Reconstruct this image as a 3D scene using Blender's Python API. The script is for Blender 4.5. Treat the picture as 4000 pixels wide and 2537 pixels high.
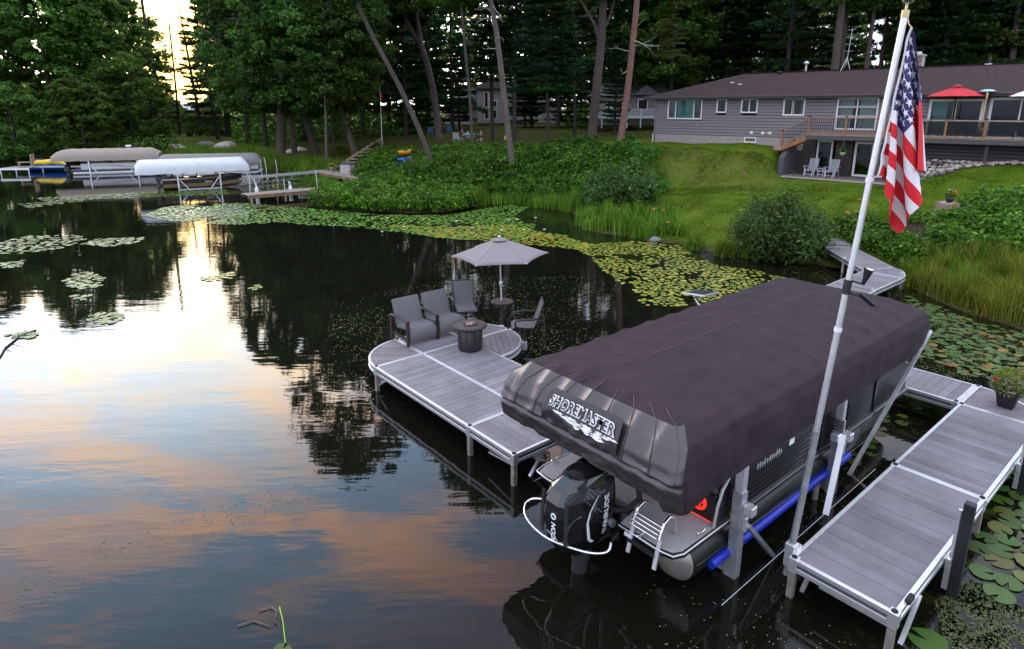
import bpy, bmesh, math, random
import numpy as np
from mathutils import Vector, Matrix, Euler, noise

sc = bpy.context.scene
C = sc.collection
for o in list(bpy.data.objects):
    bpy.data.objects.remove(o)
R = math.radians
PI = math.pi
rnd = random.Random(7)

# ------------------------------------------------------------------ camera
CAM_H = 5.9
FPX, CY, HOR = 2450.0, 1037.0, 425.0          # focal length, optical centre row and horizon row in photograph pixels (4000 wide)
TH = math.atan((CY - HOR) / FPX)
cd = bpy.data.cameras.new('camera')
cd.sensor_width = 36
cd.lens = FPX / 4000 * 36
cd.shift_y = -(1268.5 - CY) / 4000
cd.clip_start = 0.1
cd.clip_end = 3000
cam = bpy.data.objects.new('camera', cd)
C.objects.link(cam)
cam.location = (0, 0, CAM_H)
cam.rotation_euler = (PI / 2 - TH, 0, 0)
sc.camera = cam

# ------------------------------------------------------------------ sky, sun, exposure
SUN_AZ, SUN_EL = R(-25.9), R(4.0)             # azimuth from +Y, positive to the right
SUN_DIR = Vector((math.sin(SUN_AZ) * math.cos(SUN_EL), math.cos(SUN_AZ) * math.cos(SUN_EL), math.sin(SUN_EL)))
w = bpy.data.worlds.new('World')
sc.world = w
w.use_nodes = True
nt = w.node_tree
nt.nodes.clear()


def N(tree, typ, **kw):
    n = tree.nodes.new(typ)
    for k, v in kw.items():
        if k == 'inp':
            for a, b in v.items():
                n.inputs[a].default_value = b
        else:
            setattr(n, k, v)
    return n


def LK(tree, a, b):
    tree.links.new(a, b)


SKY_STRENGTH = 0.13


def set_ramp(node, stops):
    el = node.color_ramp.elements
    el[0].position, el[1].position = stops[0][0], stops[-1][0]
    el[0].color, el[1].color = (*stops[0][1], 1), (*stops[-1][1], 1)
    for p_, c_ in stops[1:-1]:
        el.new(p_).color = (*c_, 1)


out = N(nt, 'ShaderNodeOutputWorld')
bg = N(nt, 'ShaderNodeBackground', inp={'Strength': SKY_STRENGTH})
sky = N(nt, 'ShaderNodeTexSky', sky_type='NISHITA', sun_disc=False, sun_elevation=SUN_EL, sun_rotation=SUN_AZ,
        altitude=300, air_density=1.0, dust_density=1.4, ozone_density=1.6)
tc = N(nt, 'ShaderNodeTexCoord')
sep = N(nt, 'ShaderNodeSeparateXYZ')
LK(nt, tc.outputs['Generated'], sep.inputs[0])
zc = N(nt, 'ShaderNodeMath', operation='MAXIMUM', inp={1: 0.0})
LK(nt, sep.outputs['Z'], zc.inputs[0])
za = N(nt, 'ShaderNodeMath', operation='ADD', inp={1: 0.16})
LK(nt, zc.outputs[0], za.inputs[0])
dx = N(nt, 'ShaderNodeMath', operation='DIVIDE')
dy = N(nt, 'ShaderNodeMath', operation='DIVIDE')
LK(nt, sep.outputs['X'], dx.inputs[0]); LK(nt, za.outputs[0], dx.inputs[1])
LK(nt, sep.outputs['Y'], dy.inputs[0]); LK(nt, za.outputs[0], dy.inputs[1])
cmb = N(nt, 'ShaderNodeCombineXYZ')
LK(nt, dx.outputs[0], cmb.inputs['X']); LK(nt, dy.outputs[0], cmb.inputs['Y'])
mp = N(nt, 'ShaderNodeMapping', inp={'Rotation': (0, 0, R(24)), 'Scale': (0.9, 2.0, 1.0), 'Location': (3.1, 0.7, 0)})
LK(nt, cmb.outputs[0], mp.inputs['Vector'])
nz = N(nt, 'ShaderNodeTexNoise', inp={'Scale': 2.3, 'Detail': 8.0, 'Roughness': 0.60, 'Distortion': 0.7})
LK(nt, mp.outputs[0], nz.inputs['Vector'])
ramp = N(nt, 'ShaderNodeValToRGB')
ramp.color_ramp.elements[0].position = 0.45
ramp.color_ramp.elements[1].position = 0.63
ramp.color_ramp.elements[1].color = (.93, .93, .93, 1)
LK(nt, nz.outputs['Fac'], ramp.inputs['Fac'])
# nearness to the sun tints the clouds
sdir = N(nt, 'ShaderNodeVectorMath', operation='DOT_PRODUCT', inp={1: SUN_DIR})
LK(nt, tc.outputs['Generated'], sdir.inputs[0])
sr = N(nt, 'ShaderNodeMapRange', inp={'From Min': -0.2, 'From Max': 1.0, 'To Min': 0.0, 'To Max': 1.0})
LK(nt, sdir.outputs['Value'], sr.inputs['Value'])
cr = N(nt, 'ShaderNodeValToRGB')
set_ramp(cr, [(0, (5.6, 5.3, 5.8)), (.55, (6.2, 5.5, 5.8)), (.76, (8.2, 5.3, 5.4)), (.91, (26, 15, 9.0)), (.96, (28, 22, 15)), (.99, (26, 21, 13)), (1, (18, 10, 3))])
LK(nt, sr.outputs[0], cr.inputs['Fac'])
# thin veil that whitens the low sky round the sun
vr = N(nt, 'ShaderNodeValToRGB')
set_ramp(vr, [(0, (4.7, 5.4, 6.9)), (.55, (4.3, 5.2, 6.9)), (.76, (3.4, 4.5, 7.2)), (.89, (8.0, 11.5, 16.5)), (.95, (21, 25, 29)), (.98, (25, 25, 24)), (.995, (23, 17, 8)), (1, (14, 7.5, 1.6))])
LK(nt, sr.outputs[0], vr.inputs['Fac'])
skymix = N(nt, 'ShaderNodeMix', data_type='RGBA', blend_type='ADD', inp={0: 1.0})
skm = N(nt, 'ShaderNodeMix', data_type='RGBA', blend_type='MIX', inp={0: 0.78})
LK(nt, sky.outputs[0], skm.inputs[6]); LK(nt, vr.outputs[0], skm.inputs[7])
clm = N(nt, 'ShaderNodeMix', data_type='RGBA', blend_type='MIX')
LK(nt, ramp.outputs[0], clm.inputs[0]); LK(nt, skm.outputs[2], clm.inputs[6]); LK(nt, cr.outputs[0], clm.inputs[7])
LK(nt, clm.outputs[2], bg.inputs['Color'])
LK(nt, bg.outputs[0], out.inputs[0])

sl = bpy.data.lights.new('sun', 'SUN')
sl.energy = 1.0
sl.angle = R(4.0)
sl.color = (1.0, 0.74, 0.46)
sun = bpy.data.objects.new('sun', sl)
C.objects.link(sun)
sun.rotation_euler = SUN_DIR.to_track_quat('Z', 'Y').to_euler()
sun.location = (0, 0, 60)

sc.view_settings.view_transform = 'Standard'
sc.view_settings.look = 'None'
sc.view_settings.gamma = 1
sc.view_settings.use_curve_mapping = False
sc.view_settings.exposure = 1.4
sc.render.engine = 'CYCLES'
sc.cycles.max_bounces = 6
sc.cycles.diffuse_bounces = 3
sc.cycles.glossy_bounces = 3
sc.cycles.transmission_bounces = 4
sc.cycles.transparent_max_bounces = 8
sc.cycles.caustics_reflective = False
sc.cycles.caustics_refractive = False
sc.cycles.use_denoising = True
sc.cycles.sample_clamp_indirect = 6.0


# ------------------------------------------------------------------ picture ray -> place
def ray(px, py):
    u = (px - 2000) / FPX
    v = -(py - CY) / FPX
    c, s = math.cos(TH), math.sin(TH)
    return Vector((u, c + v * s, -s + v * c))


def atz(px, py, z):
    r = ray(px, py)
    return Vector((0, 0, CAM_H)) + r * ((z - CAM_H) / r.z)


def aty(px, py, Y):
    r = ray(px, py)
    return Vector((0, 0, CAM_H)) + r * (Y / r.y)


# the dock's own frame: lx runs from the lake towards the shore, ly across to the neighbour's side
DK0 = atz(3085, 2180, 0.55)
DKA = R(40.0)


def dk(lx, ly, z=0.55):
    return Vector((DK0.x + lx * math.cos(DKA) - ly * math.sin(DKA), DK0.y + lx * math.sin(DKA) + ly * math.cos(DKA), z))


# the house's frame: s runs right along the lake front, off goes into the house
HP = Vector((24.03, 36.92, 0))
HR = Vector((0.7274, -0.6862, 0))
HN = Vector((0.6862, 0.7274, 0))
HANG = math.atan2(HR.y, HR.x)


def hs(s, off, z):
    p = HP + HR * s + HN * off
    return Vector((p.x, p.y, z))


# ------------------------------------------------------------------ helpers
MATS = {}
LEAFY = set()


def M(name, col, rough=0.6, metal=0.0, var=0.18, scale=6.0, bump=0.0, bscale=60.0, col2=None, spec=0.5, coat=0.0, stretch=None, detail=4.0):
    if name in MATS:
        return MATS[name]
    m = bpy.data.materials.new(name)
    m.use_nodes = True
    t = m.node_tree
    b = t.nodes['Principled BSDF']
    b.inputs['Roughness'].default_value = rough
    b.inputs['Metallic'].default_value = metal
    b.inputs['Specular IOR Level'].default_value = spec
    b.inputs['Coat Weight'].default_value = coat
    co = N(t, 'ShaderNodeTexCoord')
    mpn = N(t, 'ShaderNodeMapping')
    if stretch:
        mpn.inputs['Scale'].default_value = stretch
    LK(t, co.outputs['Object'], mpn.inputs['Vector'])
    if var > 0 or col2:
        n = N(t, 'ShaderNodeTexNoise', inp={'Scale': scale, 'Detail': detail, 'Roughness': 0.6})
        LK(t, mpn.outputs[0], n.inputs['Vector'])
        r = N(t, 'ShaderNodeValToRGB')
        c2 = col2 if col2 else tuple(min(1, c * (1 + var)) for c in col)
        c1 = col if col2 else tuple(c * (1 - var) for c in col)
        r.color_ramp.elements[0].position = 0.3
        r.color_ramp.elements[1].position = 0.7
        r.color_ramp.elements[0].color = (*c1, 1)
        r.color_ramp.elements[1].color = (*c2, 1)
        LK(t, n.outputs['Fac'], r.inputs['Fac'])
        LK(t, r.outputs[0], b.inputs['Base Color'])
        rr = N(t, 'ShaderNodeMapRange', inp={'To Min': max(0.02, rough * 0.8), 'To Max': min(1, rough * 1.2)})
        LK(t, n.outputs['Fac'], rr.inputs['Value'])
        LK(t, rr.outputs[0], b.inputs['Roughness'])
    else:
        b.inputs['Base Color'].default_value = (*col, 1)
    if bump > 0:
        n2 = N(t, 'ShaderNodeTexNoise', inp={'Scale': bscale, 'Detail': 5.0, 'Roughness': 0.6})
        LK(t, mpn.outputs[0], n2.inputs['Vector'])
        bp = N(t, 'ShaderNodeBump', inp={'Strength': bump, 'Distance': 0.02})
        LK(t, n2.outputs['Fac'], bp.inputs['Height'])
        LK(t, bp.outputs[0], b.inputs['Normal'])
    MATS[name] = m
    return m


def leafmat(name, c1, c2, c3=None, trans=0.35, rough=0.55, spec=0.16):
    """foliage: each leaf gets its own shade between the given greens"""
    m = bpy.data.materials.new(name)
    m.use_nodes = True
    t = m.node_tree
    b = t.nodes['Principled BSDF']
    b.inputs['Roughness'].default_value = rough
    b.inputs['Specular IOR Level'].default_value = spec
    g = N(t, 'ShaderNodeNewGeometry')
    oi = N(t, 'ShaderNodeObjectInfo')
    r = N(t, 'ShaderNodeValToRGB')
    r.color_ramp.elements[0].color = (*c1, 1)
    r.color_ramp.elements[1].color = (*c2, 1)
    if c3:
        r.color_ramp.elements[1].position = 0.85
        ee = r.color_ramp.elements.new(1.0)
        ee.color = (*c3, 1)
    LK(t, g.outputs['Random Per Island'], r.inputs['Fac'])
    hsv = N(t, 'ShaderNodeHueSaturation')
    mr = N(t, 'ShaderNodeMapRange', inp={'To Min': 0.72, 'To Max': 1.25})
    LK(t, oi.outputs['Random'], mr.inputs['Value'])
    ta = N(t, 'ShaderNodeAttribute', attribute_name='tint')       # every plant or clump has its own shade of green
    tm = N(t, 'ShaderNodeMapRange', inp={'To Min': 0.45, 'To Max': 1.6})
    LK(t, ta.outputs['Fac'], tm.inputs['Value'])
    tv = N(t, 'ShaderNodeMath', operation='MULTIPLY')
    LK(t, mr.outputs[0], tv.inputs[0]); LK(t, tm.outputs[0], tv.inputs[1])
    LK(t, tv.outputs[0], hsv.inputs['Value'])
    mh = N(t, 'ShaderNodeMapRange', inp={'To Min': 0.485, 'To Max': 0.515})
    LK(t, oi.outputs['Random'], mh.inputs['Value'])
    LK(t, mh.outputs[0], hsv.inputs['Hue'])
    LK(t, r.outputs[0], hsv.inputs['Color'])
    LK(t, hsv.outputs[0], b.inputs['Base Color'])
    tr = N(t, 'ShaderNodeBsdfTranslucent')
    LK(t, hsv.outputs[0], tr.inputs['Color'])
    mx = N(t, 'ShaderNodeMixShader', inp={0: trans})
    LK(t, b.outputs[0], mx.inputs[1]); LK(t, tr.outputs[0], mx.inputs[2])
    LK(t, mx.outputs[0], t.nodes['Material Output'].inputs[0])
    MATS[name] = m
    LEAFY.add(name)
    return m


def tint(me, vals, k=4):
    """one shade value per leaf, spread over the k corners of that leaf"""
    a = me.attributes.new('tint', 'FLOAT', 'POINT')
    a.data.foreach_set('value', np.repeat(np.asarray(vals, dtype=np.float32), k))
    return me


def tag(o, label=None, cat=None, group=None, kind=None):
    if label: o['label'] = label
    if cat: o['category'] = cat
    if group: o['group'] = group
    if kind: o['kind'] = kind
    return o


def thing(name, label, cat, loc=(0, 0, 0), rz=0.0, group=None, rot=None):
    o = bpy.data.objects.new(name, None)
    C.objects.link(o)
    o.location = loc
    o.rotation_euler = rot if rot else (0, 0, rz)
    o.empty_display_size = 0.2
    return tag(o, label, cat, group)


def link(name, me, mat=None, parent=None, loc=None, rot=None, scale=None):
    o = bpy.data.objects.new(name, me)
    C.objects.link(o)
    if mat is not None and len(me.materials) == 0:
        for mm in (mat if isinstance(mat, (list, tuple)) else [mat]):
            me.materials.append(MATS[mm] if isinstance(mm, str) else mm)
    if isinstance(mat, str) and mat in LEAFY and 'tint' not in me.attributes:
        tint(me, np.full(len(me.vertices), .48), 1)
    if parent: o.parent = parent
    if loc is not None: o.location = loc
    if rot is not None: o.rotation_euler = rot
    if scale is not None: o.scale = scale if hasattr(scale, '__len__') else (scale,) * 3
    return o


def copy_tree(o, parent=None):
    c = o.copy()
    C.objects.link(c)
    c.parent = parent
    for ch in list(o.children):
        copy_tree(ch, c)
    return c


def np_mesh(name, v, f, mat=None, smooth=False):
    """mesh from numpy arrays, all faces with the same number of corners"""
    me = bpy.data.meshes.new(name)
    v = np.asarray(v, dtype=np.float32)
    f = np.asarray(f, dtype=np.int32)
    k = f.shape[1]
    me.vertices.add(len(v))
    me.vertices.foreach_set('co', v.ravel())
    me.loops.add(f.size)
    me.loops.foreach_set('vertex_index', f.ravel())
    me.polygons.add(len(f))
    me.polygons.foreach_set('loop_start', np.arange(0, f.size, k, dtype=np.int32))
    me.polygons.foreach_set('loop_total', np.full(len(f), k, dtype=np.int32))
    me.polygons.foreach_set('use_smooth', np.full(len(f), smooth))
    me.update(calc_edges=True)
    if mat is not None:
        me.materials.append(MATS[mat] if isinstance(mat, str) else mat)
    return me


class MB:
    """collects boxes, bars, tubes, prisms and turned shapes into one mesh"""
    def __init__(s):
        s.v, s.f, s.m, s.sm = [], [], [], []
        s.mi = 0
        s.smooth = False

    def add(s, vs, fs, smooth=None):
        b = len(s.v)
        s.v += [tuple(p) for p in vs]
        for f in fs:
            s.f.append(tuple(b + i for i in f))
            s.m.append(s.mi)
            s.sm.append(s.smooth if smooth is None else smooth)
        return s

    def box(s, c, d, rz=0.0, mat=None, bev=0.0):
        x, y, z = d[0] / 2, d[1] / 2, d[2] / 2
        if bev > 0 and bev < min(x, y, z):
            vs, b = [], bev
            for sz in (-1, 1):
                for sy in (-1, 1):
                    for sx in (-1, 1):
                        vs += [(sx * (x - b), sy * (y - b), sz * z), (sx * (x - b), sy * y, sz * (z - b)), (sx * x, sy * (y - b), sz * (z - b))]
            bmx = bmesh.new()
            bvs = [bmx.verts.new(p) for p in vs]
            bmesh.ops.convex_hull(bmx, input=bvs)
            bmesh.ops.dissolve_limit(bmx, angle_limit=0.02, verts=bmx.verts[:], edges=bmx.edges[:])
            bmx.verts.index_update()
            vs = [v.co.copy() for v in bmx.verts]
            fs = [[v.index for v in f.verts] for f in bmx.faces]
            bmx.free()
        else:
            vs = [(sx * x, sy * y, sz * z) for sz in (-1, 1) for sy in (-1, 1) for sx in (-1, 1)]
            fs = [(0, 2, 3, 1), (4, 5, 7, 6), (0, 1, 5, 4), (2, 6, 7, 3), (0, 4, 6, 2), (1, 3, 7, 5)]
        mt = mat if mat is not None else Matrix.Rotation(rz, 3, 'Z')
        c = Vector(c)
        return s.add([mt @ Vector(p) + c for p in vs], fs)

    def bar(s, a, b, w, h, up=(0, 0, 1)):
        """square bar from a to b"""
        a, b = Vector(a), Vector(b)
        d = (b - a)
        L = d.length
        d.normalize()
        upv = Vector(up)
        if abs(d.dot(upv)) > 0.98: upv = Vector((1, 0, 0))
        x = d.cross(upv).normalized()
        y = x.cross(d)
        mt = Matrix((x, d, y)).transposed()
        return s.box((a + b) / 2, (w, L, h), mat=mt)

    def tube(s, pts, r, n=8, cap=True, smooth=True, closed=False):
        pts = [Vector(p) for p in pts]
        k = len(pts)
        rs = list(r) if hasattr(r, '__len__') else [r] * k
        vs, fs = [], []
        prevx = None
        for i, p in enumerate(pts):
            if closed:
                d = pts[(i + 1) % k] - pts[i - 1]
            else:
                d = pts[min(i + 1, k - 1)] - pts[max(i - 1, 0)]
            d.normalize()
            if prevx is None:
                u = Vector((0, 0, 1)) if abs(d.z) < 0.9 else Vector((1, 0, 0))
                x = d.cross(u).normalized()
            else:
                x = (prevx - d * prevx.dot(d))
                x = x.normalized() if x.length > 1e-6 else d.orthogonal().normalized()
            prevx = x
            y = d.cross(x)
            for j in range(n):
                a = 2 * PI * j / n
                vs.append(p + (x * math.cos(a) + y * math.sin(a)) * rs[i])
        rng = k if closed else k - 1
        for i in range(rng):
            for j in range(n):
                a, b = i * n + j, i * n + (j + 1) % n
                c2, d2 = ((i + 1) % k) * n + (j + 1) % n, ((i + 1) % k) * n + j
                fs.append((a, b, c2, d2))
        s.add(vs, fs, smooth)
        if cap and not closed:
            s.add(vs[:n], [tuple(range(n - 1, -1, -1))], False)
            s.add(vs[-n:], [tuple(range(n))], False)
        return s

    def prism(s, poly, z0, z1, rz=None, off=(0, 0, 0)):
        n = len(poly)
        o = Vector(off)
        vs = [Vector((p[0], p[1], z0)) + o for p in poly] + [Vector((p[0], p[1], z1)) + o for p in poly]
        fs = [tuple(range(n - 1, -1, -1)), tuple(range(n, 2 * n))] + [(i, (i + 1) % n, n + (i + 1) % n, n + i) for i in range(n)]
        return s.add(vs, fs)

    def lathe(s, prof, c=(0, 0, 0), n=20, smooth=True, a0=0.0):
        """turned shape: prof = [(r, z), ...] bottom to top"""
        c = Vector(c)
        vs, fs = [], []
        for r, z in prof:
            for j in range(n):
                a = a0 + 2 * PI * j / n
                vs.append(c + Vector((r * math.cos(a), r * math.sin(a), z)))
        for i in range(len(prof) - 1):
            for j in range(n):
                fs.append((i * n + j, i * n + (j + 1) % n, (i + 1) * n + (j + 1) % n, (i + 1) * n + j))
        fs.append(tuple(range(n - 1, -1, -1)))
        fs.append(tuple((len(prof) - 1) * n + j for j in range(n)))
        return s.add(vs, fs, smooth)

    def sphere(s, c, r, n=12, sc=(1, 1, 1)):
        prof = [(max(0.001, r * math.sin(PI * i / n)), -r * math.cos(PI * i / n)) for i in range(n + 1)]
        b = len(s.v)
        s.lathe(prof, (0, 0, 0), n * 2)
        c = Vector(c)
        for i in range(b, len(s.v)):
            p = s.v[i]
            s.v[i] = (c.x + p[0] * sc[0], c.y + p[1] * sc[1], c.z + p[2] * sc[2])
        return s

    def grid(s, P, smooth=True, flip=False):
        """P[i][j] = point"""
        n, m = len(P), len(P[0])
        vs = [p for row in P for p in row]
        fs = []
        for i in range(n - 1):
            for j in range(m - 1):
                q = (i * m + j, i * m + j + 1, (i + 1) * m + j + 1, (i + 1) * m + j)
                fs.append(q[::-1] if flip else q)
        return s.add(vs, fs, smooth)

    def mesh(s, name):
        me = bpy.data.meshes.new(name)
        me.from_pydata([tuple(p) for p in s.v], [], s.f)
        me.polygons.foreach_set('material_index', s.m)
        me.polygons.foreach_set('use_smooth', s.sm)
        me.update()
        return me

    def build(s, name, mat, parent=None, loc=None, rot=None, kind=None, label=None):
        o = link(name, s.mesh(name), mat, parent, loc, rot)
        if kind: o['kind'] = kind
        if label: o['label'] = label
        return o


def part(name, mat, parent, fn, **kw):
    b = MB()
    fn(b)
    return b.build(name, mat, parent, **kw)


def text_mesh(txt, size, offset=0.0, bold_shear=0.0, extrude=0.0, spacing=1.0):
    cu = bpy.data.curves.new('lettering', 'FONT')
    cu.body = txt
    cu.size = size
    cu.align_x = 'CENTER'
    cu.align_y = 'CENTER'
    cu.offset = offset
    cu.shear = bold_shear
    cu.extrude = extrude
    cu.space_character = spacing
    cu.resolution_u = 3
    o = bpy.data.objects.new('lettering', cu)
    C.objects.link(o)
    dg = bpy.context.evaluated_depsgraph_get()
    me = bpy.data.meshes.new_from_object(o.evaluated_get(dg))
    bpy.data.objects.remove(o)
    bpy.data.curves.remove(cu)
    me.name = 'lettering'
    return me


def warp(me, fn):
    for v in me.vertices:
        v.co = fn(v.co.x, v.co.y, v.co.z)
    me.update()
    return me


def lerp(a, b, t):
    return a + (b - a) * t


def sstep(x, a, b):
    t = np.clip((x - a) / (b - a), 0, 1)
    return t * t * (3 - 2 * t)
# ------------------------------------------------------------------ ground
def shore_px():
    return [(-900, 575), (-400, 590), (0, 603), (150, 612), (320, 628), (500, 640), (650, 648), (800, 652), (950, 655), (1080, 668), (1200, 686), (1300, 706),
            (1400, 722), (1480, 735), (1400, 752), (1300, 772), (1238, 792), (1235, 806), (1300, 818), (1450, 826), (1620, 832), (1740, 828), (1830, 812),
            (1900, 795), (2000, 792), (2120, 806), (2230, 828), (2262, 850), (2275, 890), (2380, 915), (2520, 930), (2640, 950), (2760, 980), (2900, 1000), (3060, 1008),
            (3180, 1030), (3300, 1050), (3420, 1075), (3560, 1120), (3680, 1180), (3800, 1225), (3930, 1262), (4100, 1310), (4400, 1400)]


CP = []           # terrain control points
for px, py in shore_px():
    p = atz(px, py, 0.0)
    CP.append((p.x, p.y, 0.02))
for px, py in [(200, 760), (800, 850), (500, 1100), (1500, 950), (1500, 1400), (2000, 950), (2400, 1050), (600, 1900), (1500, 2200), (3000, 2400), (3600, 1500),
               (3950, 1480), (3000, 1150), (3350, 1250), (-500, 800), (-1200, 1800), (4600, 2400), (100, 650), (700, 690), (1100, 720), (1000, 690), (1100, 800), (2100, 870)]:
    p = atz(px, py, 0.0)
    CP.append((p.x, p.y, -0.9))
for s_, off, z in [(-18, -0.3, 3.4), (-14, -0.3, 3.4), (-8.6, -0.3, 3.36), (-18, -2.2, 3.3), (-13, -2.2, 3.2), (-8.8, -1.9, 3.1), (-21, 1, 3.4), (-19, 8, 3.5), (-8, 9, 3.7), (4, 12, 3.8),
                   (-7, -2.8, 1.68), (-1.5, -2.8, 1.7), (-4, -3.5, 1.62), (1.5, -2.0, 2.6), (4, -1.6, 3.0), (8, -1.0, 3.1), (14, -1, 3.2), (0, -2.8, 1.85)]:
    p = hs(s_, off, z)
    CP.append((p.x, p.y, z))
for px, py, z in [(3000, 702, 1.55), (2700, 700, 1.4), (2600, 700, 1.35), (2620, 765, 1.0), (2800, 800, 0.95), (3200, 800, 1.25), (3000, 900, 0.72), (2700, 890, 0.45), (3500, 770, 1.6),
                  (3660, 872, 1.25), (3300, 850, 1.1), (3820, 900, 1.35), (4000, 800, 1.9), (4000, 710, 2.45), (4000, 1000, 0.95), (3720, 1000, 0.8), (4000, 1120, 0.45), (3560, 920, 0.9), (3400, 920, 0.75),
                  (2005, 672, 1.65), (1695, 672, 1.5), (2200, 645, 2.1), (2415, 602, 2.85), (2310, 556, 2.8), (2500, 700, 1.3), (2480, 640, 2.3), (2300, 760, 0.7), (2100, 760, 0.5), (1850, 745, 0.5), (1900, 640, 1.9),
                  (1750, 600, 2.05), (1600, 600, 1.7), (1520, 650, 1.0), (1450, 600, 1.5), (1350, 600, 1.3), (1715, 540, 2.4), (1845, 566, 2.2), (1098, 612, 0.9), (1385, 598, 1.4),
                  (1230, 605, 1.0), (900, 560, 1.1), (700, 560, 0.9), (600, 600, 0.5), (300, 585, 0.45), (100, 575, 0.5), (820, 525, 1.5), (700, 490, 1.9), (300, 505, 1.5), (0, 525, 1.2),
                  (2560, 930, 0.1), (3100, 960, 0.35)]:
    p = atz(px, py, z)
    CP.append((p.x, p.y, z))
CP += [(-170, 220, 3), (0, 260, 4.2), (160, 220, 5), (160, 60, 4), (110, 5, 2.6), (60, 12, 2.0), (-220, 110, 2.0), (-120, 150, 2.2), (40, 120, 3.9), (80, 80, 4.0), (-10, 125, 3.0), (-40, 130, 2.2), (14, 14, 0.3), (60, -40, 2), (-240, 0, -0.9), (0, -60, -0.9), (-100, -60, -0.9)]
CPA = np.array(CP, dtype=float)


def _rbf():
    P = CPA[:, :2]
    n = len(P)
    D = np.sqrt(((P[:, None] - P[None]) ** 2).sum(-1) + 0.25)
    A = np.zeros((n + 3, n + 3))
    A[:n, :n] = D + np.eye(n) * 0.02
    A[:n, n] = 1; A[n, :n] = 1
    A[:n, n + 1:] = P; A[n + 1:, :n] = P.T
    b = np.zeros(n + 3)
    b[:n] = CPA[:, 2]
    return np.linalg.solve(A, b)


RBF = _rbf()


def height(X, Y):
    X = np.atleast_1d(np.asarray(X, dtype=float)); Y = np.atleast_1d(np.asarray(Y, dtype=float))
    P = CPA[:, :2]
    n = len(P)
    out_ = np.zeros(X.shape)
    fx, fy = X.ravel(), Y.ravel()
    res = np.zeros(fx.shape)
    for i in range(0, len(fx), 20000):
        a, b = fx[i:i + 20000], fy[i:i + 20000]
        D = np.sqrt((a[:, None] - P[None, :, 0]) ** 2 + (b[:, None] - P[None, :, 1]) ** 2 + 0.25)
        res[i:i + 20000] = D @ RBF[:n] + RBF[n] + RBF[n + 1] * a + RBF[n + 2] * b
    res = np.clip(res, -1.0, 6.0)
    # the walk-out patio is cut into the slope; the ground never rises through the house
    dx_, dy_ = fx - HP.x, fy - HP.y
    s_ = dx_ * HR.x + dy_ * HR.y
    o_ = dx_ * HN.x + dy_ * HN.y
    cut = (1 - sstep(np.abs(s_ + 4.1), 3.3, 3.75)) * (1 - sstep(np.abs(o_ + 1.0), 1.7, 2.6))
    res = res * (1 - cut) + np.minimum(res, 1.62) * cut
    return res.reshape(X.shape)


def gz(x, y):
    return float(height(x, y)[0])


def onground(px, py, z0=1.5, it=12):
    """where the picture ray meets the ground"""
    z = z0
    p = atz(px, py, z)
    for _ in range(it):
        z = 0.5 * z + 0.5 * min(5.4, max(-0.05, gz(p.x, p.y)))
        p = atz(px, py, z)
    return Vector((p.x, p.y, max(z, 0.0)))


def _axis(lo, hi, step, far_lo, far_hi):
    a = list(np.arange(lo, hi + 1e-6, step))
    d = step
    x = lo
    left = []
    while x > far_lo:
        d *= 1.35; x -= d; left.append(x)
    d = step
    x = a[-1]
    right = []
    while x < far_hi:
        d *= 1.35; x += d; right.append(x)
    return np.array(left[::-1] + a + right)


gx = _axis(-42, 48, 0.65, -900, 900)
gy = _axis(14, 78, 0.65, -300, 1500)
GX, GY = np.meshgrid(gx, gy)
GZ = height(GX, GY)
GZ += np.where(GZ > 0.15, 0.05 * np.sin(GX * 1.9 + 1.3 * np.sin(GY * 0.7)) * np.cos(GY * 1.5 + np.sin(GX)), 0)
nx_, ny_ = len(gx), len(gy)
idx = np.arange(nx_ * ny_).reshape(ny_, nx_)
quads = np.stack([idx[:-1, :-1], idx[:-1, 1:], idx[1:, 1:], idx[1:, :-1]], -1).reshape(-1, 4)
gm = np_mesh('ground', np.stack([GX, GY, GZ], -1).reshape(-1, 3), quads, None, True)
# what covers the ground: R lawn, G woodland litter, B bare or dry soil
pxs = 2000 + FPX * GX / np.maximum(GY, 1)
dxh, dyh = GX - HP.x, GY - HP.y
sh_ = dxh * HR.x + dyh * HR.y
oh_ = dxh * HN.x + dyh * HN.y
wood = sstep(GY - 0.35 * np.maximum(GX, -30), 47, 55) * (1 - sstep(sh_, -21, -18.5))
wood = np.maximum(wood, sstep(oh_, 8, 12) * sstep(GX, -5, 5))
wood *= 1 - 0.9 * (1 - sstep(GX, -34, -24)) 
slope = (1 - sstep(np.abs(oh_ + 4.2), 1.0, 2.6)) * (1 - sstep(np.abs(sh_ + 14), 6.5, 8))
mud = 1 - sstep(GZ, 0.0, 0.18)
mul = np.exp(-(((GX - atz(3560, 905, 0.95).x) / 1.5) ** 2 + ((GY - atz(3560, 905, 0.95).y) / 2.1) ** 2) * 1.0)
col = np.stack([1 - wood, wood, np.clip(slope * 0.5, 0, 1), np.clip(np.maximum(mud, sstep(mul, 0.35, 0.6)), 0, 1)], -1).reshape(-1, 4)
ca = gm.color_attributes.new('cover', 'FLOAT_COLOR', 'POINT')
ca.data.foreach_set('color', col.astype(np.float32).ravel())


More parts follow.
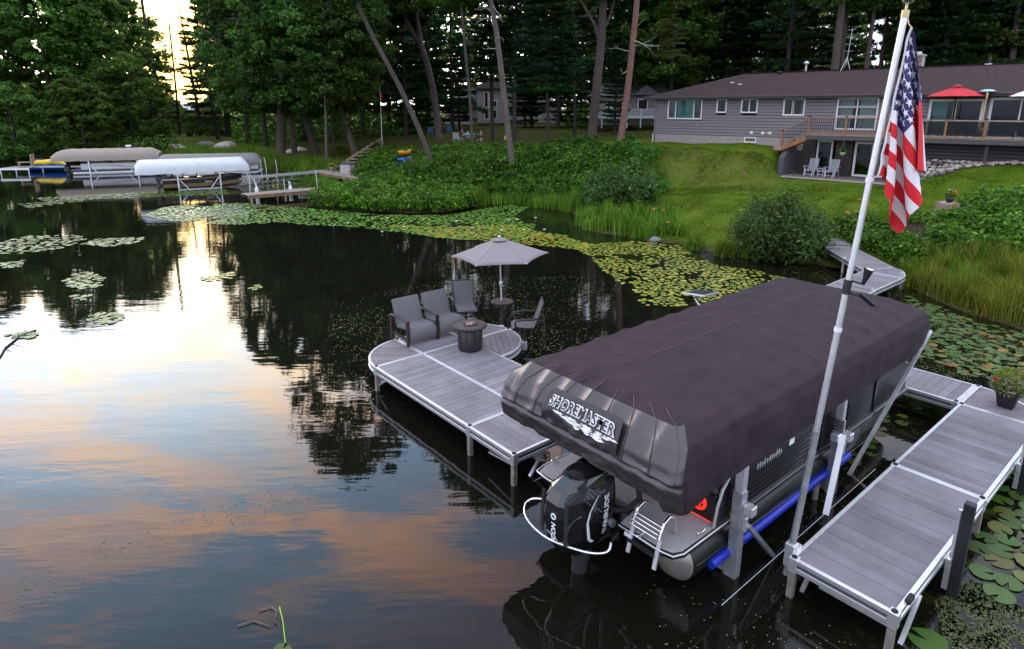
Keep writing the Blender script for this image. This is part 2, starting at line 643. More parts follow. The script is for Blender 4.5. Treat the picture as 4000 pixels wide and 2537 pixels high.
def ground_mat():
    m = bpy.data.materials.new('ground_cover')
    m.use_nodes = True
    t = m.node_tree
    b = t.nodes['Principled BSDF']
    b.inputs['Roughness'].default_value = 0.9
    b.inputs['Specular IOR Level'].default_value = 0.05
    at = N(t, 'ShaderNodeAttribute', attribute_name='cover')
    sp = N(t, 'ShaderNodeSeparateColor')
    LK(t, at.outputs['Color'], sp.inputs[0])
    co = N(t, 'ShaderNodeTexCoord')
    n1 = N(t, 'ShaderNodeTexNoise', inp={'Scale': 0.55, 'Detail': 6.0, 'Roughness': 0.65})
    n2 = N(t, 'ShaderNodeTexNoise', inp={'Scale': 7.0, 'Detail': 5.0, 'Roughness': 0.7})
    n3 = N(t, 'ShaderNodeTexNoise', inp={'Scale': 1.7, 'Detail': 6.0, 'Roughness': 0.7})
    for n in (n1, n2, n3): LK(t, co.outputs['Object'], n.inputs['Vector'])

    def ramp_(src, cols):
        r = N(t, 'ShaderNodeValToRGB')
        r.color_ramp.elements[0].position = cols[0][0]; r.color_ramp.elements[0].color = (*cols[0][1], 1)
        r.color_ramp.elements[1].position = cols[-1][0]; r.color_ramp.elements[1].color = (*cols[-1][1], 1)
        for p_, c_ in cols[1:-1]:
            e_ = r.color_ramp.elements.new(p_); e_.color = (*c_, 1)
        LK(t, src, r.inputs['Fac'])
        return r.outputs[0]

    def mix(a, b_, f):
        x = N(t, 'ShaderNodeMix', data_type='RGBA')
        if hasattr(f, 'links') or hasattr(f, 'is_linked'): LK(t, f, x.inputs[0])
        else: x.inputs[0].default_value = f
        LK(t, a, x.inputs[6]); LK(t, b_, x.inputs[7])
        return x.outputs[2]

    def mul_(a, b_):
        x = N(t, 'ShaderNodeMath', operation='MULTIPLY', use_clamp=True)
        LK(t, a, x.inputs[0])
        if hasattr(b_, 'is_linked'): LK(t, b_, x.inputs[1])
        else: x.inputs[1].default_value = b_
        return x.outputs[0]
    lawn = ramp_(n1.outputs['Fac'], [(0.3, (0.055, 0.12, 0.008)), (0.5, (0.080, 0.150, 0.008)), (0.72, (0.155, 0.165, 0.016))])
    fine = ramp_(n2.outputs['Fac'], [(0.35, (0.045, 0.09, 0.008)), (0.65, (0.13, 0.19, 0.014))])
    lawn = mix(lawn, fine, 0.42)
    patchy = ramp_(n3.outputs['Fac'], [(0.50, (0.09, 0.16, 0.010)), (0.72, (0.20, 0.15, 0.05))])
    pf_ = N(t, 'ShaderNodeMapRange', inp={'From Min': .52, 'From Max': .68, 'To Max': .65})
    LK(t, n3.outputs['Fac'], pf_.inputs['Value'])
    lawn = mix(lawn, patchy, pf_.outputs[0])
    dry = ramp_(n3.outputs['Fac'], [(0.35, (0.06, 0.10, 0.013)), (0.52, (0.13, 0.12, 0.035)), (0.7, (0.17, 0.11, 0.06))])
    lawn = mix(lawn, dry, mul_(sp.outputs['Blue'], 0.9))
    litter = ramp_(n3.outputs['Fac'], [(0.3, (0.035, 0.04, 0.012)), (0.5, (0.05, 0.07, 0.012)), (0.7, (0.085, 0.05, 0.028))])
    c_ = mix(lawn, litter, sp.outputs['Green'])
    soil = ramp_(n2.outputs['Fac'], [(0.3, (0.03, 0.02, 0.016)), (0.6, (0.075, 0.047, 0.038)), (0.75, (0.14, 0.10, 0.085))])
    c_ = mix(c_, soil, at.outputs['Alpha'])
    LK(t, c_, b.inputs['Base Color'])
    bp = N(t, 'ShaderNodeBump', inp={'Strength': 0.8, 'Distance': 0.08})
    LK(t, n2.outputs['Fac'], bp.inputs['Height'])
    LK(t, bp.outputs[0], b.inputs['Normal'])
    MATS['ground_cover'] = m


ground_mat()
tag(link('ground', gm, 'ground_cover'), kind='structure')


# ------------------------------------------------------------------ water
def water_mat():
    m = bpy.data.materials.new('lake_water')
    m.use_nodes = True
    t = m.node_tree
    b = t.nodes['Principled BSDF']
    b.inputs['Roughness'].default_value = 0.025
    b.inputs['IOR'].default_value = 1.33
    b.inputs['Specular IOR Level'].default_value = 0.5
    co = N(t, 'ShaderNodeTexCoord')
    # weed beds just under the surface on the shallow right-hand side
    n1 = N(t, 'ShaderNodeTexNoise', inp={'Scale': 0.8, 'Detail': 7.0, 'Roughness': 0.7, 'Distortion': 0.8})
    n2 = N(t, 'ShaderNodeTexNoise', inp={'Scale': 7.0, 'Detail': 4.0, 'Roughness': 0.7, 'Distortion': 1.2})
    LK(t, co.outputs['Object'], n1.inputs['Vector']); LK(t, co.outputs['Object'], n2.inputs['Vector'])
    sp = N(t, 'ShaderNodeSeparateXYZ')
    LK(t, co.outputs['Object'], sp.inputs[0])
    zone = N(t, 'ShaderNodeMapRange', interpolation_type='SMOOTHSTEP', inp={'From Min': 2.4, 'From Max': 8.0})
    LK(t, sp.outputs['X'], zone.inputs['Value'])
    mm = N(t, 'ShaderNodeMath', operation='MULTIPLY')
    LK(t, n1.outputs['Fac'], mm.inputs[0]); LK(t, n2.outputs['Fac'], mm.inputs[1])
    mr = N(t, 'ShaderNodeMapRange', interpolation_type='SMOOTHSTEP', inp={'From Min': 0.25, 'From Max': 0.40})
    LK(t, mm.outputs[0], mr.inputs['Value'])
    f = N(t, 'ShaderNodeMath', operation='MULTIPLY')
    LK(t, mr.outputs[0], f.inputs[0]); LK(t, zone.outputs[0], f.inputs[1])
    mx = N(t, 'ShaderNodeMix', data_type='RGBA')
    mx.inputs[6].default_value = (0.006, 0.0065, 0.004, 1)
    mx.inputs[7].default_value = (0.055, 0.062, 0.012, 1)
    LK(t, f.outputs[0], mx.inputs[0])
    LK(t, mx.outputs[2], b.inputs['Base Color'])
    mp_ = N(t, 'ShaderNodeMapping', inp={'Rotation': (0, 0, R(-28)), 'Scale': (0.55, 2.4, 1)})
    LK(t, co.outputs['Object'], mp_.inputs['Vector'])
    w1 = N(t, 'ShaderNodeTexNoise', inp={'Scale': 0.9, 'Detail': 3.0, 'Roughness': 0.5})
    w2 = N(t, 'ShaderNodeTexNoise', inp={'Scale': 5.0, 'Detail': 2.0, 'Roughness': 0.5})
    LK(t, mp_.outputs[0], w1.inputs['Vector']); LK(t, mp_.outputs[0], w2.inputs['Vector'])
    # the breeze only ruffles patches
    w3 = N(t, 'ShaderNodeTexNoise', inp={'Scale': 0.06, 'Detail': 2.0})
    LK(t, co.outputs['Object'], w3.inputs['Vector'])
    wr = N(t, 'ShaderNodeMapRange', inp={'From Min': 0.4, 'From Max': 0.62, 'To Min': 0.15, 'To Max': 1.0})
    LK(t, w3.outputs['Fac'], wr.inputs['Value'])
    w2m = N(t, 'ShaderNodeMath', operation='MULTIPLY')
    LK(t, w2.outputs['Fac'], w2m.inputs[0]); LK(t, wr.outputs[0], w2m.inputs[1])
    b1 = N(t, 'ShaderNodeBump', inp={'Strength': 0.14, 'Distance': 0.03})
    LK(t, w1.outputs['Fac'], b1.inputs['Height'])
    b2 = N(t, 'ShaderNodeBump', inp={'Strength': 0.22, 'Distance': 0.006})
    LK(t, w2m.outputs[0], b2.inputs['Height']); LK(t, b1.outputs[0], b2.inputs['Normal'])
    LK(t, b2.outputs[0], b.inputs['Normal'])
    MATS['lake_water'] = m


water_mat()
wm = np_mesh('lake_water', [(-600, -300, 0), (300, -300, 0), (300, 130, 0), (-600, 130, 0)], [(0, 1, 2, 3)])
tag(link('lake_water', wm, 'lake_water'), kind='structure')
# ------------------------------------------------------------------ foliage
leafmat('oak_leaf', (0.036, 0.090, 0.018), (0.095, 0.185, 0.036), (0.19, 0.29, 0.07), trans=.42)
leafmat('maple_leaf', (0.042, 0.10, 0.018), (0.115, 0.22, 0.036), (0.20, 0.30, 0.055), trans=.45)
leafmat('pine_needle', (0.012, 0.040, 0.013), (0.036, 0.092, 0.026), trans=0.15)
leafmat('red_pine_needle', (0.05, 0.07, 0.012), (0.12, 0.14, 0.025), trans=0.2)
leafmat('shrub_leaf', (0.030, 0.095, 0.010), (0.10, 0.23, 0.020), (0.22, 0.34, 0.04))
leafmat('dark_shrub_leaf', (0.026, 0.080, 0.012), (0.080, 0.175, 0.02), (0.21, 0.31, 0.05))
leafmat('marsh_leaf', (0.035, 0.10, 0.010), (0.12, 0.25, 0.022), (0.26, 0.34, 0.05))
leafmat('willow_leaf', (0.035, 0.09, 0.018), (0.10, 0.19, 0.045), (0.24, 0.34, 0.11))
leafmat('reed_blade', (0.06, 0.14, 0.012), (0.15, 0.26, 0.022), (0.26, 0.28, 0.05))
leafmat('autumn_reed', (0.11, 0.16, 0.015), (0.22, 0.26, 0.03), (0.30, 0.22, 0.06))
leafmat('lawn_blade', (0.055, 0.12, 0.007), (0.12, 0.19, 0.010), (0.21, 0.22, 0.03))
leafmat('dry_blade', (0.07, 0.12, 0.012), (0.14, 0.18, 0.022), (0.24, 0.19, 0.06))
M('oak_bark', (0.075, 0.055, 0.045), 0.9, var=0.35, scale=5, bump=0.9, bscale=14, stretch=(1, 1, 0.25))
M('grey_bark', (0.10, 0.082, 0.072), 0.9, var=0.3, scale=4, bump=0.8, bscale=12, stretch=(1, 1, 0.3))
M('dark_bark', (0.035, 0.028, 0.024), 0.9, var=0.35, scale=5, bump=0.8, bscale=14, stretch=(1, 1, 0.25))
M('red_pine_bark', (0.13, 0.062, 0.048), 0.85, var=0.3, scale=5, bump=0.9, bscale=11, stretch=(1, 1, 0.35), col2=(0.21, 0.11, 0.085))
M('dead_wood', (0.30, 0.27, 0.24), 0.85, var=0.2)


def cards(c, L, Wd, g, up=0.5, droop=0.0, tipdir=None):
    """one folded diamond leaf for every centre in c"""
    n = len(c)
    if tipdir is None:
        d = g.normal(size=(n, 3))
        d[:, 2] = d[:, 2] * 0.55 - droop
    else:
        d = tipdir + g.normal(size=(n, 3)) * 0.35
    d /= np.linalg.norm(d, axis=1, keepdims=True) + 1e-9
    u = g.normal(size=(n, 3))
    u[:, 2] = np.abs(u[:, 2]) + up
    sd = np.cross(d, u)
    sd /= np.linalg.norm(sd, axis=1, keepdims=True) + 1e-9
    k = g.uniform(0.65, 1.3, size=(n, 1))
    l_, w_ = L * k, Wd * k
    v = np.stack([c - d * l_ / 2, c + sd * w_ / 2, c + d * l_ / 2, c - sd * w_ / 2], 1).reshape(-1, 3)
    f = np.arange(4 * n).reshape(-1, 4)
    return v, f


def merge(parts_):
    V, F, b = [], [], 0
    for v, f in parts_:
        V.append(v); F.append(f + b); b += len(v)
    return np.concatenate(V), np.concatenate(F)


def crown_broad(seed, Hc=15.0, rad=6.0, clumps=290, per=112, leaf=(0.42, 0.29), gap=0.0):
    g = np.random.default_rng(seed)
    cs = []
    lobes = g.normal(size=(9, 3)); lobes /= np.linalg.norm(lobes, axis=1, keepdims=True)
    amp = g.uniform(-0.22, 0.34, 9)
    while len(cs) < clumps:
        t = g.uniform(0, 1)
        r = rad * (math.sin(PI * min(1, 0.10 + 0.86 * t)) ** 0.62)
        a = g.uniform(0, 2 * PI)
        rr = r * (g.uniform(0.05, 1.0) ** 0.42)
        p = np.array([rr * math.cos(a), rr * math.sin(a), t * Hc])
        q = np.array([p[0] / rad, p[1] / rad, (p[2] - Hc / 2) / (Hc / 2)])
        qn = q / (np.linalg.norm(q) + 1e-6)
        s_ = 1 + sum(am * max(0, lo @ qn) ** 3 for lo, am in zip(lobes, amp))
        p[:2] *= s_
        cs.append(p)
    cs = np.array(cs)
    rad_c = g.uniform(0.55, 1.25, len(cs))
    k = g.integers(int(per * 0.5), int(per * 1.5), len(cs))
    idx_ = np.repeat(np.arange(len(cs)), k)
    off = g.normal(size=(len(idx_), 3))
    off /= np.linalg.norm(off, axis=1, keepdims=True)
    off *= (g.uniform(0, 1, (len(idx_), 1)) ** 0.5) * rad_c[idx_][:, None]
    off[:, 2] *= 0.55
    off[:, 2] -= 0.18 * (off[:, 0] ** 2 + off[:, 1] ** 2)
    v, f = cards(cs[idx_] + off, leaf[0], leaf[1], g, up=0.7, droop=0.15)
    return tint(np_mesh('crown', v, f), np.clip(g.beta(1.6, 2.2, len(cs))[idx_] + g.normal(size=len(idx_)) * .06, 0, 1))


def crown_pine(seed, Hc=18.0, rad=4.2, whorls=22, per=9, thin=1.0, sag=0.1, needle=(0.42, 0.09)):
    """tiers of flat plumes on near-level limbs"""
    g = np.random.default_rng(seed)
    P, T, Q = [], [], []
    for i in range(whorls):
        t = (i + g.uniform(-0.3, 0.3)) / whorls
        z = Hc * t
        rr = rad * (1 - t) ** 0.75 * g.uniform(0.65, 1.1) + 0.35
        for k in range(per):
            if g.uniform() > thin: continue
            a = 2 * PI * (k + g.uniform(-0.4, 0.4)) / per + i
            r_ = rr * g.uniform(0.6, 1.1)
            n = int(26 + 42 * r_)
            u = g.uniform(0.22, 1.0, n) ** 0.75
            wdt = 0.16 + 0.30 * r_ * 0.35 * np.sin(PI * np.clip(u, 0, 1)) 
            lat = g.normal(size=n) * wdt
            x = u * r_
            zz = z + (0.22 + 0.1 * g.uniform()) * x - sag * x * x * 0.45 + g.normal(size=n) * 0.09
            ca, sa = math.cos(a), math.sin(a)
            P.append(np.stack([x * ca - lat * sa, x * sa + lat * ca, zz], 1))
            T.append(np.tile([ca * 0.8, sa * 0.8, 0.35], (n, 1)))
            Q.append(np.full(n, g.uniform(.1, .9)))
    P = np.concatenate(P); T = np.concatenate(T)
    v, f = cards(P, needle[0], needle[1] * 1.6, g, up=0.9, tipdir=T)
    return tint(np_mesh('crown', v, f), np.concatenate(Q))


CROWN_B = [crown_broad(11), crown_broad(12, 13.5, 6.6, 250), crown_broad(13, 17, 5.4, 280), crown_broad(14, 12, 5.0, 170, 80)]
CROWN_P = [crown_pine(21), crown_pine(22, 20, 3.6, 24, 8), crown_pine(23, 15, 4.6, 16, 7, 0.8, 0.16), crown_pine(24, 16, 3.4, 14, 6, 0.75)]


def trunk_tube(mb, pts, r0, r1, n=10, flare=1.25):
    k = len(pts)
    rs = [lerp(r0, r1, i / (k - 1)) for i in range(k)]
    rs[0] *= flare
    mb.tube(pts, rs, n)


def dead_twigs(mb, p, d, L, r, g, depth=2):
    d = d.normalized()
    pts, q = [p.copy()], p.copy()
    dd = d.copy()
    for i in range(4):
        dd = (dd + Vector((g.uniform(-.3, .3), g.uniform(-.3, .3), g.uniform(-.25, .3)))).normalized()
        q = q + dd * L / 4
        pts.append(q.copy())
    mb.tube(pts, [r, r * .8, r * .6, r * .45, r * .2], 5)
    if depth > 0:
        for i in (2, 3):
            dead_twigs(mb, pts[i], dd + Vector((g.uniform(-.9, .9), g.uniform(-.5, .5), g.uniform(-.7, .7))), L * .5, r * .5, g, depth - 1)


def pxpath(path, Y):
    return [aty(px, py, Y) for px, py in path]


TREES = []


def tree(name, label, cat, base, z, path, hw, bark, crowns, group=None, forks=(), twigs=(), seed=0):
    """a tree whose trunk is drawn where the photograph shows it.
    base: foot in the picture, z: height of the ground there, crowns: (mesh, leaf material, centre offset, scale)"""
    p0 = atz(base[0], base[1], z)
    Y = p0.y
    foot = Vector((p0.x, p0.y, min(z, gz(p0.x, p0.y)) - 0.15))
    t = thing(name, label, cat, foot, 0, group)
    g = random.Random(seed + int(base[0]))
    mpp = Y / FPX * 1.0
    mb = MB()
    pts = [foot] + [p for p in pxpath(path, Y)]
    trunk_tube(mb, [p - foot for p in pts], hw[0] * mpp, hw[1] * mpp)
    for fp, w0, w1 in forks:
        trunk_tube(mb, [p - foot for p in pxpath(fp, Y)], w0 * mpp, w1 * mpp, 8, 1.0)
    tr = mb.build('trunk', bark, t)
    if twigs:
        tb = MB()
        for (px, py), (ex, ey), w in twigs:
            a, b = aty(px, py, Y), aty(ex, ey, Y - g.uniform(0.2, 0.8))
            dead_twigs(tb, a - foot, b - a, (b - a).length, w * mpp, g)
        tb.build('dead_branch', 'dead_wood', t)
    for me, lm, off, s_ in crowns:
        top = pts[-1] - foot
        o = link('crown', me.copy() if len(me.materials) and me.materials[0] != MATS[lm] else me, lm, t, loc=off if off is not None else top, rot=(0, 0, g.uniform(0, 6.28)), scale=s_)
    return t


def crown_at(px, py, Y, foot):
    return aty(px, py, Y) - foot


def simple_tree(name, label, cat, x, y, H, rtrunk, bark, me, lm, cz, s_, group, lean=(0, 0), seed=0):
    z = max(0.0, gz(x, y))
    t = thing(name, label, cat, (x, y, z - 0.2), 0, group)
    mb = MB()
    mb.tube([(0, 0, 0), (lean[0] * .3, lean[1] * .3, H * .33), (lean[0] * .6, lean[1] * .6, H * .62), (lean[0], lean[1], H)], [rtrunk * 1.2, rtrunk * .85, rtrunk * .6, rtrunk * .2], 8)
    mb.build('trunk', bark, t)
    link('crown', me, lm, t, loc=(lean[0] * .5, lean[1] * .5, cz), rot=(0, 0, seed * 1.7), scale=s_)
    return t


# every crown mesh carries its leaf; separate data for the two broadleaf greens
for i, me in enumerate(CROWN_B):
    me.materials.append(MATS['oak_leaf'])
for me in CROWN_P:
    me.materials.append(MATS['pine_needle'])
CROWN_M = []
for me in CROWN_B:
    c = me.copy(); c.materials[0] = MATS['maple_leaf']; CROWN_M.append(c)
CROWN_R = CROWN_P[2].copy(); CROWN_R.materials[0] = MATS['red_pine_needle']

V3 = Vector
# --- trees whose trunks stand out
tree('leaning_tree', 'bare grey trunk leaning left out of the shoreline shrubs', 'tree', (1695, 672), 1.5,
     [(1690, 650), (1645, 525), (1600, 420), (1553, 325), (1508, 240), (1465, 160), (1415, 60), (1360, -60)], (11, 7), 'oak_bark',
     [(CROWN_B[3], 'oak_leaf', V3((-7.2, 0.5, 11.5)), (0.85, .85, .8))])
tree('forked_tree', 'tall pale trunk that forks high above the picnic table', 'tree', (1715, 540), 2.4,
     [(1714, 530), (1704, 430), (1690, 340), (1672, 260), (1655, 205), (1645, 175)], (14, 10), 'grey_bark',
     [(CROWN_B[0], 'oak_leaf', V3((-4.5, 1.5, 13.5)), 1.0)],
     forks=[([(1645, 178), (1610, 125), (1575, 60), (1545, 5), (1510, -70)], 9, 5), ([(1645, 178), (1634, 100), (1620, 40), (1614, -10), (1610, -90)], 9, 6)],
     twigs=[((1560, 42), (1480, 65), 2.6), ((1545, 45), (1500, 140), 2.2), ((1600, 110), (1560, 130), 2)])
tree('tall_grey_tree', 'tall straight grey trunk with dead upper twigs above the bright shrub', 'tree', (2005, 674), 1.65,
     [(2003, 655), (1986, 525), (1966, 350), (1952, 225), (1937, 110), (1916, 0), (1895, -110), (1880, -260)], (13, 8), 'grey_bark',
     [(CROWN_M[3], 'maple_leaf', V3((-2.2, 0.8, 12.6)), (0.9, .9, .8))],
     twigs=[((1925, 45), (1870, 20), 3), ((1930, 70), (1880, 100), 2.6), ((1915, 10), (1960, 60), 2.6), ((1940, 120), (1975, 150), 2), ((1945, 190), (1905, 190), 2.5), ((1935, 90), (1880, 40), 2.4)])
tree('thick_oak', 'thickest oak trunk left of the red pine', 'tree', (2310, 556), 2.8,
     [(2311, 545), (2322, 430), (2338, 270), (2350, 150), (2354, 60), (2358, -40), (2362, -140)], (19, 12), 'oak_bark',
     [(CROWN_B[1], 'oak_leaf', V3((1.0, 1.5, 13.2)), 1.0)],
     forks=[([(2346, 170), (2320, 90), (2290, 40), (2260, -20)], 8, 4), ([(2350, 130), (2380, 70), (2400, 0)], 7, 4)])
tree('red_pine', 'leaning red pine with flaky reddish bark beside the grey house', 'tree', (2415, 603), 2.85,
     [(2417, 590), (2434, 480), (2452, 350), (2470, 190), (2484, 50), (2495, -80), (2505, -220)], (14, 9), 'red_pine_bark',
     [(CROWN_R, 'red_pine_needle', V3((3.4, 1.0, 6.6)), (0.34, 0.34, 0.24)), (CROWN_P[2], 'pine_needle', V3((1.9, 0.5, 11.8)), 0.8)],
     twigs=[((2466, 160), (2560, 190), 3.4), ((2462, 180), (2545, 205), 2.2), ((2456, 200), (2395, 200), 2.2), ((2480, 105), (2530, 100), 2), ((2448, 280), (2420, 290), 2)])
tree('slender_tree', 'slender trunk standing between the picnic table and the tall grey trunk', 'tree', (1845, 566), 2.2,
     [(1845, 556), (1840, 450), (1832, 340), (1820, 230), (1810, 110), (1800, 0), (1790, -120)], (6.5, 4), 'grey_bark',
     [(CROWN_M[1], 'maple_leaf', V3((-1.5, 2, 14.0)), 0.85)])
tree('young_white_pine', 'young white pine with soft plumes in front of the white house', 'tree', (2145, 592), 2.5,
     [(2144, 580), (2141, 490), (2138, 380), (2134, 260), (2131, 140), (2128, 30), (2126, -60)], (8, 3.5), 'dark_bark',
     [(CROWN_P[0], 'pine_needle', V3((-0.3, 0, 4.6)), (0.95, 0.95, 0.6))])
tree('dark_pine', 'dark pine trunk in front of the white house gable', 'tree', (1925, 556), 2.3,
     [(1924, 545), (1922, 420), (1918, 280), (1914, 120), (1910, 0), (1905, -140)], (8, 5), 'dark_bark',
     [(CROWN_P[1], 'pine_needle', V3((0, 0.5, 6.6)), (1.0, 1.0, 0.8))])
tree('dark_pine', 'straight dark pine right behind the tall grey trunk', 'tree', (2010, 562), 2.35,
     [(2010, 550), (2010, 420), (2012, 280), (2014, 120), (2016, 0), (2018, -140)], (9, 6), 'dark_bark',
     [(CROWN_P[0], 'pine_needle', V3((0.5, 1.0, 7.0)), (1.0, 1.0, 0.9))])
tree('dark_pine', 'thin dark pine just left of the thickest oak', 'tree', (2245, 540), 2.7,
     [(2245, 530), (2244, 420), (2242, 280), (2240, 120), (2238, 0), (2236, -140)], (6.5, 4), 'dark_bark',
     [(CROWN_P[1], 'pine_needle', V3((0, 1.5, 6.5)), (0.9, 0.9, 0.8))])
tree('shore_oak', 'stout purple brown oak trunk by the grey boat canopy', 'tree', (1098, 613), 0.9,
     [(1098, 600), (1098, 520), (1101, 420), (1106, 300), (1112, 160), (1118, 0), (1124, -160)], (19, 10), 'oak_bark',
     [(CROWN_B[0], 'oak_leaf', V3((-0.6, -1.0, 4.8)), (0.95, .95, 1.15))], forks=[([(1100, 430), (1060, 350), (1010, 280)], 8, 4)])
tree('shore_oak', 'mossy oak trunk second from the grey boat canopy', 'tree', (1152, 602), 1.1,
     [(1150, 590), (1142, 500), (1134, 420), (1128, 330), (1122, 200), (1118, 60)], (12, 8), 'oak_bark',
     [(CROWN_B[2], 'oak_leaf', V3((2.5, 1.5, 6.2)), (1.0, 1.0, 0.95))])
tree('shore_oak', 'left leaning dark oak trunk behind the shoreline grass', 'tree', (1238, 606), 1.05,
     [(1232, 592), (1204, 500), (1180, 425), (1158, 340), (1140, 240), (1125, 120)], (16, 9), 'dark_bark',
     [(CROWN_B[1], 'oak_leaf', V3((1.5, -2.0, 4.9)), (0.85, .85, 0.95))])
tree('slender_tree', 'thin straight trunk rising beside the flower tub', 'tree', (1277, 648), 0.55,
     [(1276, 636), (1274, 560), (1273, 480), (1271, 400), (1268, 300)], (6, 4), 'grey_bark', [(CROWN_B[3], 'oak_leaf', V3((1.2, 1.0, 6.0)), (0.8, .8, .75))])
tree('leafy_oak', 'leaning oak with leafy sprouts on its trunk above the deck box', 'tree', (1388, 600), 1.4,
     [(1382, 586), (1358, 515), (1338, 455), (1322, 400), (1306, 330), (1290, 230), (1280, 100)], (13, 8), 'oak_bark',
     [(CROWN_B[2], 'oak_leaf', V3((-1.2, -0.5, 5.2)), (1.0, 1.0, 0.95)), (CROWN_B[3], 'oak_leaf', V3((-1.4, -0.3, 2.3)), (0.14, 0.14, 0.17)), (CROWN_B[1], 'oak_leaf', V3((0.8, -3.0, 5.8)), (0.55, .5, .75))])
tree('far_pine', 'far crooked pine leaning left against the sunset', 'tree', (655, 532), 1.5,
     [(652, 520), (628, 400), (605, 290), (585, 180), (562, 60), (545, -60), (530, -170)], (9, 4), 'dark_bark',
     [(CROWN_P[3], 'pine_needle', V3((-4.2, 0, 6.0)), (1.05, 1.05, 1.0))])
tree('far_pine', 'thin far pine standing alone in the sunset gap', 'tree', (702, 524), 1.55,
     [(701, 512), (692, 400), (682, 300), (672, 200), (660, 90)], (5, 2.5), 'dark_bark',
     [(CROWN_P[3], 'pine_needle', V3((-0.9, 0, 3.0)), (0.55, 0.55, 0.8))])
tree('far_pine', 'far pine on the right edge of the sunset gap', 'tree', (893, 534), 1.4,
     [(892, 522), (886, 430), (876, 330), (862, 210), (848, 80), (838, -60), (830, -200)], (13, 7), 'dark_bark',
     [(CROWN_P[2], 'pine_needle', V3((-1.0, 0, 4.8)), (1.25, 1.25, 1.25))])

for i, (px, Y, cz, sx, sz, lab) in enumerate([(575, 104, 3.5, 1.25, 1.25, 'ragged far pine at the left edge of the sunset gap'), (790, 112, 5.0, .8, .95, 'ragged far pine in the middle of the sunset gap'), (850, 100, 3.0, 1.25, 1.3, 'ragged far pine just left of the gap edge pine')]):
    p = aty(px, 520, Y)
    simple_tree('far_pine', lab, 'tree', p.x, Y, 22, .3, 'dark_bark', CROWN_P[3] if i != 2 else CROWN_P[2], 'pine_needle', cz, (sx, sx, sz), 'pines round the sunset gap', lean=(-1.5, 0), seed=i + 3)
# --- broad trees on the far left bank
for i, (px, Y, Hs, k, lab) in enumerate([(-170, 86, 1.45, 0, 'broad dark tree at the far left edge'), (40, 88, 1.35, 1, 'broad tree second from the left edge behind the small dock'),
                                     (230, 84, 1.3, 2, 'tall rounded tree behind the yellow and blue watercraft'), (400, 90, 1.28, 0, 'broad tree behind the beige boat canopy'),
                                     (525, 84, 0.95, 3, 'low leafy tree at the left of the sunset gap'), (330, 74, 0.62, 1, 'low bushy tree on the bank above the beige canopy'), (60, 72, 0.66, 3, 'low bushy tree on the bank above the small dock'),
                                     (470, 108, 1.5, 2, 'tallest far tree behind the left bank'), (-420, 80, 1.4, 2, 'broad tree beyond the left edge')]):
    p = aty(px, 560, Y)
    simple_tree('broad_tree', lab, 'tree', p.x, Y, 11 * Hs, 0.35 * Hs, 'dark_bark', CROWN_M[k], 'maple_leaf', 0.9 if Hs < 1 else 1.6, (Hs, Hs, Hs), 'trees on the left bank', seed=i)

# --- wood behind: dark conifers and broadleaf trees filling the view
g = random.Random(42)
back = []
for px, Y in [(960, 92), (1040, 84), (1180, 90), (1290, 84), (1420, 92), (1530, 96), (1600, 84), (1480, 110), (1360, 115), (1240, 112), (1100, 118), (980, 125),
              (1660, 104), (1780, 100), (1700, 135), (1850, 140), (1980, 138), (2080, 100), (2170, 90), (2100, 140), (2260, 125), (2380, 96), (2200, 150), (2330, 140),
              (2450, 84), (2540, 92), (2620, 78), (2700, 86), (2480, 118), (2600, 112), (2790, 82), (2880, 76), (2970, 82), (3060, 74), (3150, 80), (2740, 110), (2900, 106), (3060, 104),
              (3560, 70), (3650, 62), (3740, 70), (3830, 60), (3930, 68), (4030, 58), (3600, 92), (3760, 90), (3950, 90), (4150, 70), (3240, 98), (3460, 100)]:
    back.append((px + g.uniform(-15, 15), Y + g.uniform(-3, 3)))
WHERE = [(1200, 'behind the shore oaks'), (1560, 'behind the far flagpole'), (1800, 'behind the forked trunk'), (2120, 'behind the white house'), (2330, 'left of the white railed deck'), (2560, 'behind the beige house'), (2850, 'behind the left end of the grey roof'), (3200, 'behind the middle of the grey roof'), (3560, 'behind the roof antenna'), (3800, 'behind the chimney'), (9999, 'behind the right end of the grey roof')]


def where(px, Y):
    return next(t_ for lim, t_ in WHERE if px < lim) + (' near its edge' if Y < 88 else (' deep in the wood' if Y > 108 else ''))


for i, (px, Y) in enumerate(back):
    p = aty(px, 500, Y)
    H = g.uniform(20, 27)
    if i % 3 != 2 or (2150 > px > 1600):
        k = g.choice([0, 1, 0, 1, 2])
        s_ = H / (CROWN_P[k].vertices[0].co.z * 0 + {0: 18, 1: 20, 2: 15}[k])
        cz = g.uniform(1.5, 5.0) if Y > 95 else g.uniform(4.0, 7.5)
        simple_tree('dark_conifer', 'dark conifer ' + where(px, Y), 'tree', p.x, Y, H + 1, g.uniform(.22, .36), 'dark_bark', CROWN_P[k], 'pine_needle', cz, (1.3, 1.3, (H - cz) / {0: 18, 1: 20, 2: 15}[k] * 1.08), 'wood behind the houses', seed=i)
    else:
        k = g.choice([0, 1, 2])
        simple_tree('dark_broadleaf', 'dark broadleaf tree ' + where(px, Y), 'tree', p.x, Y, H * .7, g.uniform(.22, .36), 'dark_bark', CROWN_M[k], 'maple_leaf', g.uniform(3, 6), (1.0, 1.0, 1.2), 'wood behind the houses', seed=i)

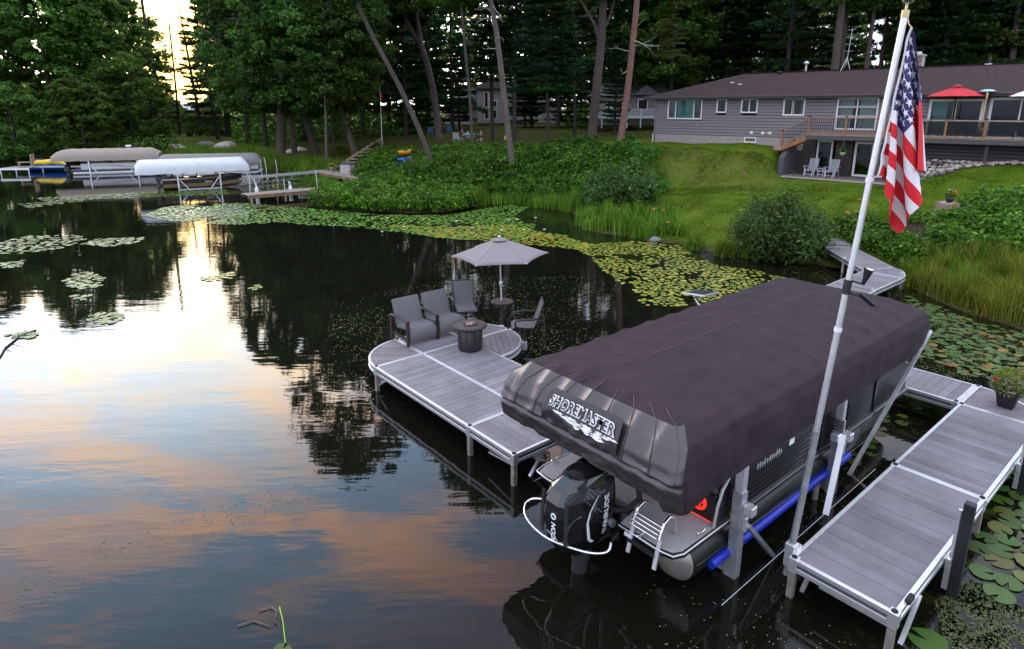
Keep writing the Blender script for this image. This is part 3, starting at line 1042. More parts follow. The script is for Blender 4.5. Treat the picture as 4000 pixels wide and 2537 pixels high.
# --- the deep wood behind everything reads as one mass
gf = np.random.default_rng(77)
nf = 82000
pxf = gf.uniform(-700, 4900, nf)
yf = gf.uniform(118, 185, nf)
hmax = np.array([9 + 5 * noise.noise(Vector((a * .004, 1, 0))) for a in pxf])
hmax = np.where((pxf > 610) & (pxf < 890), 5.5 + 2 * np.sin(pxf * .03), hmax)
hmax = np.where(pxf > 900, hmax + 19, hmax)
hmax = np.where((pxf > 900) & (pxf < 2700), hmax + 6, hmax)
hmax = np.where((pxf > 3300) & (pxf < 3560), 11 + 8 * np.sin(pxf * .05), hmax)
xf = (pxf - 2000) / FPX * yf
zf = height(xf, yf) + hmax * gf.uniform(0, 1, nf) ** .8
v, f = cards(np.stack([xf, yf, zf], 1), 1.5, .9, gf, up=.5)
tag(link('deep_wood', np_mesh('deep_wood', v, f), 'maple_leaf'), 'dark mass of the deep wood behind the houses', 'wood', kind='stuff')
nf = 16000
pxf = gf.uniform(930, 4900, nf)
yf = gf.uniform(88, 120, nf)
xf = (pxf - 2000) / FPX * yf
kk = ~((np.abs(pxf - 1950) < 260) & (yf < 117))
kk &= ~((pxf > 2300) & (pxf < 2680) & (yf < 92))
xf, yf = xf[kk], yf[kk]
zf = height(xf, yf) + 3.2 * gf.uniform(0, 1, len(xf)) ** 1.3
v, f = cards(np.stack([xf, yf, zf], 1), .9, .5, gf, up=.5)
tag(link('wood_understorey', np_mesh('wood_understorey', v, f), 'dark_shrub_leaf'), 'dark undergrowth between the trunks of the wood', 'undergrowth', kind='stuff')

for i, (px, Y, cz, sx, sz, lab) in enumerate([(1795, 101, 1.2, .8, .8, 'low boughed young conifer before the white house porch'), (2050, 98, 1.0, .9, .8, 'low boughed young conifer before the white house wing'), (2215, 96, .8, .9, .8, 'low boughed young conifer right of the white house'), (2400, 71, 1.5, .55, .5, 'low boughed young conifer left of the white railed deck'), (1630, 92, 1.0, 1.0, .9, 'low boughed young conifer behind the forked trunk')]):
    p = aty(px, 520, Y)
    simple_tree('young_conifer', lab, 'tree', p.x, Y, 16 * sz, .16, 'dark_bark', CROWN_P[i % 2], 'pine_needle', cz, (sx, sx, sz), None, seed=i + 11)
# --- slim trunks above the roof line, bright wood behind them
for px0, px1, Y, r_, lab in [(3262, 3292, 58, .34, 'stout trunk above the roof left of the antenna'), (3290, 3312, 62, .17, 'slim trunk touching the stout one above the roof'), (3385, 3420, 60, .2, 'slim leaning trunk right behind the antenna'),
                             (3440, 3478, 66, .2, 'slim trunk between the antenna and the flag'), (3490, 3530, 60, .17, 'slim dark trunk just left of the flagpole top'), (3950, 3985, 58, .25, 'dead limbed trunk above the right end of the roof'), (3715, 3745, 64, .3, 'dark trunk above the roof right of the chimney')]:
    a, b = aty(px0, 260, Y), aty(px1, -10, Y)
    z = gz(a.x, Y)
    d = (b - a) / (b.z - a.z)
    foot = a + d * (z - a.z)
    t = thing('slim_tree', lab, 'tree', (foot.x, Y, z - .1), 0, 'trunks above the roof line')
    top = d * 19
    mb = MB()
    mb.tube([(0, 0, 0), d * 7, d * 13, top], [r_ * 1.2, r_, r_ * .75, r_ * .4], 8)
    mb.build('trunk', 'oak_bark', t)
    link('crown', CROWN_B[3], 'oak_leaf', t, loc=d * 11, scale=(.62, .62, .9), rot=(0, 0, px0))
    if px0 == 3950:
        tb = MB()
        for (ax, ay), (ex, ey) in [((3952, 122), (3998, 128)), ((3948, 180), (3985, 176))]:
            a2, b2 = aty(ax, ay, Y), aty(ex, ey, Y - .4)
            f2 = Vector((foot.x, Y, z - .1))
            dead_twigs(tb, a2 - f2, b2 - a2, (b2 - a2).length, .05, g, 0)
        tb.build('dead_branch', 'dead_wood', t)


# ------------------------------------------------------------------ low plants
def inpoly(x, y, poly):
    ins = np.zeros(x.shape, bool)
    n = len(poly)
    for i in range(n):
        x0, y0 = poly[i]; x1, y1 = poly[(i + 1) % n]
        cnd = ((y0 > y) != (y1 > y)) & (x < (x1 - x0) * (y - y0) / (y1 - y0 + 1e-12) + x0)
        ins ^= cnd
    return ins


def zone_xy(pxpoly, n, g, zs=None):
    """random spots inside an area outlined in the picture, standing on the ground"""
    pts = []
    for i, q in enumerate(pxpoly):
        p = onground(q[0], q[1], q[2] if len(q) > 2 else 0.6)
        pts.append((p.x, p.y))
    xs, ys = zip(*pts)
    X, Y = [], []
    tot = 0
    while tot < n:
        x = g.uniform(min(xs), max(xs), n * 2); y = g.uniform(min(ys), max(ys), n * 2)
        k = inpoly(x, y, pts)
        X.append(x[k]); Y.append(y[k]); tot += k.sum()
        if k.sum() == 0: break
    X = np.concatenate(X)[:n]; Y = np.concatenate(Y)[:n]
    Z = np.maximum(height(X, Y), -0.05)
    return X, Y, Z


def leafy_patch(name, label, cat, pxpoly, n, h, per, leaf, lm, seed, spread=0.28, kind='stuff', clumpy=0.5, gap=-.25):
    """low leafy plants that nobody could count"""
    g = np.random.default_rng(seed)
    X, Y, Z = zone_xy(pxpoly, n, g)
    kp = np.array([noise.noise(Vector((a * 1.1, b * 1.1, seed + 3))) + .5 * noise.noise(Vector((a * 2.7, b * 2.7, seed))) > gap for a, b in zip(X, Y)])
    X, Y, Z = X[kp], Y[kp], Z[kp]
    n = len(X)
    hh = np.array([lerp(h[0], h[1], 0.5 + 0.5 * noise.noise(Vector((a * clumpy, b * clumpy, seed)))) for a, b in zip(X, Y)]) * g.uniform(0.75, 1.2, n)
    idx_ = np.repeat(np.arange(n), per)
    t = g.uniform(0.12, 1.0, len(idx_)) ** 0.7
    sp = spread * (0.5 + 0.6 * np.sin(PI * np.clip(t, 0, 1)))
    c = np.stack([X[idx_] + g.normal(size=len(idx_)) * sp, Y[idx_] + g.normal(size=len(idx_)) * sp, Z[idx_] + hh[idx_] * t], 1)
    v, f = cards(c, leaf[0], leaf[1], g, up=1.0, droop=0.2)
    sp_ = np.array([noise.noise(Vector((a * .7, b * .7, seed + 9))) for a, b in zip(X, Y)])
    pt = np.clip(.45 + .55 * sp_ + g.normal(size=n) * .2, 0, 1)
    o = link(name, tint(np_mesh(name, v, f), np.clip(pt[idx_] + g.normal(size=len(idx_)) * .08, 0, 1)), lm)
    return tag(o, label, cat, kind=kind)


def blades(X, Y, Z, H, Wd, g, lean=0.35, seg=3):
    """curved grass blades, one triangle-tipped strip each"""
    n = len(X)
    a = g.uniform(0, 2 * PI, n)
    b = g.uniform(0, 2 * PI, n)
    ln = np.abs(g.normal(size=n)) * lean
    rows = []
    for k in range(seg + 1):
        t = k / seg
        w_ = Wd * (1 - t ** 1.5) * 0.5
        cx = X + np.cos(a) * ln * H * t * t
        cy = Y + np.sin(a) * ln * H * t * t
        cz_ = Z + H * (t - 0.18 * ln * t * t)
        rows.append(np.stack([cx - np.cos(b) * w_, cy - np.sin(b) * w_, cz_], 1))
        rows.append(np.stack([cx + np.cos(b) * w_, cy + np.sin(b) * w_, cz_], 1))
    V = np.stack(rows, 1)
    base = (np.arange(n) * 2 * (seg + 1))[:, None]
    F = []
    for k in range(seg):
        F.append(base + np.array([2 * k, 2 * k + 1, 2 * k + 3, 2 * k + 2])[None])
    return V.reshape(-1, 3), np.concatenate(F)


def reed_patch(name, label, cat, pxpoly, n, h, wd, lm, seed, lean=0.25, clump=0):
    g = np.random.default_rng(seed)
    X, Y, Z = zone_xy(pxpoly, n, g)
    if clump:
        k = g.integers(0, clump, n)
        X = X[k] + g.normal(size=n) * 0.13; Y = Y[k] + g.normal(size=n) * 0.13
        Z = np.maximum(height(X, Y), -0.05)
    nb = np.array([noise.noise(Vector((a * 1.2, b * 1.2, seed))) for a, b in zip(X, Y)])
    H = (h[0] + (h[1] - h[0]) * np.clip(.5 + .7 * nb, 0, 1)) * g.uniform(.6, 1.15, n)
    v, f = blades(X, Y, Z, H, wd, g, lean)
    nb2 = np.array([noise.noise(Vector((a * .8, b * .8, seed + 5))) for a, b in zip(X, Y)])
    return tag(link(name, tint(np_mesh(name, v, f), np.clip(.45 + .5 * nb2 + g.normal(size=n) * .22, 0, 1), 8), lm), label, cat, kind='stuff')


# the spit of marsh plants in front of the wooden dock
leafy_patch('marsh_plants', 'dense bright green marsh plants on the low spit', 'marsh plants',
            [(1215, 812, 0), (1225, 782, 0), (1330, 760, 0), (1480, 733, 0), (1600, 748, .1), (1760, 742, .3), (1870, 775, .1), (1855, 818, 0), (1745, 838, 0), (1500, 836, 0), (1310, 826, 0)], 3600, (0.45, 1.05), 15, (0.22, 0.10), 'marsh_leaf', 51, 0.16)
leafy_patch('bank_undergrowth', 'dark tangled undergrowth on the wooded bank', 'undergrowth',
            [(1470, 728, .1), (1520, 660, 1), (1640, 620, 1.8), (1800, 588, 2.1), (1990, 598, 2.1), (2100, 606, 2.3), (2200, 580, 2.6), (2400, 605, 2.8), (2470, 640, 2.3), (2440, 690, 1.4), (2320, 740, .9), (2200, 770, .5), (2000, 775, .3), (1850, 765, .2), (1650, 742, .2)], 2300, (0.15, 1.35), 24, (0.30, 0.16), 'dark_shrub_leaf', 52, 0.42, clumpy=.55)
leafy_patch('bright_undergrowth', 'bright green leafy shrubs above the middle reeds', 'undergrowth',
            [(2050, 745, .5), (2100, 715, .9), (2220, 705, 1), (2320, 725, 1), (2330, 770, .5), (2200, 780, .3), (2080, 772, .3)], 420, (0.4, 1.2), 36, (0.24, 0.13), 'shrub_leaf', 53, 0.35, clumpy=.8)
leafy_patch('pine_foot_undergrowth', 'leafy shrub patch at the foot of the red pine', 'undergrowth',  # plain shrub green, as on the other bushes
            [(2230, 620, 2.3), (2260, 590, 2.7), (2380, 596, 2.8), (2440, 640, 2.4), (2340, 660, 2)], 260, (0.4, 1.0), 40, (0.2, 0.1), 'shrub_leaf', 54, 0.35)
leafy_patch('flower_meadow_plants', 'tall weedy plants between the red pine and the lawn', 'undergrowth',
            [(2330, 740, .9), (2400, 690, 1.4), (2500, 668, 1.8), (2570, 690, 1.4), (2600, 745, 1.1), (2560, 800, .8), (2400, 810, .6)], 620, (0.4, 1.1), 30, (0.2, 0.06), 'shrub_leaf', 55, 0.22)
leafy_patch('left_bank_undergrowth', 'dark undergrowth along the left bank behind the boats', 'undergrowth',
            [(-300, 594, .2), (-300, 545, .6), (100, 540, .9), (400, 540, 1), (640, 545, 1.1), (660, 600, .5), (560, 634, .1), (300, 620, .1), (0, 600, .1)], 1500, (1.0, 2.6), 55, (0.4, 0.22), 'dark_shrub_leaf', 56, 0.8)
leafy_patch('shore_undergrowth', 'leafy green plants around the stairs and kayaks', 'undergrowth',
            [(1390, 700, .5), (1420, 640, 1), (1480, 600, 1.5), (1600, 600, 1.7), (1620, 640, 1.4), (1520, 735, .1), (1420, 728, .1)], 900, (0.35, 1.1), 34, (0.24, 0.11), 'shrub_leaf', 57, 0.3)
reed_patch('shore_grass', 'tall green grass on the shore behind the metal gangway', 'reeds',
           [(630, 640, .1), (640, 600, .5), (800, 585, .8), (1000, 590, .7), (1090, 612, .8), (1250, 625, .7), (1350, 650, .6), (1330, 695, .1), (1200, 680, .1), (1000, 655, .1), (800, 650, .1)], 9000, (0.5, 1.1), 0.05, 'reed_blade', 58, .3)
reed_patch('cove_grass', 'grass growing between the gangway and the wooden dock', 'reeds',
           [(1120, 690, 0), (1230, 700, 0), (1330, 725, 0), (1300, 735, 0), (1180, 715, 0)], 900, (0.4, 0.9), 0.05, 'reed_blade', 66, .35)
reed_patch('middle_reeds', 'tall reeds along the water below the bright shrubs', 'reeds',
           [(1850, 805, 0), (1880, 770, .1), (2050, 762, .2), (2300, 770, .3), (2300, 815, 0.1), (2225, 835, 0), (2100, 815, 0), (1980, 800, 0)], 6000, (0.4, 1.3), 0.04, 'reed_blade', 59, .24, clump=420)
reed_patch('iris_reeds', 'thick sword leaved reeds standing in the shallows', 'reeds',
           [(2262, 900, 0), (2262, 845, 0), (2330, 828, .05), (2480, 850, .15), (2640, 860, .3), (2640, 930, .05), (2540, 938, 0), (2400, 920, 0)], 3400, (0.45, 1.25), 0.05, 'reed_blade', 60, .26, clump=170)
reed_patch('right_reeds', 'tall yellow green reeds below the shrubs on the right bank', 'reeds',
           [(3540, 1110, 0), (3560, 1050, .2), (3700, 1020, .6), (3850, 1030, .7), (4100, 1040, .8), (4200, 1300, 0), (4000, 1278, 0), (3860, 1240, 0), (3720, 1190, 0)], 7500, (0.2, 1.25), 0.03, 'autumn_reed', 61, .42, clump=420)
reed_patch('right_reeds_green', 'green grass mixed into the reeds by the walkway corner', 'reeds',
           [(3520, 1090, 0), (3500, 1030, .3), (3640, 990, .7), (3900, 1010, .8), (4100, 1020, .9), (4100, 1200, .2), (3760, 1170, .1)], 5500, (0.25, 0.95), 0.03, 'reed_blade', 62, .4)
leafy_patch('right_shrubs', 'dense leafy shrubs behind the stump on the right bank', 'undergrowth',
            [(3650, 985, .8), (3640, 920, 1), (3700, 880, 1.2), (3760, 830, 1.5), (3860, 800, 1.7), (4100, 790, 2), (4200, 1010, .9), (3900, 1020, .8)], 1150, (0.2, 1.15), 34, (0.18, 0.10), 'shrub_leaf', 63, 0.26, clumpy=.8)
leafy_patch('walkway_shrubs', 'bright leafy bushes right of the upper walkway', 'undergrowth',
            [(3270, 900, .8), (3330, 880, .9), (3430, 900, .9), (3560, 975, .7), (3600, 1030, .4), (3500, 1035, .3), (3380, 975, .6)], 560, (0.2, 0.85), 38, (0.15, 0.085), 'shrub_leaf', 64, 0.2, clumpy=.9)
leafy_patch('stump_weeds', 'low weeds on the lawn left of the stump', 'undergrowth',
            [(3480, 850, 1.2), (3560, 830, 1.3), (3640, 850, 1.3), (3650, 885, 1.2), (3560, 880, 1.1)], 130, (0.2, 0.4), 30, (0.1, 0.05), 'shrub_leaf', 65, 0.16)
leafy_patch('pale_undergrowth', 'pale leafy weeds standing in clumps on the bank', 'undergrowth',
            [(1560, 715, .3), (1640, 640, 1.5), (1800, 600, 2), (2100, 615, 2.2), (2300, 610, 2.6), (2480, 650, 2.2), (2560, 720, 1.2), (2400, 780, .7), (2100, 770, .4), (1800, 755, .3)], 1500, (0.5, 1.5), 26, (0.24, 0.11), 'marsh_leaf', 68, 0.22, clumpy=1.0, gap=.12)
reed_patch('bank_grass', 'loose tufts of tall grass among the bank undergrowth', 'reeds',
           [(1560, 715, .3), (1640, 640, 1.5), (1800, 600, 2), (2100, 615, 2.2), (2300, 610, 2.6), (2480, 650, 2.2), (2560, 720, 1.2), (2400, 780, .7), (2100, 770, .4), (1800, 755, .3)], 5200, (0.6, 1.5), 0.05, 'reed_blade', 67, .4, clump=330)
# lawn and slope: short blades give the turf its nap
gr = np.random.default_rng(70)
X, Y, Z = zone_xy([(2560, 940, .2), (2590, 720, 1.2), (2640, 705, 1.4), (3000, 712, 1.5), (3400, 730, 1.6), (3560, 715, 1.8), (3850, 650, 2.8), (4150, 660, 3), (4150, 850, 1.6), (3700, 830, 1.4), (3500, 890, 1), (3260, 900, .9), (3150, 930, .6), (2900, 985, .1), (2700, 960, .1)], 52000, gr)
v, f = blades(X, Y, Z - .01, gr.uniform(0.05, 0.11, len(X)), 0.028, gr, .6, 1)
nb = np.array([noise.noise(Vector((a * .35, b * .35, 1))) + .6 * noise.noise(Vector((a * 1.3, b * 1.3, 2))) for a, b in zip(X, Y)])
tag(link('lawn_grass', tint(np_mesh('lawn_grass', v, f), np.clip(.42 + .5 * nb + gr.normal(size=len(X)) * .15, 0, 1)), 'lawn_blade'), 'mown green lawn sloping from the house to the water', 'grass', kind='stuff')
k_ = 26000
ss_, oo_ = gr.uniform(-20.5, -7.7, k_), -2.0 - 5.2 * gr.uniform(0, 1, k_) ** 1.2
X, Y = HP.x + HR.x * ss_ + HN.x * oo_, HP.y + HR.y * ss_ + HN.y * oo_
Z = height(X, Y)
keep = gr.uniform(0, 1, len(X)) < np.array([.35 + .9 * noise.noise(Vector((a * .6, b * .6, 2))) + .35 * noise.noise(Vector((a * 2.2, b * 2.2, 5))) for a, b in zip(X, Y)])
X, Y, Z = X[keep], Y[keep], Z[keep]
v, f = blades(X, Y, Z - .01, gr.uniform(0.05, 0.17, len(X)), 0.035, gr, .8, 2)
tag(link('slope_grass', np_mesh('slope_grass', v, f), 'dry_blade'), 'rough dry grass on the slope below the grey house', 'grass', kind='stuff')


def shrub(name, label, cat, px, py, z, rad, hgt, n, leaf, lm, seed, flat=0.0, droop=.3, group=None):
    """one rounded bush: stems and a dome of leaf clumps"""
    g_ = np.random.default_rng(seed)
    p = atz(px, py, z)
    foot = Vector((p.x, p.y, max(-0.05, gz(p.x, p.y))))
    t = thing(name, label, cat, foot, 0, group)
    k = max(14, n // 90)
    a = g_.uniform(0, 2 * PI, k); u = g_.uniform(0, 1, k) ** .5; el = g_.uniform(0.02, 1, k)
    cc = np.stack([rad * u * np.cos(a), rad * u * np.sin(a), hgt * (0.12 + .8 * el * np.sqrt(np.clip(1 - u ** 2 * .85, 0, 1)))], 1)
    lump = np.array([1 + .45 * noise.noise(Vector((p_[0] * .9, p_[1] * .9, p_[2] * .9 + seed))) for p_ in cc])
    cc = cc * lump[:, None]
    ii = g_.integers(0, k, n)
    c = cc[ii] + g_.normal(size=(n, 3)) * np.array([rad, rad, hgt]) * .14
    c[:, 2] = np.abs(c[:, 2]) + .02
    v_, f_ = cards(c, leaf[0], leaf[1], g_, up=.8, droop=droop)
    tn = np.clip(g_.beta(1.5, 1.8, k)[ii] + g_.normal(size=n) * .1, 0, 1)
    mb = MB()
    for q in cc[:18]:
        mb.tube([(q[0] * .08, q[1] * .08, 0), (q[0] * .5, q[1] * .5, q[2] * .55), tuple(q)], [.022, .014, .006], 5)
    mb.build('stem', 'oak_bark', t)
    link('foliage', tint(np_mesh('foliage', v_, f_), tn), lm, t)
    return t


shrub('willow_shrub', 'big rounded willow bush at the lakeside left of the walkway', 'shrub', 3045, 985, .2, 1.7, 2.35, 15000, (0.24, 0.06), 'willow_leaf', 81, droop=.5)
shrub('willow_shrub', 'grey green willow bush behind the sword leaved reeds', 'shrub', 2430, 815, .35, 1.9, 2.2, 11000, (0.26, 0.07), 'willow_leaf', 82, droop=.4)
shrub('blue_shrub', 'blue grey ornamental shrub beside the stair rail', 'shrub', 1480, 590, 1.55, 0.9, 0.9, 1500, (0.22, 0.05), 'willow_leaf', 83)
shrub('yellow_shrub', 'yellow green bush leaning from the bank above the deck box', 'shrub', 1335, 600, 1.3, 0.7, 0.9, 900, (0.2, 0.1), 'marsh_leaf', 84)
for i, px in enumerate((746, 779, 806, 842, 866)):
    shrub('clipped_shrub', 'round dark clipped shrub in the row on the far lawn', 'shrub', px, 528, 1.55, .75, 1.5, 900, (0.22, 0.12), 'dark_shrub_leaf', 90 + i, group='row of clipped shrubs')
# clumps of day lilies and irises at the lawn's edge
M('orange_petal', (0.85, 0.16, 0.03), 0.5, var=.15)
M('yellow_petal', (0.8, 0.45, 0.03), 0.5, var=.15)


def lily_clump(label, px, py, z, n, h, blooms, seed):
    g_ = np.random.default_rng(seed)
    p = atz(px, py, z)
    foot = Vector((p.x, p.y, max(-.04, gz(p.x, p.y))))
    t = thing('day_lily_clump', label, 'flowers' if blooms else 'plant', foot)
    x = g_.normal(size=n) * .16; y = g_.normal(size=n) * .16
    v_, f_ = blades(x, y, np.zeros(n), g_.uniform(h * .55, h, n), .05, g_, .75, 4)
    link('leaf', np_mesh('leaf', v_, f_), 'reed_blade', t)
    for bx, by in blooms:
        q = aty(bx, by, foot.y) - foot
        mb = MB()
        mb.mi = 0
        mb.tube([(q.x * .2, 0, 0), (q.x * .8, 0, q.z * .6), tuple(q)], [.012, .01, .008], 5)
        mb.mi = 1
        for kk in range(6):
            a_ = kk * PI / 3
            d_ = Vector((math.cos(a_), math.sin(a_), .55))
            s_ = Vector((-math.sin(a_), math.cos(a_), 0)) * .035
            mb.add([q, q + d_ * .06 + s_, q + d_ * .11, q + d_ * .06 - s_], [(0, 1, 2, 3)], False)
        mb.build('bloom', ['reed_blade', 'orange_petal'], t)
    return t


lily_clump('day lily clump with two orange blooms at the reed tops', 2590, 900, .2, 120, 1.15, [(2555, 820), (2592, 824)], 1)
lily_clump('arching day lily clump with one orange bloom', 2650, 925, .15, 120, 1.0, [(2610, 872)], 2)
lily_clump('arching sword leaf clump on the bare lawn edge', 2705, 968, .08, 150, 1.0, [], 3)
lily_clump('sword leaf clump leaning over the water by the willow bush', 2830, 995, .06, 170, 1.0, [], 4)
lily_clump('tall sword leaf clump touching the willow bush', 2925, 1000, .06, 120, 1.1, [], 5)
lily_clump('orange day lilies by the walkway bush behind the flagpole', 3330, 900, .85, 60, .55, [(3290, 860), (3307, 832), (3345, 830), (3312, 838)], 6)
lily_clump('orange day lily right of the flagpole on the lawn', 3390, 860, 1.05, 30, .5, [(3390, 793), (3358, 783)], 7)
# ------------------------------------------------------------------ docks, lift and boat
def plank_mat(name, c1, c2, stretch, rough=0.62):
    m = bpy.data.materials.new(name)
    m.use_nodes = True
    t = m.node_tree
    b = t.nodes['Principled BSDF']
    b.inputs['Roughness'].default_value = rough
    b.inputs['Specular IOR Level'].default_value = 0.4
    co = N(t, 'ShaderNodeTexCoord')
    mp_ = N(t, 'ShaderNodeMapping', inp={'Scale': stretch})
    LK(t, co.outputs['Object'], mp_.inputs['Vector'])
    n1 = N(t, 'ShaderNodeTexNoise', inp={'Scale': 9.0, 'Detail': 5.0, 'Roughness': 0.65})
    n2 = N(t, 'ShaderNodeTexNoise', inp={'Scale': 1.3, 'Detail': 3.0, 'Roughness': 0.6})
    LK(t, mp_.outputs[0], n1.inputs['Vector']); LK(t, co.outputs['Object'], n2.inputs['Vector'])
    r = N(t, 'ShaderNodeValToRGB')
    r.color_ramp.elements[0].position = 0.3; r.color_ramp.elements[0].color = (*c1, 1)
    r.color_ramp.elements[1].position = 0.7; r.color_ramp.elements[1].color = (*c2, 1)
    LK(t, n1.outputs['Fac'], r.inputs['Fac'])
    oi = N(t, 'ShaderNodeObjectInfo')
    hv = N(t, 'ShaderNodeHueSaturation')
    mr = N(t, 'ShaderNodeMapRange', inp={'To Min': 0.82, 'To Max': 1.14})
    LK(t, oi.outputs['Random'], mr.inputs['Value'])
    ml = N(t, 'ShaderNodeMath', operation='MULTIPLY')
    m2 = N(t, 'ShaderNodeMapRange', inp={'From Min': 0.3, 'From Max': 0.7, 'To Min': 0.78, 'To Max': 1.14})
    LK(t, n2.outputs['Fac'], m2.inputs['Value'])
    LK(t, mr.outputs[0], ml.inputs[0]); LK(t, m2.outputs[0], ml.inputs[1])
    LK(t, ml.outputs[0], hv.inputs['Value'])
    LK(t, r.outputs[0], hv.inputs['Color'])
    LK(t, hv.outputs[0], b.inputs['Base Color'])
    bp = N(t, 'ShaderNodeBump', inp={'Strength': 0.35, 'Distance': 0.004})
    LK(t, n1.outputs['Fac'], bp.inputs['Height']); LK(t, bp.outputs[0], b.inputs['Normal'])
    MATS[name] = m


plank_mat('decking_x', (0.160, 0.153, 0.172), (0.240, 0.232, 0.256), (0.8, 26, 26))
plank_mat('decking_y', (0.160, 0.153, 0.172), (0.240, 0.232, 0.256), (26, 0.8, 26))
plank_mat('decking_diagonal', (0.155, 0.14, 0.15), (0.245, 0.225, 0.24), (4, 4, 14))
M('aluminium', (0.72, 0.73, 0.75), 0.36, 0.75, var=0.08, scale=9, bump=0.05, bscale=120)
M('dull_aluminium', (0.42, 0.43, 0.44), 0.5, 0.7, var=0.2, scale=9)
M('rail_groove', (0.10, 0.10, 0.105), 0.6, 0.3)
M('weathered_leg', (0.40, 0.37, 0.33), 0.5, 0.6, var=0.3, scale=7)
M('black_plastic', (0.016, 0.016, 0.018), 0.45, var=0.2)
M('rubber_black', (0.012, 0.012, 0.012), 0.75, var=0.2)
M('chrome', (0.85, 0.85, 0.87), 0.12, 1.0, var=0.0)


def clip(poly, nx, ny, d):
    """keep the part of a convex polygon where nx*x+ny*y <= d"""
    o_ = []
    for i in range(len(poly)):
        a, b = poly[i], poly[(i + 1) % len(poly)]
        da, db = nx * a[0] + ny * a[1] - d, nx * b[0] + ny * b[1] - d
        if da <= 0: o_.append(a)
        if (da < 0 < db) or (db < 0 < da):
            t = da / (da - db)
            o_.append((a[0] + (b[0] - a[0]) * t, a[1] + (b[1] - a[1]) * t))
    return o_


def planks(root, poly, ang, wd, gap, mat, z0=-0.028, z1=0.0, mini=0.03):
    """boards running along ang that fill a convex outline"""
    nx, ny = -math.sin(ang), math.cos(ang)
    ds = [nx * p[0] + ny * p[1] for p in poly]
    d = min(ds)
    k = 0
    n = max(1, round((max(ds) - d) / wd))
    wd = (max(ds) - d) / n
    for k in range(n):
        q = clip(clip(poly, nx, ny, d + (k + 1) * wd - gap / 2), -nx, -ny, -(d + k * wd + gap / 2))
        if len(q) < 3: continue
        mb = MB()
        mb.prism(q, z0, z1 + 0.0008 * ((k * 7) % 5))
        mb.build('plank', mat, root)


RAILP = [(-.05, .012), (-.006, .012), (0, .006), (0, -.045), (-.014, -.052), (-.014, -.098), (0, -.105), (0, -.155), (-.006, -.16), (-.05, -.16)]


def rail(root, pts, mat='aluminium', name='side_rail', side=1):
    """extruded edge profile along a line; side=1 puts the face on the right of the direction of travel"""
    P = []
    pts = [Vector((p[0], p[1], 0)) for p in pts]
    for i, p in enumerate(pts):
        d = (pts[min(i + 1, len(pts) - 1)] - pts[max(i - 1, 0)]).normalized()
        o_ = Vector((d.y, -d.x, 0)) * side
        P.append([p + o_ * q[0] + Vector((0, 0, q[1])) for q in RAILP])
    mb = MB()
    n = len(RAILP)
    vs = [p for row in P for p in row]
    k = len(P)
    for i in range(k - 1):
        for j in range(n):
            mb.mi = 1 if j == 4 else 0
            mb.add([vs[i * n + j], vs[i * n + (j + 1) % n], vs[(i + 1) * n + (j + 1) % n], vs[(i + 1) * n + j]], [(0, 1, 2, 3) if side > 0 else (3, 2, 1, 0)], False)
    mb.mi = 0
    mb.add(P[0], [tuple(range(n))], False)
    mb.add(P[-1], [tuple(range(n - 1, -1, -1))], False)
    return mb.build(name, [mat, 'rail_groove'], root)


def dleg(root, x, y, ztop=0.0, zbot=-1.3, w=0.075, cap=True):
    mb = MB()
    mb.box((x, y, (ztop - .02 + zbot) / 2), (w, w, ztop - .02 - zbot))
    lg = mb.build('leg', 'weathered_leg', root)
    mb = MB()
    mb.box((x, y, ztop - .08), (w + .03, w + .03, .2), bev=.006)
    mb.build('corner_bracket', 'aluminium', lg)
    if cap:
        mb = MB()
        mb.lathe([(.036, ztop + .018), (.036, ztop + .028), (.026, ztop + .036), (.012, ztop + .03)], (x, y, 0), 14)
        mb.build('cap', 'rubber_black', lg)
    return lg


def crossbar(root, a, b, w=.1, z=0.006, name='cross_rail'):
    mb = MB()
    a, b = Vector((*a, 0)), Vector((*b, 0))
    d = (b - a).normalized()
    o_ = Vector((-d.y, d.x, 0))
    mb.bar(a + Vector((0, 0, z - .03)), b + Vector((0, 0, z - .03)), w, .06)
    for k in (-1, 1):
        mb.bar(a + o_ * k * w * .3 + Vector((0, 0, z + .003)), b + o_ * k * w * .3 + Vector((0, 0, z + .003)), w * .26, .008)
    return mb.build(name, 'aluminium', root)


def brace(root, a, b, w=.05, name='brace', mat='aluminium'):
    mb = MB()
    mb.bar(a, b, w, w * .7)
    return mb.build(name, mat, root)


def arc(cx, cy, r, a0, a1, n=18):
    return [(cx + r * math.cos(R(lerp(a0, a1, i / n))), cy + r * math.sin(R(lerp(a0, a1, i / n)))) for i in range(n + 1)]


# ---- right dock: two long sections in front, rounded corner, cross dock and walkway to the lawn
rd = thing('aluminium_dock', 'long aluminium dock with grey decking right of the covered boat, leading to the lawn', 'dock', dk(0, 0), DKA)
for x0, x1 in ((0.0, 3.25), (3.25, 6.45)):
    planks(rd, [(x0 + .05, -1.15), (x1 - .05, -1.15), (x1 - .05, -.05), (x0 + .05, -.05)], PI / 2, 0.155, 0.004, 'decking_y')
rail(rd, [(0, 0), (3.25, 0)], side=-1); rail(rd, [(3.25, 0), (6.45, 0)], side=-1)
rail(rd, [(0, -1.2), (3.25, -1.2)], side=1); rail(rd, [(3.25, -1.2), (6.45, -1.2)], side=1)
rail(rd, [(0, 0), (0, -1.2)], side=1)
crossbar(rd, (3.25, -.05), (3.25, -1.15), .1)
crossbar(rd, (6.45, -.05), (6.45, -1.15), .1)
for x, y in ((.04, -.04), (.04, -1.16), (3.25, -.04), (3.25, -1.16), (6.45, -.04), (6.45, -1.16)):
    dleg(rd, x, y)
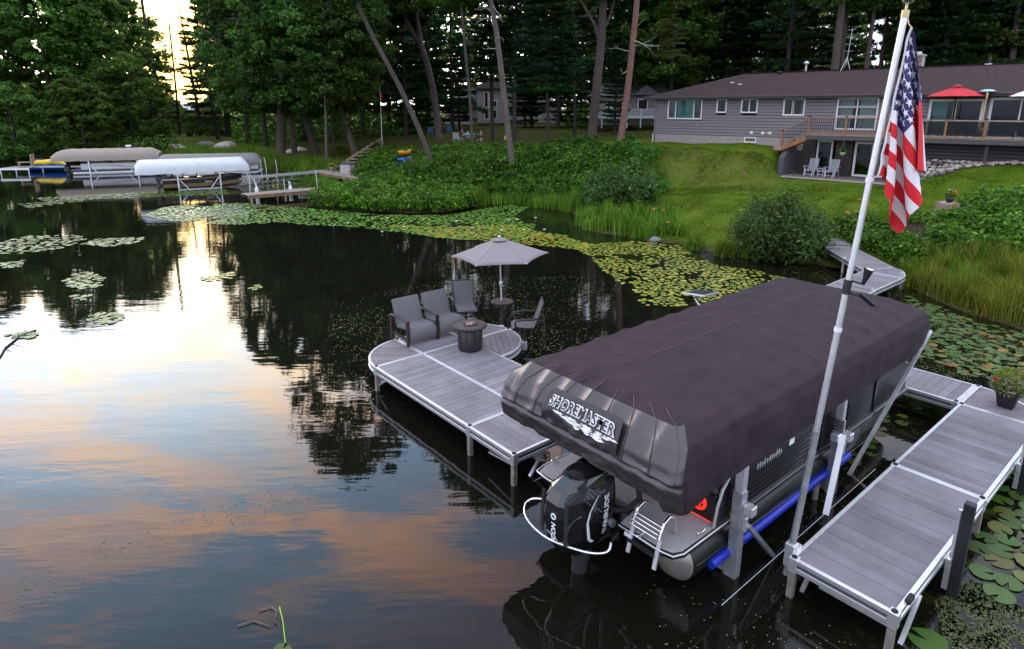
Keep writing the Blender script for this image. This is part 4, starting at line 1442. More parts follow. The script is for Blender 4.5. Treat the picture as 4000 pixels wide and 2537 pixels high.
brace(rd, (.06, -1.16, -.2), (.1, -.35, -.23)); brace(rd, (.1, -1.2, -.75), (.75, -1.2, -.15)); brace(rd, (.1, -.1, -.7), (.6, -.1, -.16), mat='weathered_leg')
brace(rd, (3.3, -.1, -.7), (3.9, -.1, -.16), mat='weathered_leg')
# cross dock
qc = arc(6.45, 0.0, 1.2, -90, 0)
planks(rd, [(6.5, -.06)] + arc(6.45, 0.0, 1.15, -88, -3), R(-42), 0.155, 0.004, 'decking_diagonal')
rail(rd, arc(6.45, 0.0, 1.2, -90, 0), side=1)
crossbar(rd, (6.5, .02), (7.6, .02), .13)
planks(rd, [(6.5, .09), (7.6, .09), (7.6, 3.95), (6.5, 3.95)], 0, 0.155, 0.005, 'decking_x')
rail(rd, [(6.45, .02), (6.45, 4.0)], side=-1); rail(rd, [(7.65, .02), (7.65, 4.0)], side=1)
dleg(rd, 6.5, .06); dleg(rd, 7.62, 0.0)
brace(rd, (6.5, 1.6, -.12), (6.9, 1.0, -.75))
brace(rd, (6.5, 2.5, -.12), (6.5, 3.1, -.75))
planks(rd, [(6.5, 4.05), (13.2, 4.05), (13.2, 5.2), (6.5, 5.2)], PI / 2, 0.155, 0.005, 'decking_y')
rail(rd, [(6.45, 5.25), (13.25, 5.25)], side=-1); rail(rd, [(7.65, 4.0), (13.25, 4.0)], side=1)
# last level section, wedge and the slanting walkway up to the lawn
planks(rd, [(13.3, 4.08), (15.5, 4.08), (15.5, 5.22), (13.3, 5.22)], PI / 2, 0.155, 0.004, 'decking_y')
rail(rd, [(13.25, 5.27), (15.5, 5.27)], side=-1); rail(rd, [(13.25, 4.03), (15.5, 4.03)], side=1)
crossbar(rd, (15.52, 4.08), (15.52, 5.22), .1)
wedge = [(15.58, 5.2), (15.58, 4.12), (15.9, 4.13), (16.35, 4.32), (16.62, 4.55), (16.72, 4.72)]
planks(rd, wedge, R(18), 0.155, 0.005, 'decking_x')
rail(rd, [(15.5, 4.03), (15.9, 4.08), (16.38, 4.27), (16.68, 4.5), (16.78, 4.7)], side=1)
wk = [(15.62, 5.3), (16.82, 4.76), (19.27, 7.14), (18.37, 7.89)]
planks(rd, wk, math.atan2(7.14 - 4.76, 19.27 - 16.82) + PI / 2, 0.155, 0.005, 'decking_diagonal')
rail(rd, [wk[1], wk[2]], side=1); rail(rd, [wk[0], wk[3]], side=-1); crossbar(rd, wk[0], wk[1], .08); crossbar(rd, wk[3], wk[2], .08)
wk2 = [(18.4, 7.94), (19.32, 7.18), (22.45, 9.5), (21.94, 9.93)]
planks(rd, wk2, math.atan2(9.5 - 7.18, 22.45 - 19.32) + PI / 2, 0.155, 0.005, 'decking_diagonal', z0=0.02, z1=0.05)
rail(rd, [wk2[1], wk2[2]], side=1); rail(rd, [wk2[0], wk2[3]], side=-1)
for x, y in ((13.3, 4.1), (16.3, 4.3), (15.55, 5.2), (10.2, 4.1), (18.3, 7.7), (17.0, 6.5), (8, 5.2)):
    dleg(rd, x, y, cap=False)

# ---- left patio dock with rounded ends
ld = thing('patio_dock', 'wide aluminium patio dock with rounded ends and lounge furniture', 'dock', dk(0, 0), DKA)
Y0, Y1, Y2, Y3 = 3.95, 5.18, 8.54, 9.74
for x0, x1 in ((-1.1, .1), (.1, 1.36)):
    planks(ld, [(x0 + .05, Y1 + .05), (x1 - .04, Y1 + .05), (x1 - .04, Y2 - .05), (x0 + .05, Y2 - .05)], 0, 0.140, 0.007, 'decking_x')
planks(ld, [(-1.05, Y0 + .05), (.1, Y0 + .05), (.1, Y1 - .05), (-1.05, Y1 - .05)], PI / 2, 0.155, 0.004, 'decking_y')
planks(ld, [(.04, Y2 + .06)] + arc(.1, Y2, 1.15, 91, 177), R(-38), 0.140, 0.007, 'decking_diagonal')
planks(ld, [(.16, Y2 + .05), (1.3, Y2 + .05), (1.3, Y3 - .05), (.16, Y3 - .05)], 0, 0.140, 0.006, 'decking_x')
planks(ld, [(1.42, Y2 + .06)] + arc(1.36, Y2, 1.22, 3, 87), R(8), 0.140, 0.007, 'decking_diagonal')
planks(ld, [(1.42, Y2 - .06)] + arc(1.36, Y2, 1.22, -87, -3)[::1], R(58), 0.140, 0.007, 'decking_diagonal')
rail(ld, [(-1.1, Y2), (-1.1, Y1)], side=1); rail(ld, [(-1.1, Y1), (-1.1, Y0)], side=1); rail(ld, [(-1.1, Y0), (.15, Y0)], side=1)
rail(ld, [(1.36, Y2 - 1.27), (1.36, Y1)], side=-1); rail(ld, [(.15, Y0), (.15, Y1)], side=1)
rail(ld, [(.15, Y1), (1.36, Y1)], side=1)
rail(ld, arc(.1, Y2, 1.2, 180, 90), side=-1)
rail(ld, [(.1, Y3), (1.36, Y3)], side=-1)
rail(ld, arc(1.36, Y2, 1.27, 90, -90, 30), side=-1)
crossbar(ld, (.1, Y1 + .05), (.1, Y2 - .03), .075); crossbar(ld, (-1.05, Y1), (1.3, Y1), .09); crossbar(ld, (-1.05, Y2), (1.33, Y2), .09)
crossbar(ld, (1.36, Y2), (2.58, Y2), .09); crossbar(ld, (.1, Y2 + .05), (.1, Y3 - .03), .09); crossbar(ld, (1.36, Y2 + .05), (1.36, Y3 - .03), .09)
crossbar(ld, (1.36, Y1), (1.36, Y2), .05, z=.004)
for x, y in ((-1.06, Y0 + .04), (-1.06, Y1), (-1.06, Y2), (.1, Y0 + .06), (.1, Y3 - .05), (1.36, Y3 - .05), (2.6, Y2), (1.34, Y1 + .05)):
    dleg(ld, x, y)
brace(ld, (-1.04, Y0 + .05, -.2), (-1.0, Y0 + .75, -.3)); brace(ld, (-.35, Y0 + .06, -.14), (-.85, Y0 + .07, -.75)); brace(ld, (-1.02, Y2 - .02, -.42), (-1.0, Y2 - .45, -.12))

# ---- boat lift with its canopy
bl = thing('boat_lift', 'aluminium boat lift with a big dark brown fabric canopy over the pontoon boat', 'boat lift', dk(0, 0, 0), DKA)
YR, YL = 0.62, 3.66
for x in (-0.18, 2.66):
    for y, sgn in ((YR, 1), (YL, -1)):
        mb = MB(); mb.box((x, y, .3), (.13, .13, 1.9)); po = mb.build('post', 'dull_aluminium', bl)
        mb = MB(); mb.box((x, y, 1.3), (.105, .105, 1.0)); mb.build('inner_post', 'aluminium', po)
        mb = MB(); mb.box((x + .03, y - sgn * .13, 1.02), (.13, .13, .13), bev=.01); mb.build('pulley_box', 'aluminium', po)
        mb = MB(); mb.box((x + .02, y - sgn * .09, .8), (.07, .05, .2), bev=.008); mb.build('bracket', 'aluminium', po)
for y, sgn in ((YR, 1), (YL, -1)):
    brace(bl, (-.12, y - sgn * .1, .78), (.55, y - sgn * .16, .02), .075, mat='dull_aluminium')
    brace(bl, (2.62, y - sgn * .09, 1.06), (2.0, y - sgn * .22, -.1), .085)
    brace(bl, (6.0, y - sgn * .1, 1.95), (3.35, y + .02, -.05), .06)
    mb = MB(); mb.tube([(-.75, y - sgn * .2, .004), (1.2, y - sgn * .2, .006), (3.9, y - sgn * .2, .004)], .006, 6); mb.build('cable', 'aluminium', bl)
    mb = MB(); mb.box((1.2, y - sgn * .36, -.12), (4.6, .12, .14)); mb.build('base_beam', 'weathered_leg', bl)
    mb = MB(); mb.box((2.3, y + sgn * .02, 1.86), (7.0, .05, .06)); mb.build('canopy_rail', 'aluminium', bl)
M('blue_vinyl', (0.010, 0.035, 0.45), 0.35, var=0.1, scale=5)
for y in (.70, 3.25):
    mb = MB(); mb.tube([(-.6, y, .33), (1.3, y, .33), (3.4, y, .33)], .062, 14); bk = mb.build('bunk', 'blue_vinyl', bl)
    for x in (-.2, 2.3):
        mb = MB(); mb.tube([(x, y, -.3), (x, y, .27)], .05, 8); mb.build('bunk_post', 'weathered_leg', bk)
for x in (-.18, 2.66):
    mb = MB(); mb.box((x, (YR + YL) / 2, .1), (.12, YL - YR - .1, .14)); mb.build('lift_beam', 'dull_aluminium', bl)
mb = MB(); mb.box((2.52, YR - .02, 1.02), (.12, .12, .12), bev=.01); mb.mi = 1
for k in range(4): mb.tube([(2.6 + .05 * math.cos(a), YR + .0 + .08 * math.sin(a), 1.12 + .05 * k + .02 * math.cos(a * 2)) for a in np.linspace(0, 6.1, 9)], .012, 5)
mb.build('winch_rope', ['aluminium', 'rubber_black'], bl)

# canopy: rings from the ridge down to the loose skirt
M('canopy_fabric', (0.034, 0.022, 0.028), 0.62, var=0.28, scale=3.0, bump=0.25, bscale=55, spec=0.14)
M('canopy_vinyl', (0.046, 0.037, 0.037), 0.30, var=0.15, scale=3.0, bump=0.10, bscale=14, spec=0.75)
CX0, CX1, CYR, CYL = -1.72, 6.15, 0.52, 3.62
CM = (CYR + CYL) / 2


def canopy_pt(u, k):
    """u 0..1 round the rim (starts mid stern, runs towards the right side), k ring coordinate 0 skirt hem .. 7 ridge"""
    rings = [(0, .05, 1.66), (0, .02, 1.80), (.012, .0, 1.95), (.04, .06, 2.13), (.11, .24, 2.31), (.28, .55, 2.45), (.75, 1.05, 2.545), ((CYL - CYR) / 2 + .004, 1.53, 2.61)]
    i = min(6, int(k)); f = k - i
    f = f * f * (3 - 2 * f) * .25 + f * .75
    d = lerp(rings[i][0], rings[i + 1][0], f); e_ = lerp(rings[i][1], rings[i + 1][1], f); z = lerp(rings[i][2], rings[i + 1][2], f)
    x0, x1, y0, y1 = CX0 + e_ * .62, CX1 - e_ * .62, CYR + d, CYL - d
    w_, l_ = y1 - y0, x1 - x0
    # rim of a plain rectangle so that the sides keep their own parameter range
    per = 2 * ((CX1 - CX0) + (CYL - CYR))
    s_ = (u % 1.0) * per
    hw = (CYL - CYR) / 2; ll = CX1 - CX0
    rc = .22 * (1 - k / 7)
    if s_ < hw: t = s_ / hw; p = [x0, lerp((y0 + y1) / 2, y0, t)]
    elif s_ < hw + ll: t = (s_ - hw) / ll; p = [lerp(x0, x1, t), y0]
    elif s_ < 3 * hw + ll: t = (s_ - hw - ll) / (2 * hw); p = [x1, lerp(y0, y1, t)]
    elif s_ < 3 * hw + 2 * ll: t = (s_ - 3 * hw - ll) / ll; p = [lerp(x1, x0, t), y1]
    else: t = (s_ - 3 * hw - 2 * ll) / hw; p = [x0, lerp(y1, (y0 + y1) / 2, t)]
    # soften corners
    for cx, cy, sx, sy in ((x0, y0, 1, 1), (x1, y0, -1, 1), (x1, y1, -1, -1), (x0, y1, 1, -1)):
        ax, ay = (p[0] - cx) * sx, (p[1] - cy) * sy
        if ax < rc and ay < rc and rc > 0:
            q = Vector((rc - ax, rc - ay))
            L_ = max(q.length, 1e-5)
            if L_ > rc:
                q = q / L_ * rc
                p = [cx + sx * (rc - q.x), cy + sy * (rc - q.y)]
    return p[0], p[1], z


def canopy_full(u, k, flat=False):
    x, y, z = canopy_pt(u, k)
    front = x < CX0 + .9
    side_r = y < CYR + .2
    # cloth sags between the bows, flutes between the ribs of the end cap, and the hem hangs loose
    rib = abs(math.sin((y - CYR) / (CYL - CYR) * PI * 8))
    bow = abs(math.sin((x - CX0) / 0.61 * PI / 1.0))
    cap = max(0.0, 1 - (x - CX0) / .75) * sstep(k, 1.6, 2.6) * (1 - sstep(k, 5.6, 6.6)) if True else 0
    top = float(sstep(k, 3.6, 5.2)) * min(1.0, max(0.0, (x - CX0 - .5) / .5)) * (1 - float(sstep(k, 6.6, 7)) * .5)
    cap = 0.0 if flat else float(cap)
    x += cap * .065 * rib ** .8
    z -= cap * .045 * rib ** .8
    z -= top * .048 * bow ** .55
    z += .012 * noise.noise(Vector((x * 1.7, y * 2.0, 3))) * top
    hem = 1 - float(sstep(k, 0, 1.9))
    n1 = noise.noise(Vector((x * 1.1 + 4, y * 1.3, 7)))
    n2 = noise.noise(Vector((x * 3.7, y * 3.9, 9)))
    z += hem * (.045 * n1 + .02 * n2)
    if y < CYR + .25:
        y -= hem * (.05 * n1 + .03 * n2); y -= .022 * noise.noise(Vector((x * 2.6, z * 1.2, 2))) * float(sstep(k, .2, 1.5)) * (1 - float(sstep(k, 3, 4)))
        z -= hem * .10 * math.exp(-((x - CX0 - .15) / .42) ** 2)
        z += hem * .06 * math.exp(-((x - .5) / .9) ** 2) * 0
    if y > CYL - .25: y += hem * (.05 * n1 + .03 * n2)
    if x < CX0 + .25:
        x -= hem * (-.02 + .05 * n1 + .035 * n2)
        x += .045 * math.exp(-((k - 1.75) / .16) ** 2)          # the strap line above the loose flap
        x += .030 * noise.noise(Vector((y * 7, k * 1.6, 5))) * (1 - float(sstep(k, 2.2, 3.4)))
        z += .02 * noise.noise(Vector((y * 5, k * 2.0, 8))) * (1 - float(sstep(k, 1.6, 3)))
    if x > CX1 - .25: x += hem * .04 * n1
    return Vector((x, y, z))


NU, NK = 340, 44
P = [[canopy_full(i / NU, 7 * j / (NK - 1)) for i in range(NU + 1)] for j in range(NK)]
mb = MB()
mb.grid(P, True, flip=True)
cv = mb.build('canopy_cover', ['canopy_fabric', 'canopy_vinyl'], bl)
FU = (CYL - CYR) / 2 / (2 * ((CX1 - CX0) + (CYL - CYR))) + .006
for po_ in cv.data.polygons:
    j_, i_ = divmod(po_.index, NU)
    u_ = (i_ + .5) / NU
    po_.material_index = 1 if (7 * (j_ + 1) / (NK - 1) < 5.1 and (u_ < FU or u_ > 1 - FU)) else 0
# seams and cover edges
M('seam_thread', (0.13, 0.11, 0.11), 0.7, var=.2)


def cap_uk(y, k, flat=False):
    per = 2 * ((CX1 - CX0) + (CYL - CYR))
    u = ((CM - y) / per) % 1.0
    return canopy_full(u, k, flat)


for j in range(8):
    yy = CYR + (CYL - CYR) * (j + .5) / 8 if False else CYR + (CYL - CYR) * (j + .001) / 8 + (0 if j else .02)
    mb = MB()
    pts = [cap_uk(yy, k) + Vector((-.006, 0, .004)) for k in np.linspace(1.75, 5.6, 14)]
    mb.tube(pts, .005, 5); mb.build('cap_seam', 'canopy_vinyl', cv)
PER = 2 * ((CX1 - CX0) + (CYL - CYR))
for kk_ in (6.9, 6.2):
    mb = MB()
    pts = [canopy_full(1 - ((CYL - CYR) / 2 + (x - CX0)) / PER, kk_) + Vector((0, 0, .004)) for x in np.linspace(CX0 + .9, CX1 - .7, 70)]
    mb.tube(pts, .0035, 4); mb.build('ridge_seam', 'seam_thread', cv)
# maker's patch and lettering on the stern end
M('patch_vinyl', (0.03, 0.026, 0.027), 0.22, var=.15, scale=5, bump=.25, bscale=7)
M('white_print', (0.85, 0.86, 0.87), 0.5, var=0.03)
M('black_print', (0.012, 0.012, 0.014), 0.5, var=0.0)
PY0, PY1, PK0, PK1 = 2.66, 1.36, 4.3, 1.95


def patch(a, b, lift=.02):
    """a 0..1 from the left, b 0..1 from the bottom of the patch"""
    p = cap_uk(lerp(PY0, PY1, a), lerp(PK1, PK0, b), True)
    return p + Vector((-.9, 0, .45)) * lift


mb = MB()
mb.grid([[patch(i / 40, j / 20, .012) for i in range(41)] for j in range(21)], True)
pt = mb.build('logo_patch', 'patch_vinyl', cv)
AW, AH = 1.30, .60


def onpatch(lift):
    return lambda x, y, z: patch(.5 + x / AW, .52 + y / AH, lift)


for nm, offs, lm, lf in (('lettering', .014, 'white_print', .026), ('lettering', .002, 'black_print', .040)):
    me = text_mesh('SHOREMASTER', .158, offs, spacing=1.12)

    def lay(x, y, z, lf=lf):
        return onpatch(lf)(x * .98, y * 1.3 + .095 - .05 * x * x, z)
    warp(me, lay)
    link(nm, me, lm, pt)
mb = MB()
gs = random.Random(5)
for r_ in range(4):
    x = -.46 + r_ * .13
    while x < .46 - r_ * .06:
        L_ = gs.uniform(.12, .26)
        ys = -.045 - .036 * r_
        top = [(x + L_ * i / 8, ys + .018 * math.sin(PI * i / 8) + .008 * math.sin(i * 2.3)) for i in range(9)]
        bot = [(x + L_ * i / 8, ys - .026 * math.sin(PI * i / 8)) for i in range(8, 0, -1)]
        mb.add([onpatch(.026)(p[0], p[1], 0) for p in top + bot], [tuple(range(len(top + bot)))], False)
        x += L_ + gs.uniform(-.03, .04)
mb.build('splash_mark', 'white_print', pt, kind='stuff')
# solar panel on an arm at the far side of the canopy
M('solar_cell', (0.02, 0.025, 0.045), 0.15, var=.2)
sp_ = MB(); sp_.tube([(3.3, 3.55, 2.2), (3.3, 3.66, 2.26), (3.3, 3.74, 2.34), (3.5, 3.74, 2.39)], .02, 8); sa = sp_.build('solar_arm', 'aluminium', bl)
mb = MB(); mb.box((0, 0, 0), (.62, .46, .03)); pn = mb.build('solar_panel', 'aluminium', bl, loc=(3.5, 3.74, 2.42), rot=(R(-4), R(6), R(6)))
mb = MB(); mb.box((0, 0, .018), (.55, .39, .006)); mb.build('cell', 'solar_cell', pn)
# ---- pontoon boat on the lift (built in the dock's frame, z above the water)
M('boat_black', (0.010, 0.010, 0.011), 0.22, var=0.15, scale=3, coat=.3)
M('boat_panel', (0.007, 0.007, 0.008), 0.35, var=0.2, scale=3)
M('boat_carpet', (0.38, 0.37, 0.375), 0.95, var=0.16, scale=60, bump=.3, bscale=260)
M('pontoon_black', (0.012, 0.013, 0.012), 0.32, 0.2, var=0.2, scale=3)
M('pontoon_metal', (0.40, 0.36, 0.33), 0.35, 0.7, var=0.25, scale=5)
M('seat_vinyl', (0.10, 0.095, 0.10), 0.5, var=.1)
M('red_lamp', (0.9, 0.02, 0.02), 0.4, var=0)
MATS['red_lamp'].node_tree.nodes['Principled BSDF'].inputs['Emission Color'].default_value = (1, .03, .02, 1)
MATS['red_lamp'].node_tree.nodes['Principled BSDF'].inputs['Emission Strength'].default_value = .4
pb = thing('pontoon_boat', 'black pontoon boat resting on the lift under the brown canopy', 'boat', dk(0, 0, 0), DKA)
BX0, BX1, BYR, BYL, BZ = -1.34, 5.9, .74, 3.14, .80
for y in (1.03, 2.86):
    mb = MB()
    prof = [(-.93, .305), (-.90, .315), (0, .315), (4.6, .315), (5.3, .26), (5.8, .12), (6.0, .02)]
    mb.tube([(x, y, .42 + max(0, x - 4.6) * .12) for x, r in prof], [r for x, r in prof], 24)
    pn_ = mb.build('pontoon', 'pontoon_black', pb)
    mb = MB()
    n = 24
    ring = [(-.935, y + .30 * math.cos(2 * PI * i / n), .42 + .30 * math.sin(2 * PI * i / n)) for i in range(n)]
    tip = [(-1.06, y + .14 * math.cos(2 * PI * i / n), .40 + .16 * math.sin(2 * PI * i / n)) for i in range(n)]
    mb.add(ring + tip, [(i, (i + 1) % n, n + (i + 1) % n, n + i) for i in range(n)] + [tuple(range(n, 2 * n))], True)
    mb.build('end_cap', 'pontoon_metal', pn_)
    mb = MB(); mb.tube([(4.5, y - .316, .3), (-.9, y - .318, .46)], .012, 6); mb.build('rub_strip', 'boat_black', pn_)


def rounded(x0, x1, y0, y1, r, n=6):
    o_ = []
    for cx, cy, a0 in ((x1 - r, y1 - r, 0), (x0 + r, y1 - r, 90), (x0 + r, y0 + r, 180), (x1 - r, y0 + r, 270)):
        o_ += arc(cx, cy, r, a0, a0 + 90, n)
    return o_


# floor with a notch for the motor between two swim platforms
fl = [(5.9, BYL), (BX0 + .15, BYL), (BX0 + .03, BYL - .06), (BX0, BYL - .2), (BX0, 2.42), (-.98, 2.36), (-.98, 1.62), (BX0, 1.56), (BX0, BYR + .2), (BX0 + .04, BYR + .06), (BX0 + .16, BYR), (5.9, BYR)]
mb = MB(); mb.prism(fl, BZ - .025, BZ); mb.build('deck', 'boat_carpet', pb)
mb = MB()
mb.tube([(p[0], p[1], BZ - .045) for p in [(5.9, BYL + .01)] + fl[1:-1] + [(5.9, BYR - .01)]], .042, 8)
mb.build('deck_edge', 'boat_black', pb)
mb = MB()
mb.tube([(p[0], p[1], BZ - .012) for p in [(5.9, BYL + .03), (BX0 + .13, BYL + .03), (BX0 - .02, BYL - .02), (BX0 - .04, BYL - .2), (BX0 - .04, 2.44)]], .012, 6)
mb.tube([(p[0], p[1], BZ - .012) for p in [(BX0 - .04, 1.56), (BX0 - .04, BYR + .2), (BX0, BYR + .02), (BX0 + .14, BYR - .03), (.2, BYR - .03)]], .012, 6)
mb.build('trim_strip', 'aluminium', pb)
# splash well in front of the motor
mb = MB(); mb.box((-1.04, 1.99, .66), (.1, .66, .3)); mb.box((-.80, 1.99, .5), (.45, .62, .03)); mb.build('motor_well', 'pontoon_metal', pb)
mb = MB(); mb.box((-1.12, 1.99, .55), (.05, .5, .5), bev=.01); mb.build('transom', 'boat_black', pb)
mb = MB(); mb.box((BX0 - .052, 1.40, .74), (.012, .1, .05)); mb.box((BX0 - .052, 2.32, .74), (.012, .09, .05)); mb.build('warning_sticker', 'white_print', pb, kind='stuff')
# fence panels with pressed lines and curved rear corners
for y, sg in ((BYR + .03, -1), (BYL - .03, 1)):
    mb = MB()
    pr = [(-.52, BZ), (-.47, BZ + .25), (-.38, BZ + .47), (-.22, BZ + .62), (5.5, BZ + .66), (5.8, BZ + .5), (5.85, BZ)]
    n = len(pr)
    vs = [(p[0], y, p[1]) for p in pr] + [(p[0], y + sg * .03, p[1]) for p in pr]
    mb.add(vs, [tuple(range(n)), tuple(range(2 * n - 1, n - 1, -1))] + [(i, n + i, n + (i + 1) % n, (i + 1) % n) for i in range(n)])
    fn = mb.build('fence_panel', 'boat_panel', pb)
    mb = MB(); mb.tube([(p[0], y + sg * .02, p[1]) for p in pr[:-1]], .022, 8); mb.build('fence_rail', 'dull_aluminium', fn)
    for k in range(6):
        mb = MB(); mb.bar((-.36 + .03 * k, y + sg * .034, BZ + .08 + .075 * k), (2.1 + .1 * k, y + sg * .034, BZ + .08 + .075 * k), .014, .012); mb.build('pressed_line', 'boat_black', fn)
    for x in (2.3, 3.2, 4.3):
        mb = MB(); mb.bar((x, y + sg * .04, BZ + .02), (x, y + sg * .04, BZ + .64), .03, .03); mb.build('fence_post', 'boat_black', fn)
    if sg < 0:
        mb = MB(); mb.box((1.35, y - .036, BZ + .52), (.14, .006, .09)); mb.build('name_plate', 'white_print', fn)
        gs2 = random.Random(3)
        mb = MB()
        for k in range(11):
            x = .42 + k * .062
            mb.bar((x, y - .037, BZ + .44), (x + gs2.uniform(.01, .03), y - .037, BZ + .44 + gs2.uniform(.06, .11)), .012, .005)
        mb.build('boat_name', 'white_print', fn, kind='stuff')
# seats hidden in the shade of the canopy
for c_, d_ in (((.15, 1.25, BZ + .22), (1.1, .9, .42)), ((.15, 2.65, BZ + .22), (1.1, .9, .42)), ((4.2, 1.2, BZ + .22), (2.0, .7, .42)), ((4.2, 2.7, BZ + .22), (2.0, .7, .42)), ((-.2, 1.25, BZ + .5), (.2, .9, .25)), ((-.2, 2.65, BZ + .5), (.2, .9, .25))):
    mb = MB(); mb.box(c_, d_, bev=.05); mb.build('seat', 'seat_vinyl', pb)
# red lit speaker facing the swim platform
mb = MB(); mb.box((-.44, 1.02, BZ + .2), (.05, .48, .4), bev=.015); pnl = mb.build('speaker_panel', 'boat_black', pb)
mb = MB()
mb.tube([(-.472, 1.02 + (.1) * math.cos(a), BZ + .22 + (.1) * math.sin(a)) for a in np.linspace(0, 2 * PI, 20, endpoint=False)], .022, 6, closed=True)
for k in range(6):
    a = k * PI / 3
    mb.bar((-.474, 1.02, BZ + .22), (-.474, 1.02 + .09 * math.cos(a), BZ + .22 + .09 * math.sin(a)), .016, .012)
mb.build('speaker_ring', 'red_lamp', pnl)
mb = MB(); mb.bar((-.468, .82, BZ + .010), (-.468, 1.2, BZ + .010), .007, .007); mb.build('light_strip', 'red_lamp', pnl)
# boarding ladder folded up on the right platform
ldr = MB()
for y in (.98, 1.38):
    ldr.tube([(-1.0, y, BZ), (-1.0, y, BZ + .17), (-1.05, y, BZ + .27), (-1.14, y, BZ + .31), (-1.24, y, BZ + .27), (-1.30, y, BZ + .16), (-1.36, y, BZ - .02), (-1.40, y, BZ - .22)], .019, 10)
lad = ldr.build('ladder_rail', 'chrome', pb)
for k in range(4):
    mb = MB(); z_ = BZ + .23 - .035 * k; mb.tube([(-1.28 - .035 * k, .98, z_), (-1.28 - .035 * k, 1.38, z_)], .013, 8); mb.build('step', 'chrome', lad)
for y in (.98, 1.38):
    mb = MB(); mb.bar((-1.34, y - .025, BZ + .1), (-1.43, y - .025, BZ - .26), .05, .025); mb.build('ladder_leg', 'aluminium', lad)
mb = MB(); mb.bar((-1.4, .98, BZ - .1), (-1.4, 1.38, BZ - .1), .06, .03); mb.build('step', 'rubber_black', lad)
# cleats
for x, y in ((-1.0, BYL - .02), (-.75, BYR + .03), (BX0 - .03, 2.75), (BX0 - .03, 1.22)):
    mb = MB(); mb.tube([(x - .07, y, BZ + .05), (x - .03, y, BZ + .035), (x + .03, y, BZ + .035), (x + .07, y, BZ + .05)], .013, 6); mb.tube([(x, y, BZ - .02), (x, y, BZ + .04)], .012, 6); mb.build('cleat', 'chrome', pb)
# ski tow hoop round the motor
hoop = []
for px, py, z in [(2178, 1955, .80), (2120, 1950, .80), (2080, 1950, .78), (2055, 1968, .75), (2050, 2005, .72), (2075, 2050, .7), (2130, 2098, .7), (2200, 2130, .7), (2290, 2158, .7), (2350, 2162, .7), (2378, 2150, .72), (2386, 2125, .76)]:
    p = atz(px, py, z)
    d = p - dk(0, 0, 0)
    hoop.append((d.x * math.cos(DKA) + d.y * math.sin(DKA), -d.x * math.sin(DKA) + d.y * math.cos(DKA), z))


def smooth_path(P, n=6):
    P = [Vector(p) for p in P]
    o_ = []
    for i in range(len(P) - 1):
        a, b, c, d = P[max(i - 1, 0)], P[i], P[i + 1], P[min(i + 2, len(P) - 1)]
        for k in range(n):
            t = k / n
            o_.append(.5 * ((2 * b) + (c - a) * t + (2 * a - 5 * b + 4 * c - d) * t * t + (3 * b - a - 3 * c + d) * t ** 3))
    return o_ + [P[-1]]


mb = MB(); mb.tube(smooth_path(hoop), .017, 10); mb.build('tow_hoop', 'chrome', pb)
for a_, b_ in ((hoop[-1], (-1.32, 1.62, .6)), (hoop[0], (-1.32, 2.38, .6))):
    mb = MB(); mb.tube([a_, b_], .017, 8); mb.build('hoop_bracket', 'chrome', pb)

# outboard: stacked outlines from the leg up to the cowl top (px = towards the stern)
M('motor_gloss', (0.009, 0.009, 0.010), 0.10, var=0, coat=.8)
M('motor_satin', (0.030, 0.031, 0.033), 0.38, var=.15, scale=8)
mot = MB()
MX, MY = -1.62, 1.98


def ring(z, front, back, wf, wb, r=.3, n=5):
    """outline in plan: front edge (boat side), back edge, half widths"""
    o_ = []
    for sx, x_, w_ in ((1, front, wf), (1, front, wf), (-1, back, wb), (-1, back, wb)):
        pass
    pts = [(front, wf * .55), (front - .05, wf * .85), (lerp(front, back, .3), max(wf, wb)), (lerp(front, back, .7), lerp(max(wf, wb), wb, .5)), (back + .05, wb * .85), (back, wb * .5)]
    full = pts + [(x, -y) for x, y in reversed(pts)]
    return [Vector((MX + x, MY + y, z)) for x, y in full]


RG = [ring(.30, .16, -.16, .10, .09), ring(.40, .26, -.30, .16, .14), ring(.52, .34, -.42, .22, .17), ring(.66, .40, -.50, .25, .20), ring(.86, .43, -.54, .265, .21), ring(1.05, .44, -.55, .27, .21), ring(1.22, .43, -.53, .265, .20),
      ring(1.36, .41, -.45, .25, .18), ring(1.46, .34, -.28, .215, .15), ring(1.515, .22, -.08, .15, .10), ring(1.535, .12, .0, .08, .06)]
n = 12
vs = [p for r_ in RG for p in r_]
fs = [(i * n + j, i * n + (j + 1) % n, (i + 1) * n + (j + 1) % n, (i + 1) * n + j) for i in range(len(RG) - 1) for j in range(n)]
fs.append(tuple((len(RG) - 1) * n + j for j in range(n)))
mot.add(vs, fs, False)
mo = mot.build('outboard_motor', 'motor_gloss', pb)
bv = mo.modifiers.new('soft_edges', 'BEVEL'); bv.width = .022; bv.segments = 2; bv.limit_method = 'ANGLE'; bv.angle_limit = R(12)
mb = MB()
mb.tube([(MX + .02, MY, .40), (MX + .0, MY, .1), (MX - .05, MY, -.3)], [.15, .11, .09], 12)
mb.box((MX + .34, MY, .52), (.26, .26, .36), bev=.03)
mb.build('midsection', 'motor_satin', mo)
mb = MB(); mb.tube([(MX + .30, MY - .29, .70), (MX + .30, MY - .18, .70)], .055, 12); mb.build('pivot', 'dull_aluminium', mo)
mb = MB(); mb.tube([(MX + .36, MY - .12, .78), (MX + .55, MY - .3, .80), (MX + .72, MY - .36, .92), (MX + .76, MY - .3, 1.06), (MX + .78, MY - .2, 1.1)], .042, 10); mb.build('rigging_hose', 'rubber_black', mo)
